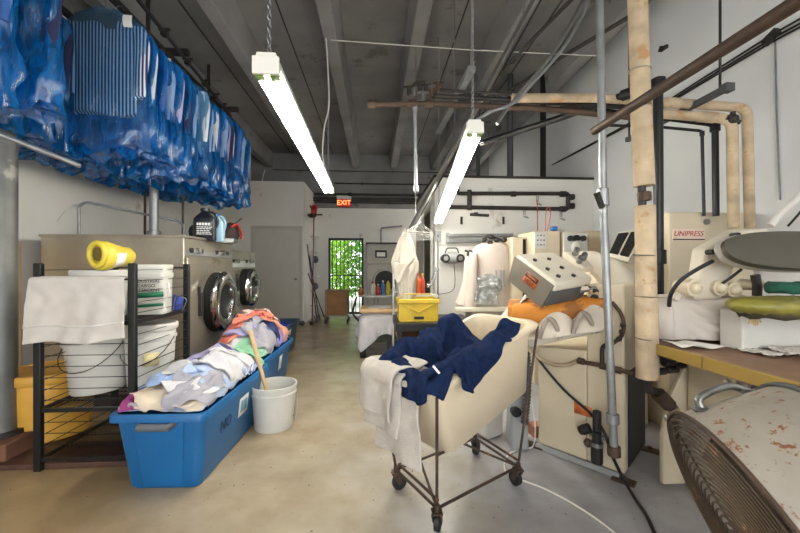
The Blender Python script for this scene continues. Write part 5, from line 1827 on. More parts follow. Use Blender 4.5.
# keep the start sheet parallel to the tilted rim
du = (P - np.array(cst_)) @ np.array(e_u)
P[..., 2] += du * math.tan(tilt)
P = cloth(P, 1.12, 0.9, tub_collide(0.14), steps=42, bend=0.5, friction=0.985, lift=lf)
rb_ = cloth_obj('terry_robe', P, Matrix.Identity(4), M_ROBE, solid=0.014, sub=2)
tag(rb_, 'crumpled navy terry robe lying over the front rim of the beige tub', 'robe')
ip = int(54 * 0.5), int(46 * 0.12)
qv = Vector(P[ip])
best = min((((400 + FPX * (CY * q_[0] - SY * q_[1]) / (SY * q_[0] + CY * q_[1])) - 436) ** 2 + ((266.5 + FPX * (EYE - q_[2]) / (SY * q_[0] + CY * q_[1])) - 371) ** 2 + 60 * (SY * q_[0] + CY * q_[1]), tuple(q_)) for q_ in P.reshape(-1, 3))[1]
MB().box(Vector(best) + Vector((0, -0.012, 0.006)), (0.010, 0.004, 0.045), Matrix.Rotation(R(-40), 3, 'Y')).build('care_tag', M_TAGP, rb_)

# folded towels over the low end of the tub
M_TOW = material('off_white_terry', (190, 183, 175), rough=1.0, var=0.07, scale=20, bump=0.4, bscale=200, spec=0.1)


def rim_towel(label, v0, v1, hang, inside, layer, mat, skew=0.0, seed=0):
    n_, m_ = 46, 22
    P_ = []
    off = 0.010 + layer * 0.016
    for i in range(n_):
        s_ = i / (n_ - 1) * (inside + hang + 0.07)
        row = []
        for j in range(m_):
            f_ = j / (m_ - 1)
            v = v0 + (v1 - v0) * f_
            wv = 0.008 * math.sin(f_ * 9 + seed * 2 + s_ * 6) + 0.012 * noise.noise(Vector((f_ * 3 + seed, s_ * 8, layer)))
            if s_ < inside:
                q = tp(-HU + 0.05 + (inside - s_), v, off - 0.05 * min(1, (inside - s_) / 0.05) * 0.6 + wv * 0.4)
            elif s_ < inside + 0.07:
                a_ = (s_ - inside) / 0.07 * PI / 2
                q = tp(-HU + 0.02, v, -0.02) + (-e_u) * (0.03 + off) * math.sin(a_) * 1.1 + t_w * (0.03 + off) * math.cos(a_)
                q += (-e_u) * wv * 0.5
            else:
                h_ = s_ - inside - 0.07
                q = tp(-HU + 0.02, v, -0.02) + (-e_u) * (0.033 + off * 1.1 + wv * 1.2 + 0.02 * h_) - Vector((0, 0, h_)) + e_v * skew * h_
            row.append(q)
        P_.append(row)
    mb_ = MB()
    mb_.grid(P_)
    return tag(mb_.build('towel', mat, solid=0.012, sub=1, sharp=180), label, 'towel', 'off-white towels on the tub rim')


rim_towel('long off-white towel hanging lowest over the low end of the beige tub', -0.16, 0.20, 0.36, 0.10, 0, M_TOW, -0.1, 1)
rim_towel('off-white towel folded over the long one on the tub rim, middle layer', -0.06, 0.25, 0.25, 0.11, 1.4, M_TOW, 0.02, 2)
rim_towel('topmost short off-white towel on the low tub rim', -0.04, 0.26, 0.17, 0.12, 2.9, M_TOW, 0.08, 3)
# ================================================================== RIGHT SIDE
# ------------------------------------------------------------------ on the inner room wall
WYF = BY0 - 0.03
def wl(px, py, off=0.045):
    return on_y(px, py, BY0 - off)


pt = thing('steam_header', 'dark iron pipe loop of two rails on the white inner room wall', 'pipe', wl(510, 208))
hp_ = MB()
hp_.tube(round_corners([wl(457.5, 180), wl(457.5, 193.5), wl(568, 193.5), wl(568, 209), wl(449, 207)], 0.03), 0.026, 12)
hp_.build('pipe', M_IRON, pt)
MB().cyl(wl(469.5, 190), wl(469.5, 210), 0.03, n=12).build('tee_fitting', M_IRON, pt)
MB().cyl(wl(511, 194), wl(516, 194), 0.036, n=12).build('union_fitting', M_IRON, pt, bevel=0.006)
for px, py in ((563, 194), (563, 209), (571, 197), (571, 206)):
    MB().cyl(wl(px - 3, py), wl(px + 3, py), 0.04, n=12).build('elbow_fitting', M_IRON, pt, bevel=0.008)
for px, py in ((524.5, 211), (561, 213), (537.5, 198)):
    v_ = MB().cyl(wl(px, py - 2, 0.04), wl(px, py + 4, 0.04), 0.016, n=10).bar(wl(px - 1, py + 5, 0.05), wl(px + 4, py + 7, 0.06), 0.02, 0.02)
    v_.build('drain_valve', M_STEEL, pt)
tag(MB().bar(wl(470, 214.5), wl(489, 215.5), 0.03, 0.035).bar(wl(474, 213.5, 0.045), wl(478, 213.5, 0.045), 0.03, 0.03).build('tool_bar', M_IRON, bevel=0.004), 'short dark tool bar on the inner room wall below the pipe loop', 'bar')
for k, (px, lb) in enumerate([(461.5, 'dark wall hook beneath the pipe loop, nearer the sloping light'), (503.5, 'dark wall hook beneath the pipe loop, above the shirt form')]):
    tag(MB().bar(wl(px, 217, 0.02), wl(px, 224, 0.05), 0.03, 0.02).build('wall_hook', M_IRON), lb, 'hook')
tr_ = thing('tube_rack', 'pair of grey metal rails on the inner room wall behind the shirt form', 'rack', wl(480, 240))
for py in (235.5, 241):
    MB().bar(wl(447, py, 0.05), wl(513, py - 0.5, 0.05), 0.045, 0.04).build('rail', M_STEEL, tr_, bevel=0.006)
MB().bar(wl(447.5, 233, 0.03), wl(447.5, 243, 0.03), 0.05, 0.04).build('end_bracket', M_STEEL, tr_)
rd = thing('radio', 'grey rounded portable radio on the inner room wall beside the shirt form', 'radio', wl(452, 258))
rc = wl(452, 258, 0.1)
MB().ball(rc, (0.16, 0.08, 0.075), 28).build('body', M_GREY, rd)
for s_ in (-1, 1):
    MB().cyl(rc + Vector((s_ * 0.095, -0.05, -0.005)), rc + Vector((s_ * 0.095, -0.085, -0.005)), 0.055, n=24).build('speaker', M_BLACK, rd, bevel=0.006)
    MB().cyl(rc + Vector((s_ * 0.095, -0.084, -0.005)), rc + Vector((s_ * 0.095, -0.09, -0.005)), 0.03, n=20).build('speaker_cone', M_STEEL, rd)
MB().tube(round_corners([rc + Vector((-0.09, 0, 0.05)), rc + Vector((-0.07, 0, 0.13)), rc + Vector((0.07, 0, 0.13)), rc + Vector((0.09, 0, 0.05))], 0.03), 0.01, 8).build('carry_handle', M_DGREY, rd)
pipe_thing('power_cord', 'thin dark cord drooping from the radio down the inner room wall', [wl(454, 264), wl(455, 282), wl(452, 291), wl(440, 294), wl(437, 292)], 0.004, M_BLACK, 'cord', 6, 5)
ob = thing('switch_box', 'small grey switch box at the corner of the inner room wall', 'switch', wl(438, 236))
MB().box(wl(438, 236, 0.02), (0.07, 0.05, 0.14)).build('box', M_GREY, ob, bevel=0.004)
MB().box(wl(438, 236, 0.05), (0.015, 0.02, 0.03)).build('lever', M_BLACK, ob)
pipe_thing('wall_conduit', 'thin grey conduit down the corner of the inner room wall', [wl(438, 239), wl(438, 300)], 0.01, M_GALV)

# ------------------------------------------------------------------ shirt-pressing form
sf_o = at(488, 330, 4.3)
sf = thing('shirt_form', 'tall off-white shirt pressing form with draped sleeves and clear film', 'press form', (sf_o.x, sf_o.y, 0))
M_FORM = material('off_white_form_cover', (200, 187, 178), rough=0.85, var=0.05, scale=6, stain=(196, 176, 164), stain_at=0.66, bump=0.05, bscale=60)


def fx(px, py, d=0.0):
    return at(px, py, 4.3 + d)


mb = MB()
loops = []
for py, xl, xr, t_ in [(311, 473, 510, 0.14), (300, 472.5, 510, 0.16), (275, 473, 509.5, 0.17), (258, 472.5, 509, 0.17), (250, 473, 508.5, 0.16), (246, 476, 507, 0.14), (243, 482, 503, 0.11), (241.5, 487, 498, 0.06)]:
    a_, b_ = fx(xl, py), fx(xr, py)
    c_ = (a_ + b_) / 2
    h_ = (b_.x - a_.x) / 2
    loops.append([Vector((c_.x + h_ * math.copysign(abs(math.cos(2 * PI * j / 32)) ** 0.6, math.cos(2 * PI * j / 32)), c_.y + t_ * math.sin(2 * PI * j / 32) + 0.006 * math.sin(9 * 2 * PI * j / 32 + py), c_.z)) for j in range(32)])
mb.ring(loops)
mb.build('padded_body', M_FORM, sf, sharp=180)
for k, (pts, lb) in enumerate([([(471, 252), (469, 265), (468, 282), (464, 297), (461, 305)], 0), ([(474, 253), (472.5, 268), (472, 285), (470, 300), (469, 308)], 1)]):
    MB().tube(catmull([fx(x, y, -0.12 - 0.05 * k) for x, y in pts], 5), [0.05 + 0.0012 * i for i in range(21)], 12).build('sleeve', M_FORM, sf, sharp=180)
for px in (466.5, 470.5):
    MB().bar(fx(px - 1.5, 250.5, -0.16), fx(px + 1.5, 251.5, -0.16), 0.03, 0.02).bar(fx(px + 1.5, 251.5, -0.16), fx(px + 1.2, 256, -0.16), 0.02, 0.02).build('sleeve_clamp', M_IRON, sf)
cl_ = MB()
for px, py in ((484, 240), (491, 237), (497, 240), (504, 240), (490, 243)):
    cl_.ball(fx(px, py, -0.1), (0.035, 0.035, 0.03), 10)
cl_.tube(catmull([fx(482, 242, -0.1), fx(488, 236, -0.1), fx(494, 238, -0.1), fx(506, 241, -0.1)], 5), 0.016, 8)
cl_.build('collar_clamp', M_IRON, sf)
for px in (496, 501, 504):
    MB().bar(fx(px, 270, -0.2), fx(px + 0.5, 287, -0.2), 0.03, 0.015).build('metal_rib', M_GREY, sf)
bs = MB().hexa([fx(455, 312, -0.3), fx(512, 312, -0.3), fx(512, 306, 0.25), fx(458, 306, 0.25), fx(455, 308, -0.3), fx(512, 308, -0.3), fx(512, 302, 0.25), fx(458, 302, 0.25)])
bs.build('base_tray', M_CREAM2, sf, bevel=0.006)
MB().span((sf_o.x - 0.22, sf_o.y - 0.12, 0), (sf_o.x + 0.2, sf_o.y + 0.2, fx(480, 311).z)).build('pedestal', M_CREAM2, sf, bevel=0.01)
rng = np.random.default_rng(2)
bgm = MB()
rows = []
for i in range(18):
    row = []
    for j in range(18):
        u, v = i / 17, j / 17
        q = fx(476 + 24 * u + 2 * math.sin(v * 6), 279 + 26 * v - 5 * math.sin(u * PI) * (1 - v), -0.22)
        q.y += 0.05 * noise.noise(Vector((u * 7, v * 7, 1)))
        row.append(q)
    rows.append(row)
bgm.grid(rows)
tag(bgm.build('clear_film_bag', M_CLEAR, sharp=180, solid=0.004), 'crumpled clear plastic bag hung on the shirt form front', 'bag')

# ------------------------------------------------------------------ cabinets beyond the hot press
def cabinet_px(name, label, cat, x0, x1, y0, Z, depth, mat, extra=None):
    a_, b_ = at(x0, y0, Z), at(x1, y0, Z)
    t = thing(name, label, cat, ((a_.x + b_.x) / 2, a_.y + depth / 2, 0))
    yf = min(a_.y, b_.y)
    MB().span((a_.x, yf, 0), (b_.x, yf + depth, a_.z)).build('cabinet', mat, t, bevel=0.008)
    return t, a_, b_, yf


t, a_, b_, yf = cabinet_px('press_cabinet', 'tall cream cabinet with black side panel behind the hot press head', 'cabinet', 512, 523, 237, 4.1, 0.5, M_CREAM)
MB().span((b_.x, yf + 0.05, 0.9), (b_.x + 0.12, yf + 0.48, a_.z - 0.02)).build('dark_side', M_BLACK, t)  # solid black box set against the cabinet side
MB().span((b_.x, yf + 0.02, a_.z - 0.02), (b_.x + 0.12, yf + 0.48, a_.z)).build('top_flap', M_CREAM, t)
t, a_, b_, yf = cabinet_px('control_cabinet', 'cream control cabinet with two push-button panels behind the hot press', 'cabinet', 533.5, 560, 231, 3.95, 0.45, M_CREAM)
pnl = MB().span((a_.x - 0.004, yf - 0.012, a_.z - 0.19), (a_.x + 0.13, yf, a_.z - 0.015)).build('button_panel', M_WHITEM, t, bevel=0.003)
for i in range(3):
    for j in range(3):
        MB().cyl((a_.x + 0.03 + 0.035 * i, yf - 0.012, a_.z - 0.05 - 0.05 * j), (a_.x + 0.03 + 0.035 * i, yf - 0.022, a_.z - 0.05 - 0.05 * j), 0.008, n=10).build('button', M_DGREY if (i + j) % 2 else M_STEEL, pnl)
t, a_, b_, yf = cabinet_px('control_cabinet', 'white-faced control cabinet with gauges behind the hot press arm', 'cabinet', 562.5, 587, 232, 3.95, 0.45, M_CREAM)
MB().span((a_.x, yf - 0.012, a_.z - 0.3), (b_.x, yf, a_.z - 0.015)).build('face_panel', M_WHITEM, t, bevel=0.003)
gz = a_.z - 0.07
for f_, r_, m_ in ((0.25, 0.03, M_IRON), (0.5, 0.036, M_BLACK), (0.78, 0.03, M_IRON)):
    MB().cyl((a_.x + (b_.x - a_.x) * f_, yf - 0.012, gz), (a_.x + (b_.x - a_.x) * f_, yf - 0.04, gz), r_, n=18).build('gauge', m_, t)
MB().ball((a_.x + (b_.x - a_.x) * 0.5, yf - 0.03, gz - 0.1), (0.06, 0.03, 0.08)).build('white_valve_cover', M_WHITEP, t)
t, a_, b_, yf = cabinet_px('press_cabinet', 'tan cabinet beyond the white-faced control cabinet', 'cabinet', 588, 606, 231, 4.1, 0.4, material('tan_enamel', (198, 180, 150), rough=0.5, var=0.05))
bt = wl(553.5, 228.5, 0.03)
bt = at(553.5, 229, 4.1)
tag(MB().span((bt.x - 0.03, bt.y - 0.04, bt.z - 0.02), (bt.x + 0.03, bt.y + 0.02, bt.z + 0.025)).build('blue_tape', material('blue_tape', (40, 110, 190), rough=0.5), bevel=0.01), 'small blue tape roll on top of the control cabinet', 'tape')
for k, (pts, lb) in enumerate([([(537.5, 200), (537.5, 225), (537.5, 253)], 'straight red cord hanging from the pipe loop to the control cabinet'), ([(545.5, 232), (546, 212), (549, 207), (550.5, 215), (547.5, 231)], 'looped red and white cord above the control cabinet')]):
    pipe_thing('red_cable', lb, [at(x, y, 4.0 if k else 4.3) for x, y in pts], 0.006, M_RED if not k else material('faded_red_cord', (190, 110, 100), rough=0.6), 'cord', 6, 6)
sh_ = wl(538, 253)

# ------------------------------------------------------------------ another press behind: sloped hood with dark windows
hd_ = thing('vented_press', 'cream press hood with two dark slanted windows behind the lagged pipe', 'press', at(625, 400, 2.95))
q = [at(607, 256, 3.0), at(628, 262, 2.8), at(646, 228, 2.95), at(618, 232, 3.2)]
mb = MB()
back = Vector((0.28, 0.25, -0.05))
mb.hexa([q[0], q[1], q[1] + back, q[0] + back, q[3], q[2], q[2] + back, q[3] + back])
mb.build('hood', M_CREAM2, hd_, bevel=0.01)
nrm = (q[1] - q[0]).cross(q[3] - q[0]).normalized()
if nrm.y > 0:
    nrm = -nrm
for u0, u1 in ((0.08, 0.46), (0.56, 0.92)):
    w_ = MB()
    P_ = []
    for u, v in ((u0, 0.12), (u1, 0.12), (u1, 0.88), (u0, 0.88)):
        P_.append((q[0] * (1 - u) + q[1] * u) * (1 - v) + (q[3] * (1 - u) + q[2] * u) * v + nrm * 0.012)
    w_.prism(P_, -nrm * 0.02)
    w_.build('window', M_BLACK, hd_)
lo = [at(604, 300, 3.05), at(640, 300, 2.8)]
MB().span((lo[0].x, lo[1].y + 0.1, 0), (lo[1].x + 0.15, lo[0].y + 0.35, at(610, 262, 2.95).z)).build('body', M_CREAM, hd_, bevel=0.02)
tag(MB().box(at(619, 216, 4.6), (0.1, 0.05, 0.2)).cyl(at(619, 222, 4.6), at(619, 240, 4.6), 0.02).build('wall_box', M_GREY, bevel=0.006), 'small grey electrical box high beyond the dark-windowed hood', 'box')

# ------------------------------------------------------------------ HOT press
HA, HB_, HC = cw(0.955, 2.56, 0), cw(1.315, 2.165, 0), cw(1.695, 2.55, 0)
HD = HA + HC - HB_
hp = thing('steam_press', 'cream steam press with orange padded buck and HOT warning on its head', 'press', (HA + HC) / 2)
Zv = Vector((0, 0, 1))
dAB = (HB_ - HA)
dBC = (HC - HB_)


def hx(u, v, z):                                        # u along the front from A to B, v backwards
    return HA + dAB * u + dBC * v + Zv * z


MB().hexa([hx(0, 0, 0.03), hx(0.6, 0, 0.03), hx(0.6, 1, 0.03), hx(0, 1, 0.03), hx(0, 0, 0.70), hx(0.6, 0, 0.72), hx(0.6, 1, 0.72), hx(0, 1, 0.70)]).build('lower_cabinet', M_CREAM, hp, bevel=0.008)
MB().hexa([hx(0.6, 0, 0.03), hx(1, 0, 0.03), hx(1, 0.95, 0.03), hx(0.6, 0.95, 0.03), hx(0.6, 0, 1.14), hx(1, 0, 1.14), hx(1, 0.95, 1.14), hx(0.6, 0.95, 1.14)]).build('column', M_CREAM, hp, bevel=0.012)
MB().hexa([hx(1.003, 0.12, 0.05), hx(1.012, 0.12, 0.05), hx(1.012, 0.9, 0.05), hx(1.003, 0.9, 0.05), hx(1.003, 0.12, 0.62), hx(1.012, 0.12, 0.62), hx(1.012, 0.9, 0.62), hx(1.003, 0.9, 0.62)]).build('dark_side_panel', M_BLACK, hp)  # thin black panel over the column's side face
for u, v in ((-0.03, 0.0), (1.0, -0.04), (1.05, 0.95)):
    MB().box(hx(u, v, 0.006), (0.12, 0.07, 0.012), Matrix.Rotation(R(-48), 3, 'Z')).cyl(hx(u, v, 0.012), hx(u, v, 0.03), 0.016, n=6).build('floor_flange', M_RUSTPIPE, hp, bevel=0.002)
MB().hexa([hx(-0.02, -0.06, 0.004), hx(0.95, -0.05, 0.004), hx(0.95, 0.0, 0.004), hx(-0.02, 0.0, 0.004), hx(-0.02, -0.02, 0.03), hx(0.95, -0.02, 0.03), hx(0.95, 0.0, 0.03), hx(-0.02, 0.0, 0.03)]).build('kick_plate', M_GREY, hp)
# knobs on the column
fn = Vector((dAB.y, -dAB.x, 0)).normalized()
if fn.y > 0:
    fn = -fn
for py, r_ in ((291, 0.012), (298, 0.02)):
    c_ = hx(0.70, 0, 0)
    d_ = EYE - (py - 266.5) / FPX * 2.25
    c_.z = d_
    MB().cyl(c_, c_ + fn * 0.03, r_, n=16).build('knob', M_BLACK, hp, bevel=0.003)
c_ = hx(0.16, 0, 0); c_.z = 0.60
MB().cyl(c_, c_ + fn * 0.004, 0.006).build('bolt_hole', M_BLACK, hp)
# warning sticker
sm = MB()
c0 = hx(0.46, 0, 0.31) + fn * 0.002
c1 = hx(0.66, 0, 0.31) + fn * 0.002
sm.add([c0, c1, c1 + Zv * 0.06, c0 + Zv * 0.075], [(0, 1, 2, 3)])
sm.build('warning_sticker', material('orange_sticker', (206, 110, 54), rough=0.5, stain=(60, 30, 20), stain_at=0.6, stain_scale=60), hp, solid=0.002)

# tray, buck and padding in front of the column
eb = (at(604, 300, 2.33) - at(508, 300, 2.5)); eb.z = 0
eL = eb.length
eb.normalize()
en = Vector((eb.y, -eb.x, 0))
if en.y > 0:
    en = -en
bo = at(508, 300, 2.5)


def bk(s, n_, z):
    return Vector((bo.x, bo.y, 0)) + eb * (s * eL) + en * n_ + Zv * z


tr = MB()
tr.hexa([bk(0.22, 0.15, 0.74), bk(1.0, 0.10, 0.86), bk(1.0, -0.2, 0.86), bk(0.22, -0.2, 0.74), bk(0.18, 0.2, 0.80), bk(1.02, 0.13, 0.97), bk(1.02, -0.22, 0.97), bk(0.18, -0.22, 0.80)])
tr.build('tray', M_CREAM2, hp, bevel=0.012)
tr = MB()
tr.tube([bk(0.18, 0.205, 0.80), bk(0.55, 0.19, 0.84), bk(1.02, 0.135, 0.97)], 0.012, 10)
tr.build('tray_lip', M_CREAM2, hp)
bu = MB()
loops = []
for i in range(15):
    s = i / 14
    w_ = 0.15 * (0.35 + 0.65 * min(1, s / 0.3) ** 0.5)
    z_ = 0.965 + 0.035 * s
    hgt = 0.075
    loops.append([bk(s, w_ * math.cos(2 * PI * j / 24), z_ + hgt * (1.0 if math.sin(2 * PI * j / 24) > 0 else 1.5) * math.copysign(abs(math.sin(2 * PI * j / 24)) ** 0.8, math.sin(2 * PI * j / 24)) + 0.006 * math.sin(7 * s + j) - (0.02 * (1 - s) ** 2)) for j in range(24)])
bu.ring(loops)
M_OR = material('scorched_orange_pad', (206, 132, 46), rough=0.75, var=0.15, scale=6, stain=(148, 92, 40), stain_at=0.5, stain_scale=6, bump=0.1)
bu.build('buck_pad', M_OR, hp, sharp=180)
pd_ = MB()
rows = []
for i in range(60):
    s = 0.30 + 0.70 * i / 59
    row = []
    for j in range(12):
        v = j / 11
        arch = abs(math.sin((s - 0.30) / 0.70 * PI * 2.0)) ** 0.7
        wv = 0.075 * arch
        z_ = 0.80 + 0.13 * (s - 0.3) + (0.05 + 0.125 * arch) * v
        row.append(bk(s + 0.02 * math.sin(v * 3), 0.195 - 0.05 * v - 0.03 * v * v + 0.03 * arch * (1 - v), z_))
    rows.append(row)
pd_.grid(rows)
pd_.build('padding', material('grey_white_padding', (206, 196, 182), rough=0.9, var=0.08, stain=(150, 132, 112), stain_at=0.58, stain_scale=7), hp, solid=0.02, sub=1, sharp=180)
lp_ = MB()
for s0 in (0.42, 0.74):
    pts = [bk(s0 - 0.10 + 0.2 * k / 12, 0.215 + 0.01 * math.sin(k), 0.80 + 0.13 * (s0 - 0.3) + 0.12 * math.sin(PI * k / 12) ** 0.8) for k in range(13)]
    lp_.tube(pts, 0.014, 10)
lp_.build('padding_edge', material('dark_padding', (150, 140, 128), rough=0.9, var=0.15), hp)
wc = MB()
rows = []
for i in range(20):
    row = []
    for j in range(16):
        u, v = i / 19, j / 15
        p_ = bk(-0.22 + 0.42 * u, -0.18 + 0.26 * v, 0.86 + 0.19 * u - 0.06 * (1 - u) * v)
        p_.z += 0.02 * math.sin(u * 11 + v * 4) + 0.02 * noise.noise(Vector((u * 5, v * 5, 2))) - 0.10 * (v - 0.5) ** 2
        row.append(p_)
    rows.append(row)
wc.grid(rows)
tag(wc.build('white_cloth', M_CLOTHW, solid=0.008, sub=1, sharp=180), 'white cloth spread on the tail end of the orange pressing buck', 'cloth')

# head: hinged box with HOT end plate
P0, P1, P3 = at(516.5, 253.5, 2.35), at(556, 282.5, 2.05), at(553.5, 251.5, 2.62)
dn = at(510, 277, 2.35) - P0
W_, L_ = P1 - P0, P3 - P0
hb_ = MB()
hb_.hexa([P0 + dn * 0.4, P1 + dn * 0.4, P1 + L_ + dn * 0.4, P0 + L_ + dn * 0.4, P0, P1, P1 + L_, P0 + L_])
hb_.build('head_cover', M_CREAM2, hp, bevel=0.02, seg=3)
hb_ = MB()
i_ = W_ * 0.02
hb_.hexa([P0 + dn * 1.05 + i_ + L_ * 0.0, P1 + dn * 1.0 - i_ * 4, P1 + dn * 0.95 - i_ * 2 + L_ * 0.9, P0 + dn * 0.95 + i_ + L_ * 0.9, P0 + dn * 0.38 + i_, P1 + dn * 0.38 - i_, P1 + dn * 0.38 - i_ + L_ * 0.95, P0 + dn * 0.38 + i_ + L_ * 0.95])
hb_.build('head_platen', M_DGREY, hp, bevel=0.006)
M_EPL = material('worn_grey_plate', (98, 90, 78), rough=0.45, metal=0.3, var=0.12, stain=(104, 92, 78), stain_at=0.6)
eo = -L_.normalized() * 0.004
hb_ = MB()
hb_.prism([P0 + dn * 0.12 + eo, P1 + dn * 0.12 + eo, P1 - W_ * 0.12 + dn * 1.1 + eo, P0 + dn * 1.12 + eo], -L_.normalized() * 0.012)
hb_.build('end_plate', M_EPL, hp, bevel=0.003)
fc = P0 + W_ * 0.52 + dn * 0.5 - L_.normalized() * 0.018
MW = frame(fc, W_, -dn)
if (MW.to_3x3() @ Vector((0, 0, 1))).dot(L_) > 0:
    pass
sm = MB()
MW = MW @ Matrix.Scale(0.68, 4)
w1, h1 = 0.085, 0.03
sm.add([MW @ Vector((-w1, -0.048, 0)), MW @ Vector((w1, -0.048, 0)), MW @ Vector((w1, 0.048, 0)), MW @ Vector((-w1, 0.048, 0))], [(0, 1, 2, 3)])
lab = sm.build('warning_label', material('hot_label', (188, 98, 50), rough=0.5), hp, solid=0.002)
sm = MB()
sm.add([MW @ Vector((-w1 + 0.004, 0.006, 0.003)), MW @ Vector((w1 - 0.004, 0.006, 0.003)), MW @ Vector((w1 - 0.004, 0.044, 0.003)), MW @ Vector((-w1 + 0.004, 0.044, 0.003))], [(0, 1, 2, 3)])
sm.build('warning_label_band', material('dark_label', (40, 22, 16), rough=0.5), hp, solid=0.001)
words_on('lettering', 'WARNING', 0.026, MW @ Matrix.Translation((0, 0.025, 0.005)), material('orange_letters', (220, 120, 60), rough=0.5), hp)
words_on('lettering', 'HOT', 0.056, MW @ Matrix.Translation((0, -0.022, 0.003)), material('dark_letters', (44, 24, 18), rough=0.5), hp)
for u, v in ((0.3, 0.18), (0.62, 0.18), (0.3, 0.55), (0.62, 0.55), (0.9, 0.55), (0.86, 0.2)):
    q = P0 + W_ * u + L_ * v
    nn = W_.cross(L_).normalized()
    if nn.z < 0:
        nn = -nn
    MB().cyl(q, q + nn * 0.012, 0.013, n=12).build('head_bolt', M_IRON, hp)
# yoke arm from the head back to the column
ym = MB()
arm = [(at(572, 258, 2.75), 0.05, 0.11), (at(590, 260, 2.72), 0.07, 0.13), (at(608, 270, 2.65), 0.10, 0.14), (at(622, 286, 2.6), 0.12, 0.14), (at(630, 310, 2.55), 0.13, 0.14), (at(634, 340, 2.5), 0.13, 0.13)]
loops = []
for i, (c_, h_, w_) in enumerate(arm):
    d_ = (arm[min(i + 1, 5)][0] - arm[max(i - 1, 0)][0]).normalized()
    sd = Vector((d_.y, -d_.x, 0)).normalized()
    u_ = sd.cross(d_)
    loops.append([c_ + sd * w_ * math.copysign(abs(math.cos(2 * PI * j / 20)) ** 0.6, math.cos(2 * PI * j / 20)) + u_ * h_ * math.copysign(abs(math.sin(2 * PI * j / 20)) ** 0.6, math.sin(2 * PI * j / 20)) for j in range(20)])
ym.ring(loops)
ym.build('yoke_arm', M_CREAM2, hp, sharp=50)
bx_ = MB()
ba = [at(568, 254, 2.6), at(588, 270, 2.45)]
bx_.bar(ba[0], ba[1], 0.10, 0.05)
bx_.build('linkage_plate', M_CREAM2, hp, bevel=0.01)
for px, py in ((575, 254), (583, 259), (579, 262)):
    MB().cyl(at(px, py, 2.42), at(px + 2, py - 5, 2.46), 0.02, n=12).build('linkage_cylinder', M_STEEL, hp, bevel=0.003)
# steam lines below the head
for pts, r_, m_, nm in [([(550, 284), (560, 288), (575, 284), (600, 292), (606, 296)], 0.012, M_RUSTPIPE, 'steam_line'), ([(553, 290), (566, 294), (580, 291), (596, 288)], 0.014, M_STEEL, 'steam_line'),
                        ([(577, 285), (590, 290), (603, 297)], 0.013, M_WRAP, 'steam_line')]:
    MB().tube(catmull([at(x, y, 2.28) for x, y in pts], 6), r_, 8).build(nm, m_, hp)
MB().ball(at(582, 288, 2.3), (0.05, 0.04, 0.025)).build('valve_cover', M_CREAM2, hp)
# hoses on the front
pf = lambda px, py, o_=0.03: hx(0, 0, 0) + 0 * Zv


def front(px, py, off=0.03):                            # point on the press front, pushed out
    d_ = ray(px, py)
    o_ = Vector((0, 0, EYE))
    p0 = HA + fn * off
    k_ = (p0 - o_).dot(fn) / d_.dot(fn)
    return o_ + d_ * k_


MB().tube(catmull([front(612, 302), front(620, 312), front(623.5, 322), front(622, 335), front(612, 344)], 6), 0.011, 8).build('steam_hose', M_RUSTPIPE, hp)
for f_ in ((623, 325), (622, 332), (619, 339)):
    MB().ball(front(*f_), 0.016, 10).build('hose_clip', M_IRON, hp)
MB().tube(round_corners([front(613, 343), front(602, 346), front(602, 366)], 0.03), 0.013, 8).build('steam_hose', M_IRON, hp)
MB().tube(catmull([front(530, 345, 0.1), front(538, 357, 0.06), front(552, 364, 0.04), front(566, 365), front(578, 361)], 6), 0.013, 10).build('cream_hose', M_WRAP, hp)
MB().tube([front(577, 361), front(610, 367), front(634, 374)], 0.014, 10).build('condensate_pipe', M_RUSTPIPE, hp)
for px, py in ((581, 361), (603, 366), (618, 370)):
    MB().cyl(front(px - 3, py - 0.5), front(px + 3, py + 0.8), 0.021, n=8).build('pipe_union', M_RUSTPIPE, hp)
# filter regulator
rgl = thing('pressure_regulator', 'black air filter regulator on the front of the cream steam press', 'regulator', front(598, 462, 0.05))
MB().cyl(front(597, 463, 0.06), front(597, 443, 0.06), 0.033, n=24).build('bowl', M_BLACK, rgl, bevel=0.006)
MB().cyl(front(597, 442, 0.06), front(597, 432, 0.06), 0.026, n=20).build('bracket', M_BLACK, rgl)
MB().cyl(front(597, 431, 0.06), front(597, 411, 0.06), 0.024, n=24).build('adjusting_knob', M_BLACK, rgl, bevel=0.004)
MB().cyl(front(597, 446, 0.06), front(597, 442, 0.06), 0.036, n=24).build('clamp_ring', M_STEEL, rgl)
MB().cyl(front(582, 430, 0.07), front(590, 428, 0.06), 0.03, n=18).build('gauge', M_BLACK, rgl, bevel=0.003)
MB().cyl(front(580, 430.5, 0.075), front(581.5, 430, 0.075), 0.026, n=18).build('gauge_face', M_RUSTPIPE, rgl)
MB().cyl(front(590, 433, 0.05), front(612, 441, 0.05), 0.014, n=10).build('inlet_pipe', M_STEEL, rgl)
MB().ball(front(588, 443, 0.06), 0.026, 12).build('brass_fitting', M_RUSTPIPE, rgl)
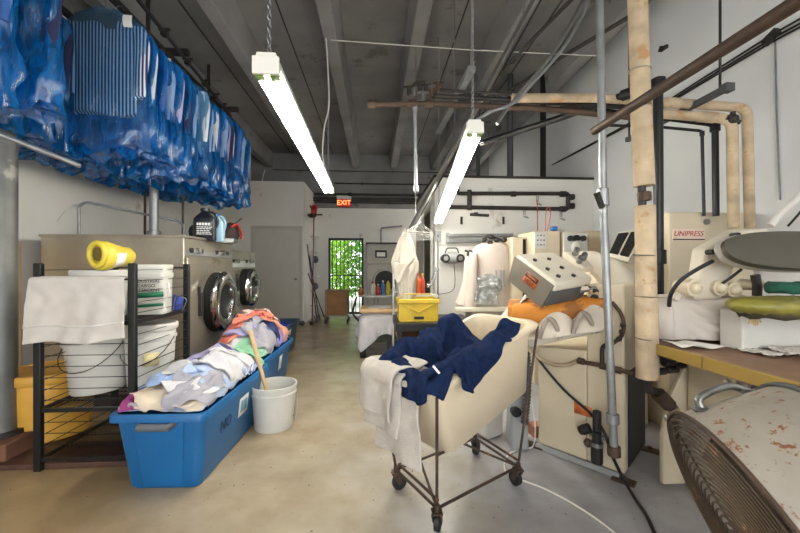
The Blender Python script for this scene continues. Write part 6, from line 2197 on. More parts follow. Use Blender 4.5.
# grey upright supply pipe
gp = thing('supply_pipe', 'upright grey pipe running from the ceiling down to the regulator', 'pipe', front(615, 452, 0.06))
g0_, g1_, g2_ = at(595, -60, 2.06), at(603.5, 212, 2.06), at(614, 450, 2.03)
g0_.z = ZC
MB().tube([g0_, g1_, g2_], 0.021, 14).build('pipe', M_GALV, gp)
for y0_, y1_, r_ in ((188, 206, 0.032), (414, 424, 0.034), (446, 456, 0.034)):
    f0, f1 = (y0_ - 212) / 238, (y1_ - 212) / 238
    MB().cyl(g1_ + (g2_ - g1_) * f0, g1_ + (g2_ - g1_) * f1, r_, n=16).build('coupling', M_GALV if y0_ < 440 else M_RUSTPIPE, gp, bevel=0.005)
MB().bar(g1_ + Vector((-0.06, -0.03, 0.1)), g1_ + Vector((-0.02, -0.02, 0.02)), 0.025, 0.02).build('valve_lever', M_IRON, gp)
# black hose across the press front to the floor
hs = [front(533, 352, 0.03), front(545, 368, 0.02), front(565, 391, 0.02), front(590, 413, 0.03), front(604, 432, 0.1), front(612, 455, 0.1), front(622, 476, 0.05)]
hs += [on_z(634, 497, 0.02), on_z(646, 515, 0.012), on_z(656, 536, 0.012), on_z(668, 560, 0.012)]
pipe_thing('black_hose', 'thin black hose crossing the press front and running out over the floor', hs, 0.009, M_BLACK, 'hose', 8, 6)

# grey plastic unit, corrugated hose and cord between cart and press
gu = at(519, 440, 2.52)
gk = thing('plastic_housing', 'pale grey tapered plastic housing with round black knob behind the tub', 'housing', (gu.x, gu.y, 0))
b0, b1, t0_, t1_ = at(511, 446, 2.5), at(530, 446, 2.5), at(512, 385, 2.5), at(527, 385, 2.5)
dv = Vector((0.02, 0.18, 0))
b0.z = b1.z = 0.0
MB().hexa([b0, b1, b1 + dv, b0 + dv, t0_, t1_, t1_ + dv * 0.6, t0_ + dv * 0.6]).build('shell', M_GREY, gk, bevel=0.02, seg=3)
kc = at(517, 414, 2.49)
kc = at(517, 413, 2.47)
MB().cyl(kc, kc + Vector((0, 0.05, 0)), 0.033, n=24).build('knob', M_BLACK, gk, bevel=0.004)
ch = MB()
hp0, hp1 = at(526, 352, 2.44), at(526, 424, 2.44)
cpts, crad = [], []
for i in range(90):
    f_ = i / 89
    cpts.append(hp0 + (hp1 - hp0) * f_ + Vector((0.012 * math.sin(f_ * 4), 0, 0)))
    crad.append(0.026 if (i // 2) % 2 else 0.019)
ch.tube(cpts, crad, 14)
tag(ch.build('corrugated_hose', M_DGREY, sharp=80), 'grey corrugated hose hanging beside the plastic housing', 'hose')
pipe_thing('white_cable', 'white cable curling over the floor from the press to the viewer', [at(531, 400, 2.5), at(535, 425, 2.5), on_z(533, 446, 0.02), on_z(520, 449, 0.008), on_z(507, 456, 0.008), on_z(505, 470, 0.008), on_z(519, 479, 0.008), on_z(545, 489, 0.008), on_z(580, 508, 0.008), on_z(616, 534, 0.008), on_z(640, 560, 0.008)], 0.005, M_WIRE, 'cord', 6, 8)
pe = at(487, 445, 2.75)
tag(MB().box((pe.x, pe.y, 0.14), (0.2, 0.16, 0.28), Matrix.Rotation(R(30), 3, 'Z')).build('white_carton', M_CLOTHW, bevel=0.03, seg=3), 'pale bundle on the floor behind the cart under the tub', 'bundle')
tag(MB().box(at(537, 392, 2.75), (0.1, 0.1, 0.08)).build('brick', material('red_brick', (150, 96, 76), rough=0.9, var=0.2)).__class__ and bpy.data.objects['brick'], 'reddish brick block behind the press corner near the cream hose', 'brick')
bpy.data.objects['brick'].location.z = 0.0

# ------------------------------------------------------------------ lagged pipe
lg = thing('lagged_pipe', 'thick cream lagged pipe hanging from the ceiling beside the steam press', 'pipe', at(647, 380, 2.0))
l0, l1, l2 = at(638, 10, 2.0), at(644, 190, 2.0), at(647, 376, 2.0)
l0 = l1 + (l0 - l1) * ((ZC - l1.z) / (l0.z - l1.z))
MB().tube([l0, at(641, 105, 2.0)], 0.048, 24).build('lagging', M_WRAP, lg)
MB().tube([at(641, 108, 2.0), at(644.2, 186, 2.0)], 0.051, 24).build('lagging', M_WRAP, lg)
MB().tube([at(645, 206, 2.0), at(646.3, 296, 2.0)], 0.05, 24).build('lagging', M_WRAP, lg)
MB().tube([at(646.3, 297, 2.0), at(647.4, 378, 2.0)], 0.055, 24).build('lagging', M_WRAP, lg)
MB().tube([l0, l2, at(649, 392, 2.02)], 0.02, 12).build('inner_pipe', M_IRON, lg)
MB().cyl(at(644, 192, 2.0), at(644.5, 201, 2.0), 0.034, n=8).build('union', M_RUSTPIPE, lg, bevel=0.004)
for py in (70, 108, 255, 338):
    f_ = (py - 10) / 366
    MB().tube([at(638 + 9 * f_, py, 2.0) + Vector((0.0525 * math.cos(a_), 0.0525 * math.sin(a_), 0.004 * math.sin(a_))) for a_ in [2 * PI * k / 24 for k in range(24)]], 0.003, 5, closed=True).build('tie_wire', M_STEEL, lg)
t0q = at(649, 390, 2.03)
MB().tube([t0q, at(655, 391, 2.05), at(672, 408, 2.05)], 0.022, 12).build('trap_pipe', M_IRON, lg)
MB().cyl(at(657, 393, 2.05), at(670, 406, 2.05), 0.038, n=20).build('steam_trap', M_RUSTPIPE, lg, bevel=0.006)
MB().tube([at(672, 408, 2.05), at(676, 414, 2.05)], 0.03, 12).build('trap_outlet', M_WRAP, lg)

# black uprights behind it
pipe_thing('black_pipe', 'black pipe standing close behind the lagged pipe', [at(658, 78, 2.5), at(659, 345, 2.5)], 0.03, M_BLACKM, fittings=[(0, 0.03), (0, 0.67)])
pipe_thing('black_pipe', 'black inclined pipe with polished end sloping towards the sloping light', [at(481, 143, 3.64), at(560, 118, 3.0), at(655, 84, 2.5)], 0.026, M_BLACKM, fittings=[(1, 0.75)])
MB().cyl(at(481, 143, 3.64), at(497, 138, 3.5), 0.028, n=14).build('polished_end', M_CHROME, bpy.data.objects['black_pipe.001'])
pipe_thing('black_pipe', 'black pipe bent down beside the cream wall pipes, thicker one', [at(560, 107, 3.1), at(650, 116, 2.9), at(715, 124, 2.75), at(716, 216, 2.75)], 0.022, M_BLACKM, fittings=[(2, 0.03)])
pipe_thing('black_pipe', 'thin black pipe bent down just behind the lettered cabinet', [at(600, 125, 3.05), at(660, 127, 2.85), at(702, 131, 2.8), at(704, 216, 2.8)], 0.011, M_BLACKM, fittings=[(2, 0.03)])
# cream lagged pipes bending down the right wall
pipe_thing('cream_pipe', 'upper cream lagged pipe turning down the painted concrete wall', [at(512, 98, 2.75), at(600, 98, 2.7), at(747, 108, 2.62), at(750, 228, 2.62)], 0.032, M_WRAP, fittings=[(1, 0.5)], fr=1.15)
pipe_thing('cream_pipe', 'lower cream lagged pipe ending in a valve beside the upper one', [at(640, 112, 2.72), at(690, 116, 2.68), at(732, 119, 2.6), at(733.5, 228, 2.6)], 0.034, M_WRAP, fittings=[(1, 0.4)], fr=1.12)
MB().cyl(at(733, 128, 2.6), at(733, 112, 2.6), 0.016).bar(at(727, 117, 2.58), at(739, 123, 2.58), 0.03, 0.03).ball(at(733, 119, 2.58), 0.035, 12).build('valve', M_IRON, bpy.data.objects['cream_pipe.001'])

# ------------------------------------------------------------------ overhead pipes
oh = pipe_thing('rust_pipe', 'long rust-brown pipe running overhead along the press side', [at(840, -25, 0.86), at(594, 131, 1.92)], 0.021, M_RUSTPIPE)
st_ = thing('strut_bar', 'dark grey strut hung on a rod before the painted concrete wall', 'strut', at(678, 114, 2.8))
sa_, sb_2 = at(727, 88, 2.38), at(627, 140, 3.36)
MB().bar(sa_, sb_2, 0.04, 0.04).build('channel', M_DGREY, st_, bevel=0.004)
MB().bar(sa_ + Vector((-0.03, 0, 0)), sa_ + Vector((0.03, 0, 0)), 0.05, 0.05).build('end_plate', M_DGREY, st_)
for f_ in (0.05, 0.97):
    q = sa_ + (sb_2 - sa_) * f_
    MB().cyl(q, (q.x, q.y, ZC), 0.008, n=8).build('hanger_rod', M_IRON, st_)
hb2 = pipe_thing('header_pipe', 'dark rusty pipe crossing overhead with a capped end over the aisle', [at(371, 104, 3.0), at(440, 104, 2.95), at(545, 109, 2.8), at(640, 118, 2.7)], 0.022, M_RUSTPIPE, fittings=[(0, 0.02), (0, 0.6), (0, 0.85)])
pipe_thing('header_pipe', 'second dark pipe crossing overhead just above the capped one', [at(432, 96, 3.0), at(520, 101, 2.85), at(640, 108, 2.75)], 0.018, M_IRON, fittings=[(0, 0.35)])
pipe_thing('header_pipe', 'thin dark pipe crossing overhead behind the capped one', [at(440, 90, 3.05), at(515, 95, 2.95), at(600, 102, 2.85)], 0.012, M_IRON, fittings=[(0, 0.4), (0, 0.8)])
vc = thing('valve_cluster', 'cluster of small brass valves on the overhead pipes above the aisle', 'valve', at(424, 94, 2.98))
rgv = random.Random(9)
for px, py in ((409, 90), (414, 92), (420, 86), (426, 88), (432, 93), (438, 86), (423, 96)):
    q = at(px, py, 2.97)
    MB().cyl(q + Vector((0, 0, -0.03)), q + Vector((0, 0, 0.03)), 0.018, n=10).bar(q + Vector((-0.045, 0, 0.02)), q + Vector((0.045, 0, 0.035)), 0.015, 0.012).build('valve', rgv.choice([M_RUSTPIPE, M_IRON, M_STEEL]), vc)
MB().tube(catmull([at(408, 95, 2.98), at(414, 84, 2.98), at(424, 82, 2.98), at(430, 92, 2.98), at(442, 87, 2.98)], 6), 0.01, 8).build('copper_line', M_RUSTPIPE, vc)
pipe_thing('drop_rod', 'slim grey rod hanging straight down from the overhead pipes over the aisle', [at(415, 106, 2.97), at(416, 192, 2.97)], 0.014, M_GALV, fittings=[(0, 0.03), (0, 0.96)])
sc_ = thing('unlit_channel', 'grey unlit channel hung on wires above the aisle', 'channel', at(455, 100, 3.8))
s0_, s1_ = at(472, 68, 3.15), at(438, 133, 4.65)
MB().bar(s0_, s1_, 0.07, 0.045).build('channel', M_GALV, sc_, bevel=0.005)
for f_ in (0.03, 0.97):
    q = s0_ + (s1_ - s0_) * f_
    MB().cyl(q, (q.x, q.y, ZC), 0.004, n=6).build('hanger_wire', M_STEEL, sc_)
for k, (p_, q_, Z0, Z1, r_, lb) in enumerate([((629, 17), (545, 67), 3.04, 3.7, 0.018, 'dark pipe slanting down from the ceiling near the lagged pipe'), ((545, 67), (508, 92), 3.7, 4.1, 0.018, 'dark pipe continuing the slant towards the inner room'),
                                              ((575, -4), (507, 66), 2.9, 3.5, 0.016, 'dark pipe slanting down beside the inclined rail'), ((507, 66), (480, 97), 3.5, 3.9, 0.016, 'lower length of the dark pipe beside the inclined rail')]):
    pipe_thing('slanting_pipe', lb, [at(*p_, Z0), at(*q_, Z1)], r_, M_IRON, fittings=[(0, 0.9)])
for k, (px, lb) in enumerate([(543, 'dark upright pipe rising behind the inner room roof'), (510, 'grey upright pipe rising from the inner room roof'), (478, 'thin grey upright pipe near the chain of the sloping light')]):
    p0_ = at(px, 178, 5.3 + 0.2 * k)
    pipe_thing('riser_pipe', lb, [(p0_.x, p0_.y, 2.44), (p0_.x, p0_.y, ZC)], [0.04, 0.045, 0.03][k], [M_BLACKM, M_DGREY, M_DGREY][k])
for k, (pts, m_, lb) in enumerate([([(592, -10), (580, 20), (560, 52), (530, 86), (512, 104), (490, 112), (474, 122)], M_GALV, 'pale flexible conduit looping down to the sloping light'), ([(588, -10), (570, 25), (548, 60), (522, 90), (505, 112), (497, 124)], M_STEEL, 'second flexible conduit ending in a small valve beside the sloping light')]):
    pipe_thing('flexible_conduit', lb, [at(x, y, 2.6 - 0.02 * i) for i, (x, y) in enumerate(pts)], 0.012, m_, 'conduit', 8, 6)
pipe_thing('strung_wire', 'thin wire strung across under the ceiling beams', [at(331, 40, 3.5), at(470, 50, 3.4), at(600, 56, 3.3)], 0.004, M_WIRE, 'wire', 6)
pipe_thing('light_cord', 'thin grey cord hanging from a ceiling beam to the aisle light', [at(326, 38, 3.6), at(328, 70, 3.6), at(329, 105, 3.6), at(324, 130, 3.7), at(323, 160, 3.8), at(331, 182, 3.95)], 0.006, M_WIRE, 'cord', 6, 6)
pipe_thing('hook_wire', 'small white wire hook sticking up from the closet top', [at(262, 183, 8.3), at(263, 176, 8.3), at(265, 170, 8.3)], 0.012, M_WIRE, 'wire', 6, 4)

# cables along the right wall
def wr(px, py, off=0.03):
    return on_x(px, py, XR - off)


for k, dyp in enumerate((0, 5, 9)):
    pipe_thing('wall_cable', ['uppermost', 'middle', 'lowest'][k] + ' of three dark cables strung along the painted concrete wall', [wr(820, 8 + dyp), wr(770, 36 + dyp * 0.8), wr(700, 80 + dyp * 0.5), wr(640, 117 + dyp * 0.3), wr(552, 165)], 0.008, M_IRON, 'cable', 6, 4)
wh = thing('cable_bracket', 'dark bracket holding the cables on the painted concrete wall', 'bracket', wr(770, 38))
MB().bar(wr(764, 44, 0.04), wr(778, 30, 0.04), 0.04, 0.05).bar(wr(770, 36, 0.03), wr(769, 42, 0.08), 0.03, 0.03).build('clamp', M_IRON, wh)
tag(MB().bar(wr(661, 50, 0.02), wr(667, 46, 0.02), 0.03, 0.03).bar(wr(660, 52, 0.02), wr(662, 46, 0.02), 0.03, 0.03).build('wall_clip', M_IRON), 'small dark clip high on the painted concrete wall', 'clip')
pipe_thing('wall_wire', 'faint grey cord running down the painted concrete wall', [wr(775, 40, 0.01), wr(777, 120, 0.01), wr(780, 200, 0.01)], 0.006, M_GALV, 'cord', 6)

# ------------------------------------------------------------------ lettered back cabinet
ua, ub = at(664, 214, 2.86), at(742, 214, 2.68)
uc = thing('press_cabinet', 'tall cream cabinet with red lettered name plate by the painted wall', 'cabinet', ((ua.x + ub.x) / 2, ua.y + 0.1, 0))
yb_ = min(ua.y, ub.y)
UX0, UX1 = ua.x, XR - 0.05
MB().span((UX0, ua.y - 0.05, 0), (UX1, ua.y + 0.3, ua.z + 0.01)).build('panel', M_CREAM, uc, bevel=0.008)
UY = ua.y - 0.05
n0, n1 = on_y(672, 241, UY), on_y(704, 229, UY)
pln = MB().span((n0.x, UY - 0.008, n0.z), (n1.x, UY, n1.z)).build('name_plate', material('pale_plate', (226, 206, 190), rough=0.4), uc, bevel=0.002)
words_on('lettering', 'UNIPRESS', 0.055, frame(((n0.x + n1.x) / 2, UY - 0.009, (n0.z + n1.z) / 2 + 0.008), (1, 0, 0), (0.0, 0, 1)), M_INKR, uc)
for o_ in uc.children:
    if o_.name.startswith('lettering'):
        me = o_.data
        xs_ = [v.co.x for v in me.vertices]; zs_ = [v.co.z for v in me.vertices]
        cx0_, cz0_ = (min(xs_) + max(xs_)) / 2, (min(zs_) + max(zs_)) / 2
        k_ = (n1.x - n0.x) * 0.9 / (max(xs_) - min(xs_))
        for v in me.vertices:
            v.co.x = cx0_ + (v.co.x - cx0_) * k_ + (v.co.z - cz0_) * 0.25
MB().span((n0.x, UY - 0.0095, n0.z + 0.008), (n1.x, UY - 0.008, n0.z + 0.016)).build('plate_line', M_IRON, uc)
c_ = on_y(706, 222, UY)
MB().cyl((c_.x, UY, c_.z), (c_.x, UY - 0.015, c_.z), 0.022, n=20).build('lock', M_STEEL, uc)

# ------------------------------------------------------------------ utility press with grey elliptical head
up = thing('utility_press', 'cream utility press with raised dark grey elliptical head', 'press', at(760, 440, 1.9))
up.location.z = 0
# head: elliptical plate facing the viewer and down
hc_ = at(806, 250, 1.80)
hu_ = cw(1, 0.12, 0).normalized()
hv_ = Vector((0.02, 0.42, 0.9)).normalized()
hv_ = (hv_ - hu_ * hv_.dot(hu_)).normalized()
hn = hu_.cross(hv_).normalized()
if hn.y > 0:
    hn = -hn


def el(a_, ru, rv, off):
    c_, s_ = math.cos(a_), math.sin(a_)
    return hc_ + hu_ * ru * math.copysign(abs(c_) ** 0.85, c_) + hv_ * rv * (math.copysign(abs(s_) ** 0.8, s_)) + hn * off


N_ = 48
hm_ = MB()
hm_.ring([[el(2 * PI * j / N_, ru, rv, off) for j in range(N_)] for ru, rv, off in [(0.02, 0.005, 0.012), (0.40, 0.085, 0.012), (0.445, 0.102, 0.006), (0.45, 0.106, -0.012), (0.43, 0.1, -0.03)]])
hm_.build('head_plate', material('dark_grey_platen', (84, 80, 70), rough=0.4, metal=0.4, var=0.08, scale=3), up, sharp=50)
ym = MB()
ym.ring([[el(2 * PI * j / N_, ru, rv, off) + hv_ * k for j in range(N_)] for ru, rv, off, k in [(0.43, 0.10, -0.02, 0.006), (0.44, 0.11, -0.05, 0.015), (0.40, 0.10, -0.09, 0.02), (0.2, 0.05, -0.12, 0.02)]])
ym.build('head_casing', material('grey_casing', (186, 182, 174), rough=0.45, var=0.05), up, sharp=50)
for px, py in ((739, 235), (714, 252)):
    q = at(px, py, 1.86)
    MB().cyl(q, q + Vector((0, 0.04, 0)), 0.013, n=14).build('casing_bolt', M_BLACK, up)
yk = MB()
yk.prism([at(707, 248, 1.95), at(740, 230, 1.95), at(770, 228, 1.95), at(760, 258, 1.95), at(735, 268, 1.95), at(722, 300, 1.95), at(694, 300, 1.95), at(703, 272, 1.95)], Vector((0.02, 0.12, 0)))
yk.build('yoke', material('pale_yoke', (204, 194, 178), rough=0.45, var=0.06, stain=(170, 150, 120), stain_at=0.64), up, bevel=0.015, seg=3)
for px, py, r_ in ((695, 288, 0.045), (721, 288, 0.042), (735, 290, 0.04), (760, 285, 0.03)):
    q = at(px, py, 1.93)
    MB().cyl(q, q + Vector((0.0, 0.1, 0)), r_, n=20).ball(q, r_ * 0.7, 14).build('pivot', M_CREAM, up)
MB().bar(at(674, 300, 2.0), at(690, 279, 2.0), 0.03, 0.03).build('lever_arm', M_CREAM2, up, bevel=0.006)
MB().tube(catmull([at(669, 306, 1.94), at(671, 294, 1.9), at(680, 281, 1.87), at(696, 270, 1.85), at(713, 261, 1.84)], 6), 0.010, 8).build('black_hose', M_BLACK, up)
MB().tube(catmull([at(722, 284, 1.92), at(733, 276, 1.9), at(742, 269, 1.88)], 5), 0.007, 8).build('black_hose', M_BLACK, up)
MB().tube(catmull([at(755, 275, 1.92), at(757, 285, 1.92), at(757, 296, 1.92)], 5), 0.02, 8).build('dark_linkage', M_IRON, up)
# body under the table
MB().span((1.75, 1.55, 0.02), (2.5, 1.98, 0.76)).build('pedestal', M_CREAM, up, bevel=0.03, seg=3)
cu_ = MB()
cu_.prism([(1.62, 1.98, 0.02), (1.62, 1.98, 0.30), (1.66, 1.98, 0.5), (1.76, 1.98, 0.7), (1.9, 1.98, 0.78), (2.3, 1.98, 0.78), (2.3, 1.98, 0.02)], (0, 0.03, 0))
cu_.build('curved_side', M_CREAM, up, bevel=0.006)
tbt = MB()
tbt.prism([(1.497, 1.12, 0.795), (1.497, 2.0, 0.795), (1.64, 2.14, 0.795), (2.55, 2.2, 0.795), (2.55, 1.12, 0.795)], (0, 0, 0.045))
wt = tbt.build('work_table', material('brown_table_board', (128, 96, 74), rough=0.5, var=0.15, scale=7, stain=(150, 118, 92), stain_at=0.6), bevel=0.003)
tag(wt, 'brown work table with yellow front edge under the grey press head', 'table')
for ya, yb2 in ((1.12, 1.58), (1.585, 2.0)):
    MB().span((1.478, ya, 0.785), (1.497, yb2, 0.842)).build('front_edging', material('yellow_edge', (156, 128, 62), rough=0.5, var=0.08) if 'yellow_edge' not in bpy.data.materials else bpy.data.materials['yellow_edge'], wt, bevel=0.003)
MB().span((1.56, 1.2, 0.0), (1.6, 1.24, 0.79)).build('leg', M_IRON, wt)
MB().span((2.45, 1.2, 0.0), (2.49, 1.24, 0.79)).build('leg', M_IRON, wt)
# white box and olive buck
wb_ = thing('buck_box', 'white box under the olive green buck pad on the work table', 'box', at(775, 345, 1.75))
wb_.location.z = 0.84
bxa = at(738.5, 350, 1.81)
MB().span((bxa.x, bxa.y - 0.02, 0.842), (bxa.x + 0.42, bxa.y + 0.10, 1.035)).build('carton', M_WHITEP, wb_, bevel=0.006)
ob_ = thing('pressing_buck', 'olive green padded pressing buck resting on the white box', 'buck', at(790, 305, 1.75))
bc_ = at(806, 303, 1.72)
bl = MB()
loops = []
for ru, rv, z in [(0.30, 0.10, 1.03), (0.355, 0.135, 1.045), (0.385, 0.15, 1.065), (0.385, 0.15, 1.082), (0.36, 0.135, 1.1), (0.2, 0.07, 1.108)]:
    loops.append([Vector((bc_.x, bc_.y, 0)) + hu_ * ru * math.copysign(abs(math.cos(2 * PI * j / 60)) ** 0.8, math.cos(2 * PI * j / 60)) + Vector((-hu_.y, hu_.x, 0)) * rv * math.sin(2 * PI * j / 60) + Zv * (z + 0.003 * math.sin(j * 2.3)) for j in range(60)])
bl.ring(loops)
bl.build('pad', material('olive_satin_pad', (126, 120, 50), rough=0.4, var=0.2, scale=14, bump=0.25, bscale=50), ob_, sharp=180)
sk = MB()
sk.ring([[Vector((bc_.x, bc_.y, 0)) + hu_ * (0.345 * f_) * math.cos(2 * PI * j / 40) + Vector((-hu_.y, hu_.x, 0)) * 0.13 * f_ * math.sin(2 * PI * j / 40) + Zv * (z + 0.006 * math.sin(j * 1.7)) for j in range(40)] for f_, z in ((1.0, 1.058), (0.93, 1.02))], True, False)
sk.build('pad_skirt', material('dark_pad_skirt', (70, 64, 44), rough=0.8, var=0.3), ob_, solid=0.008)
tq = at(752, 313, 1.69)
tm = MB()
for k in range(14):
    tm.tube([tq + Vector((0, 0, 0.02)), tq + Vector((-0.03 + 0.07 * rgv.random(), -0.01, -0.04 - 0.02 * rgv.random()))], 0.003, 4)
tm.build('cord_tassel', material('tan_cord', (176, 156, 110), rough=0.9), ob_)
gc = MB()
gq = at(788, 288, 1.78)
loops = []
for f_, z in [(0.9, -0.022), (1.0, -0.015), (1.0, 0.015), (0.85, 0.026)]:
    loops.append([gq + hu_ * 0.10 * f_ * math.copysign(abs(math.cos(2 * PI * j / 24)) ** 0.6, math.cos(2 * PI * j / 24)) + Vector((0, 0.06 * f_ * math.sin(2 * PI * j / 24), z + 0.006 * math.sin(j))) for j in range(24)])
gc.ring(loops)
tag(gc.build('folded_cloth', material('dark_green_cloth', (26, 78, 60), rough=0.95, var=0.15, bump=0.2, bscale=100), sharp=180), 'folded dark green cloth on top of the olive buck pad', 'cloth')
# draped white form
fo = thing('sleeve_form', 'block form under a stained white drape at the far end of the work table', 'form', at(700, 337, 2.1))
f0, f1 = at(672, 336, 2.06), at(742, 336, 1.98)
fz = 0.842
MB().hexa([Vector((f0.x, f0.y, fz)), Vector((f1.x, f1.y, fz)), Vector((f1.x, f1.y + 0.22, fz)), Vector((f0.x, f0.y + 0.22, fz)), Vector((f0.x + 0.01, f0.y, 1.065)), Vector((f1.x, f1.y, 1.085)), Vector((f1.x, f1.y + 0.22, 1.085)), Vector((f0.x + 0.01, f0.y + 0.22, 1.065))]).build('block', M_CLOTHW, fo, bevel=0.02)
M_DR2 = material('stained_white_drape', (206, 198, 190), rough=0.9, var=0.04, scale=4, stain=(206, 186, 150), stain_at=0.6, stain_scale=5)
rows = []
for i in range(40):
    u = i / 39
    row = []
    for j in range(24):
        v = j / 23
        x_ = f0.x - 0.02 + (f1.x - f0.x + 0.03) * u
        yb0 = f0.y + (f1.y - f0.y) * u
        if v < 0.35:
            p_ = Vector((x_, yb0 + 0.2 - 0.22 * v / 0.35, 1.075 + 0.02 * u))
        else:
            w_ = (v - 0.35) / 0.65
            sw = math.sin(PI * min(1, max(0, (u - 0.15) / 0.85)))
            p_ = Vector((x_, yb0 - 0.022 - 0.02 * w_ - 0.04 * abs(math.sin((w_ * 0.9 + (u - 0.65) ** 2 * 1.8) * 11)) ** 0.7 * sw, 1.075 + 0.02 * u - 0.225 * w_))
        row.append(p_)
    rows.append(row)
dmb = MB()
dmb.grid(rows)
dmb.build('drape', M_DR2, fo, solid=0.008, sub=1, sharp=180)
sd_m = MB()
s0q = at(658, 337, 2.06)
sd_m.add([Vector((f0.x - 0.02, f0.y - 0.02, 1.07)), Vector((f0.x - 0.02, f0.y + 0.2, 1.07)), Vector((s0q.x, f0.y + 0.16, 0.85)), Vector((s0q.x, f0.y - 0.02, 0.85)), Vector((f0.x - 0.02, f0.y - 0.05, 0.85))], [(0, 1, 2, 3), (0, 3, 4)])
sd_m.build('drape_side', M_DR2, fo, solid=0.006)
pm = at(693, 334, 1.9)
pz_ = MB()
pz_.grid([[Vector((pm.x - 0.11 + 0.2 * u, pm.y - 0.06 + 0.14 * v - 0.05 * u, 0.846 + 0.016 * math.sin(u * 5 + v * 2) ** 2)) for u in [i / 12 for i in range(13)]] for v in [i / 6 for i in range(7)]])
tag(pz_.build('white_paper', M_TAGP, solid=0.003, sub=1, sharp=180), 'curled white sheet lying on the work table before the drape', 'paper')
# newspaper
nq = on_z(770, 352, 0.845)
M_NEWS = material('newsprint', (216, 210, 204), rough=0.8, var=0.05, scale=30, stain=(120, 116, 114), stain_at=0.56, stain_scale=26)
for k, (dx, dy, rz_, lb) in enumerate([(0.0, 0.0, 0.2, 'bottom crumpled newspaper sheet on the work table'), (0.1, -0.05, -0.15, 'upper crumpled newspaper sheet on the work table')]):
    nm_ = MB()
    cr_, sr_ = math.cos(rz_), math.sin(rz_)
    nm_.grid([[Vector((nq.x + dx + (0.24 * u - 0.12) * cr_ - (0.16 * v - 0.08) * sr_, nq.y + dy + (0.24 * u - 0.12) * sr_ + (0.16 * v - 0.08) * cr_, 0.849 + 0.012 * k + 0.018 * abs(noise.noise(Vector((u * 5, v * 5, k * 3.1)))))) for u in [i / 18 for i in range(19)]] for v in [i / 14 for i in range(15)]])
    tag(nm_.build('newspaper', M_NEWS, solid=0.002, sharp=50), lb, 'newspaper')
# dark piping under the table edge
pipe_thing('under_pipe', 'dark pipe running along beneath the work table edge', [at(664, 353, 1.95), at(700, 361, 1.8), at(750, 374, 1.6)], 0.02, M_IRON, fittings=[(0, 0.1), (0, 0.8), (1, 0.8)])
uv_ = thing('pipe_fittings', 'greasy pipe fittings and rag under the work table', 'fitting', at(675, 365, 1.95))
for px, py, r_ in ((665, 352, 0.03), (668, 362, 0.026), (672, 370, 0.02), (680, 366, 0.018), (660, 372, 0.02), (656, 360, 0.025)):
    q = at(px, py, 2.0)
    MB().cyl(q - Vector((0.03, 0, 0)), q + Vector((0.03, 0, 0.005)), r_, n=10).build('fitting', M_IRON, uv_, bevel=0.004)
rg_ = MB()
rq = at(752, 381, 1.62)
for k in range(5):
    rg_.tube(catmull([rq + Vector((-0.12 + 0.05 * k, 0, 0.02 * (k % 2))), rq + Vector((-0.06 + 0.06 * k, 0.02, -0.03)), rq + Vector((0.02 + 0.05 * k, 0, 0.015)), rq + Vector((0.08 + 0.05 * k, 0.01, -0.015))], 4), 0.014, 7)
rg_.build('rag', material('greasy_rag', (150, 140, 128), rough=0.95, var=0.4, scale=14, stain=(40, 36, 32), stain_at=0.5, stain_scale=14), uv_, sharp=180)
pipe_thing('wall_hoses', 'white hoses rising to the wall above the grey press head', [at(770, 226, 2.3), at(782, 212, 2.3), at(795, 200, 2.3), at(812, 184, 2.3)], 0.02, M_WIRE, 'hose', 8, 5)
pipe_thing('dark_cable', 'dark cable rising behind the grey press head', [at(788, 226, 2.25), at(797, 216, 2.25), at(812, 198, 2.25)], 0.007, M_BLACK, 'cable', 6, 4)

# ------------------------------------------------------------------ drum fan
FC = cw(1.042, 1.067, 0.389)
th_, ti_, FR = -0.237, -0.409, 0.42
n_cam = (-math.cos(th_) * math.cos(ti_), -math.sin(th_) * math.cos(ti_), math.sin(ti_))
fnrm = (cw(n_cam[0], n_cam[1], 0) + Vector((0, 0, n_cam[2]))).normalized()
fd = cw(-math.sin(th_), math.cos(th_), 0).normalized()
fv = fnrm.cross(fd)
if fv.z < 0:
    fv = -fv
fan = thing('drum_fan', 'big rust-spotted drum fan on the floor under the work table edge', 'fan', (FC.x + 0.15, FC.y, 0))


def fp(r, a_, back):
    return FC + (fd * math.cos(a_) + fv * math.sin(a_)) * r - fnrm * back


M_DRUM = material('rust_spotted_drum', (150, 143, 134), rough=0.5, metal=0.2, var=0.18, scale=4, stain=(126, 78, 48), stain_at=0.57, stain_scale=28, bump=0.06, bscale=30)
M_GRIL = material('rusty_grille_wire', (86, 70, 54), rough=0.6, metal=0.3, var=0.25, stain=(150, 110, 74), stain_at=0.6, stain_scale=12)
NB = 64
FDEP = 0.30
mb = MB()
mb.ring([[fp(r, 2 * PI * j / NB, b) for j in range(NB)] for r, b in [(FR - 0.012, 0.02), (FR, 0.012), (FR, FDEP), (FR - 0.012, FDEP), (FR - 0.014, 0.03)]], True, False)
mb.build('drum', M_DRUM, fan, sharp=50)
MB().tube([fp(FR + 0.004, 2 * PI * j / NB, 0.01) for j in range(NB)], 0.007, 8, closed=True).build('front_rim', M_RUSTPIPE, fan)
MB().tube([fp(FR + 0.003, 2 * PI * j / NB, FDEP) for j in range(NB)], 0.009, 8, closed=True).build('rear_rim', M_DGREY, fan)
gr = MB()
for k in range(20):
    r = 0.05 + (FR - 0.065) * k / 19
    gr.tube([fp(r, 2 * PI * j / 48, -0.022 * (1 - (r / FR) ** 2)) for j in range(48)], 0.0036, 5, closed=True)
for k in range(8):
    a_ = 2 * PI * k / 8 + 0.2
    gr.tube([fp(0.05 + (FR - 0.055) * i / 6, a_, -0.018 * (1 - ((0.05 + 0.36 * i / 6) / FR) ** 2) + 0.006) for i in range(7)], 0.004, 5)
gr.build('front_grille', M_GRIL, fan)
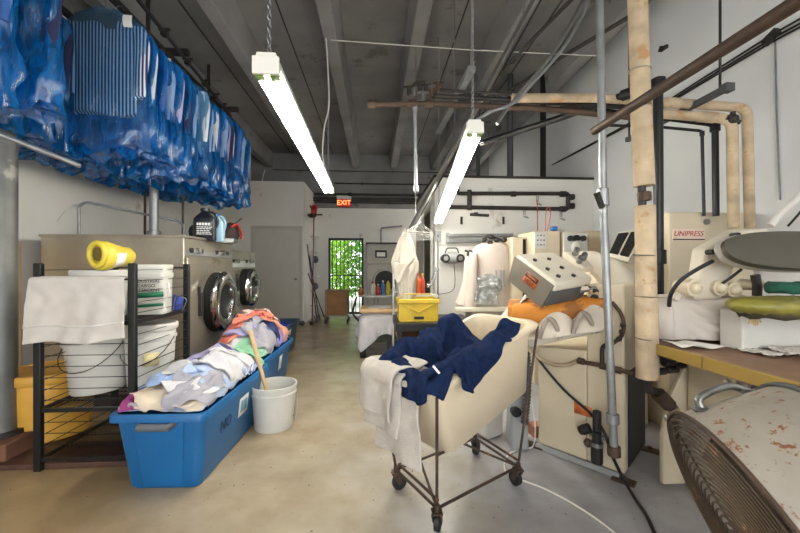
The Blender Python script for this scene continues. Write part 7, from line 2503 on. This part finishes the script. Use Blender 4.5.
gr = MB()
for k in range(12):
    r = 0.06 + (FR - 0.075) * k / 11
    gr.tube([fp(r, 2 * PI * j / 40, FDEP - 0.01) for j in range(40)], 0.003, 5, closed=True)
for k in range(8):
    a_ = 2 * PI * k / 8
    gr.tube([fp(0.05, a_, FDEP - 0.005), fp(FR - 0.01, a_, FDEP - 0.005)], 0.005, 5)
gr.build('rear_grille', M_GRIL, fan)
MB().tube([fp(0, 0, 0.24), fp(0, 0, 0.06)], 0.075, 24).build('motor', M_IRON, fan, bevel=0.01)
for k in range(4):
    a_ = 2 * PI * k / 4 + 0.5
    bd = MB()
    rows = []
    for i in range(8):
        r = 0.06 + 0.31 * i / 7
        hw = 0.12 + 0.28 * (i / 7) ** 0.5
        rows.append([fp(r, a_ + hw * (t_ - 0.5) * (0.9 if i > 5 else 1.1), 0.11 + 0.07 * (t_ - 0.5)) for t_ in [j / 5 for j in range(6)]])
    bd.grid(rows)
    bd.build('blade', material('grimy_fan_blade', (92, 80, 68), rough=0.6, metal=0.4, var=0.2) if 'grimy_fan_blade' not in bpy.data.materials else bpy.data.materials['grimy_fan_blade'], fan, solid=0.004, sharp=180)
ah = R(74)
hp_a = [fp(FR, ah + 0.04, 0.07), fp(FR + 0.03, ah + 0.02, 0.08), fp(FR + 0.036, ah - 0.08, 0.15), fp(FR + 0.03, ah - 0.16, 0.21), fp(FR, ah - 0.2, 0.25)]
MB().tube(catmull(hp_a, 6), 0.012, 10).build('carry_handle', M_STEEL, fan)
for q in (hp_a[0], hp_a[-1]):
    MB().ball(q, (0.03, 0.03, 0.01), 14).build('handle_bracket', M_STEEL, fan)
MB().ball(fp(FR + 0.012, R(48), 0.01), 0.012, 10).build('rim_bolt', M_STEEL, fan)
for s_ in (-1, 1):
    MB().tube([fp(FR * 0.99, R(270) + s_ * 0.5, FDEP * 0.8), Vector((FC.x + 0.36, FC.y + s_ * 0.2 - 0.06, 0.012)), Vector((FC.x + 0.12, FC.y + s_ * 0.2, 0.012))], 0.012, 8).build('stand_foot', M_IRON, fan)
pc = [fp(0.03, 0.5, -0.03), fp(0.12, 3.2, -0.06), fp(0.2, 3.7, -0.07), fp(0.32, 4.0, -0.08)]
MB().tube(catmull(pc + [Vector((FC.x - 0.2, FC.y - 0.25, 0.05)), Vector((FC.x - 0.1, FC.y - 0.5, 0.012))], 6), 0.007, 8).build('power_cord', M_BLACK, fan)
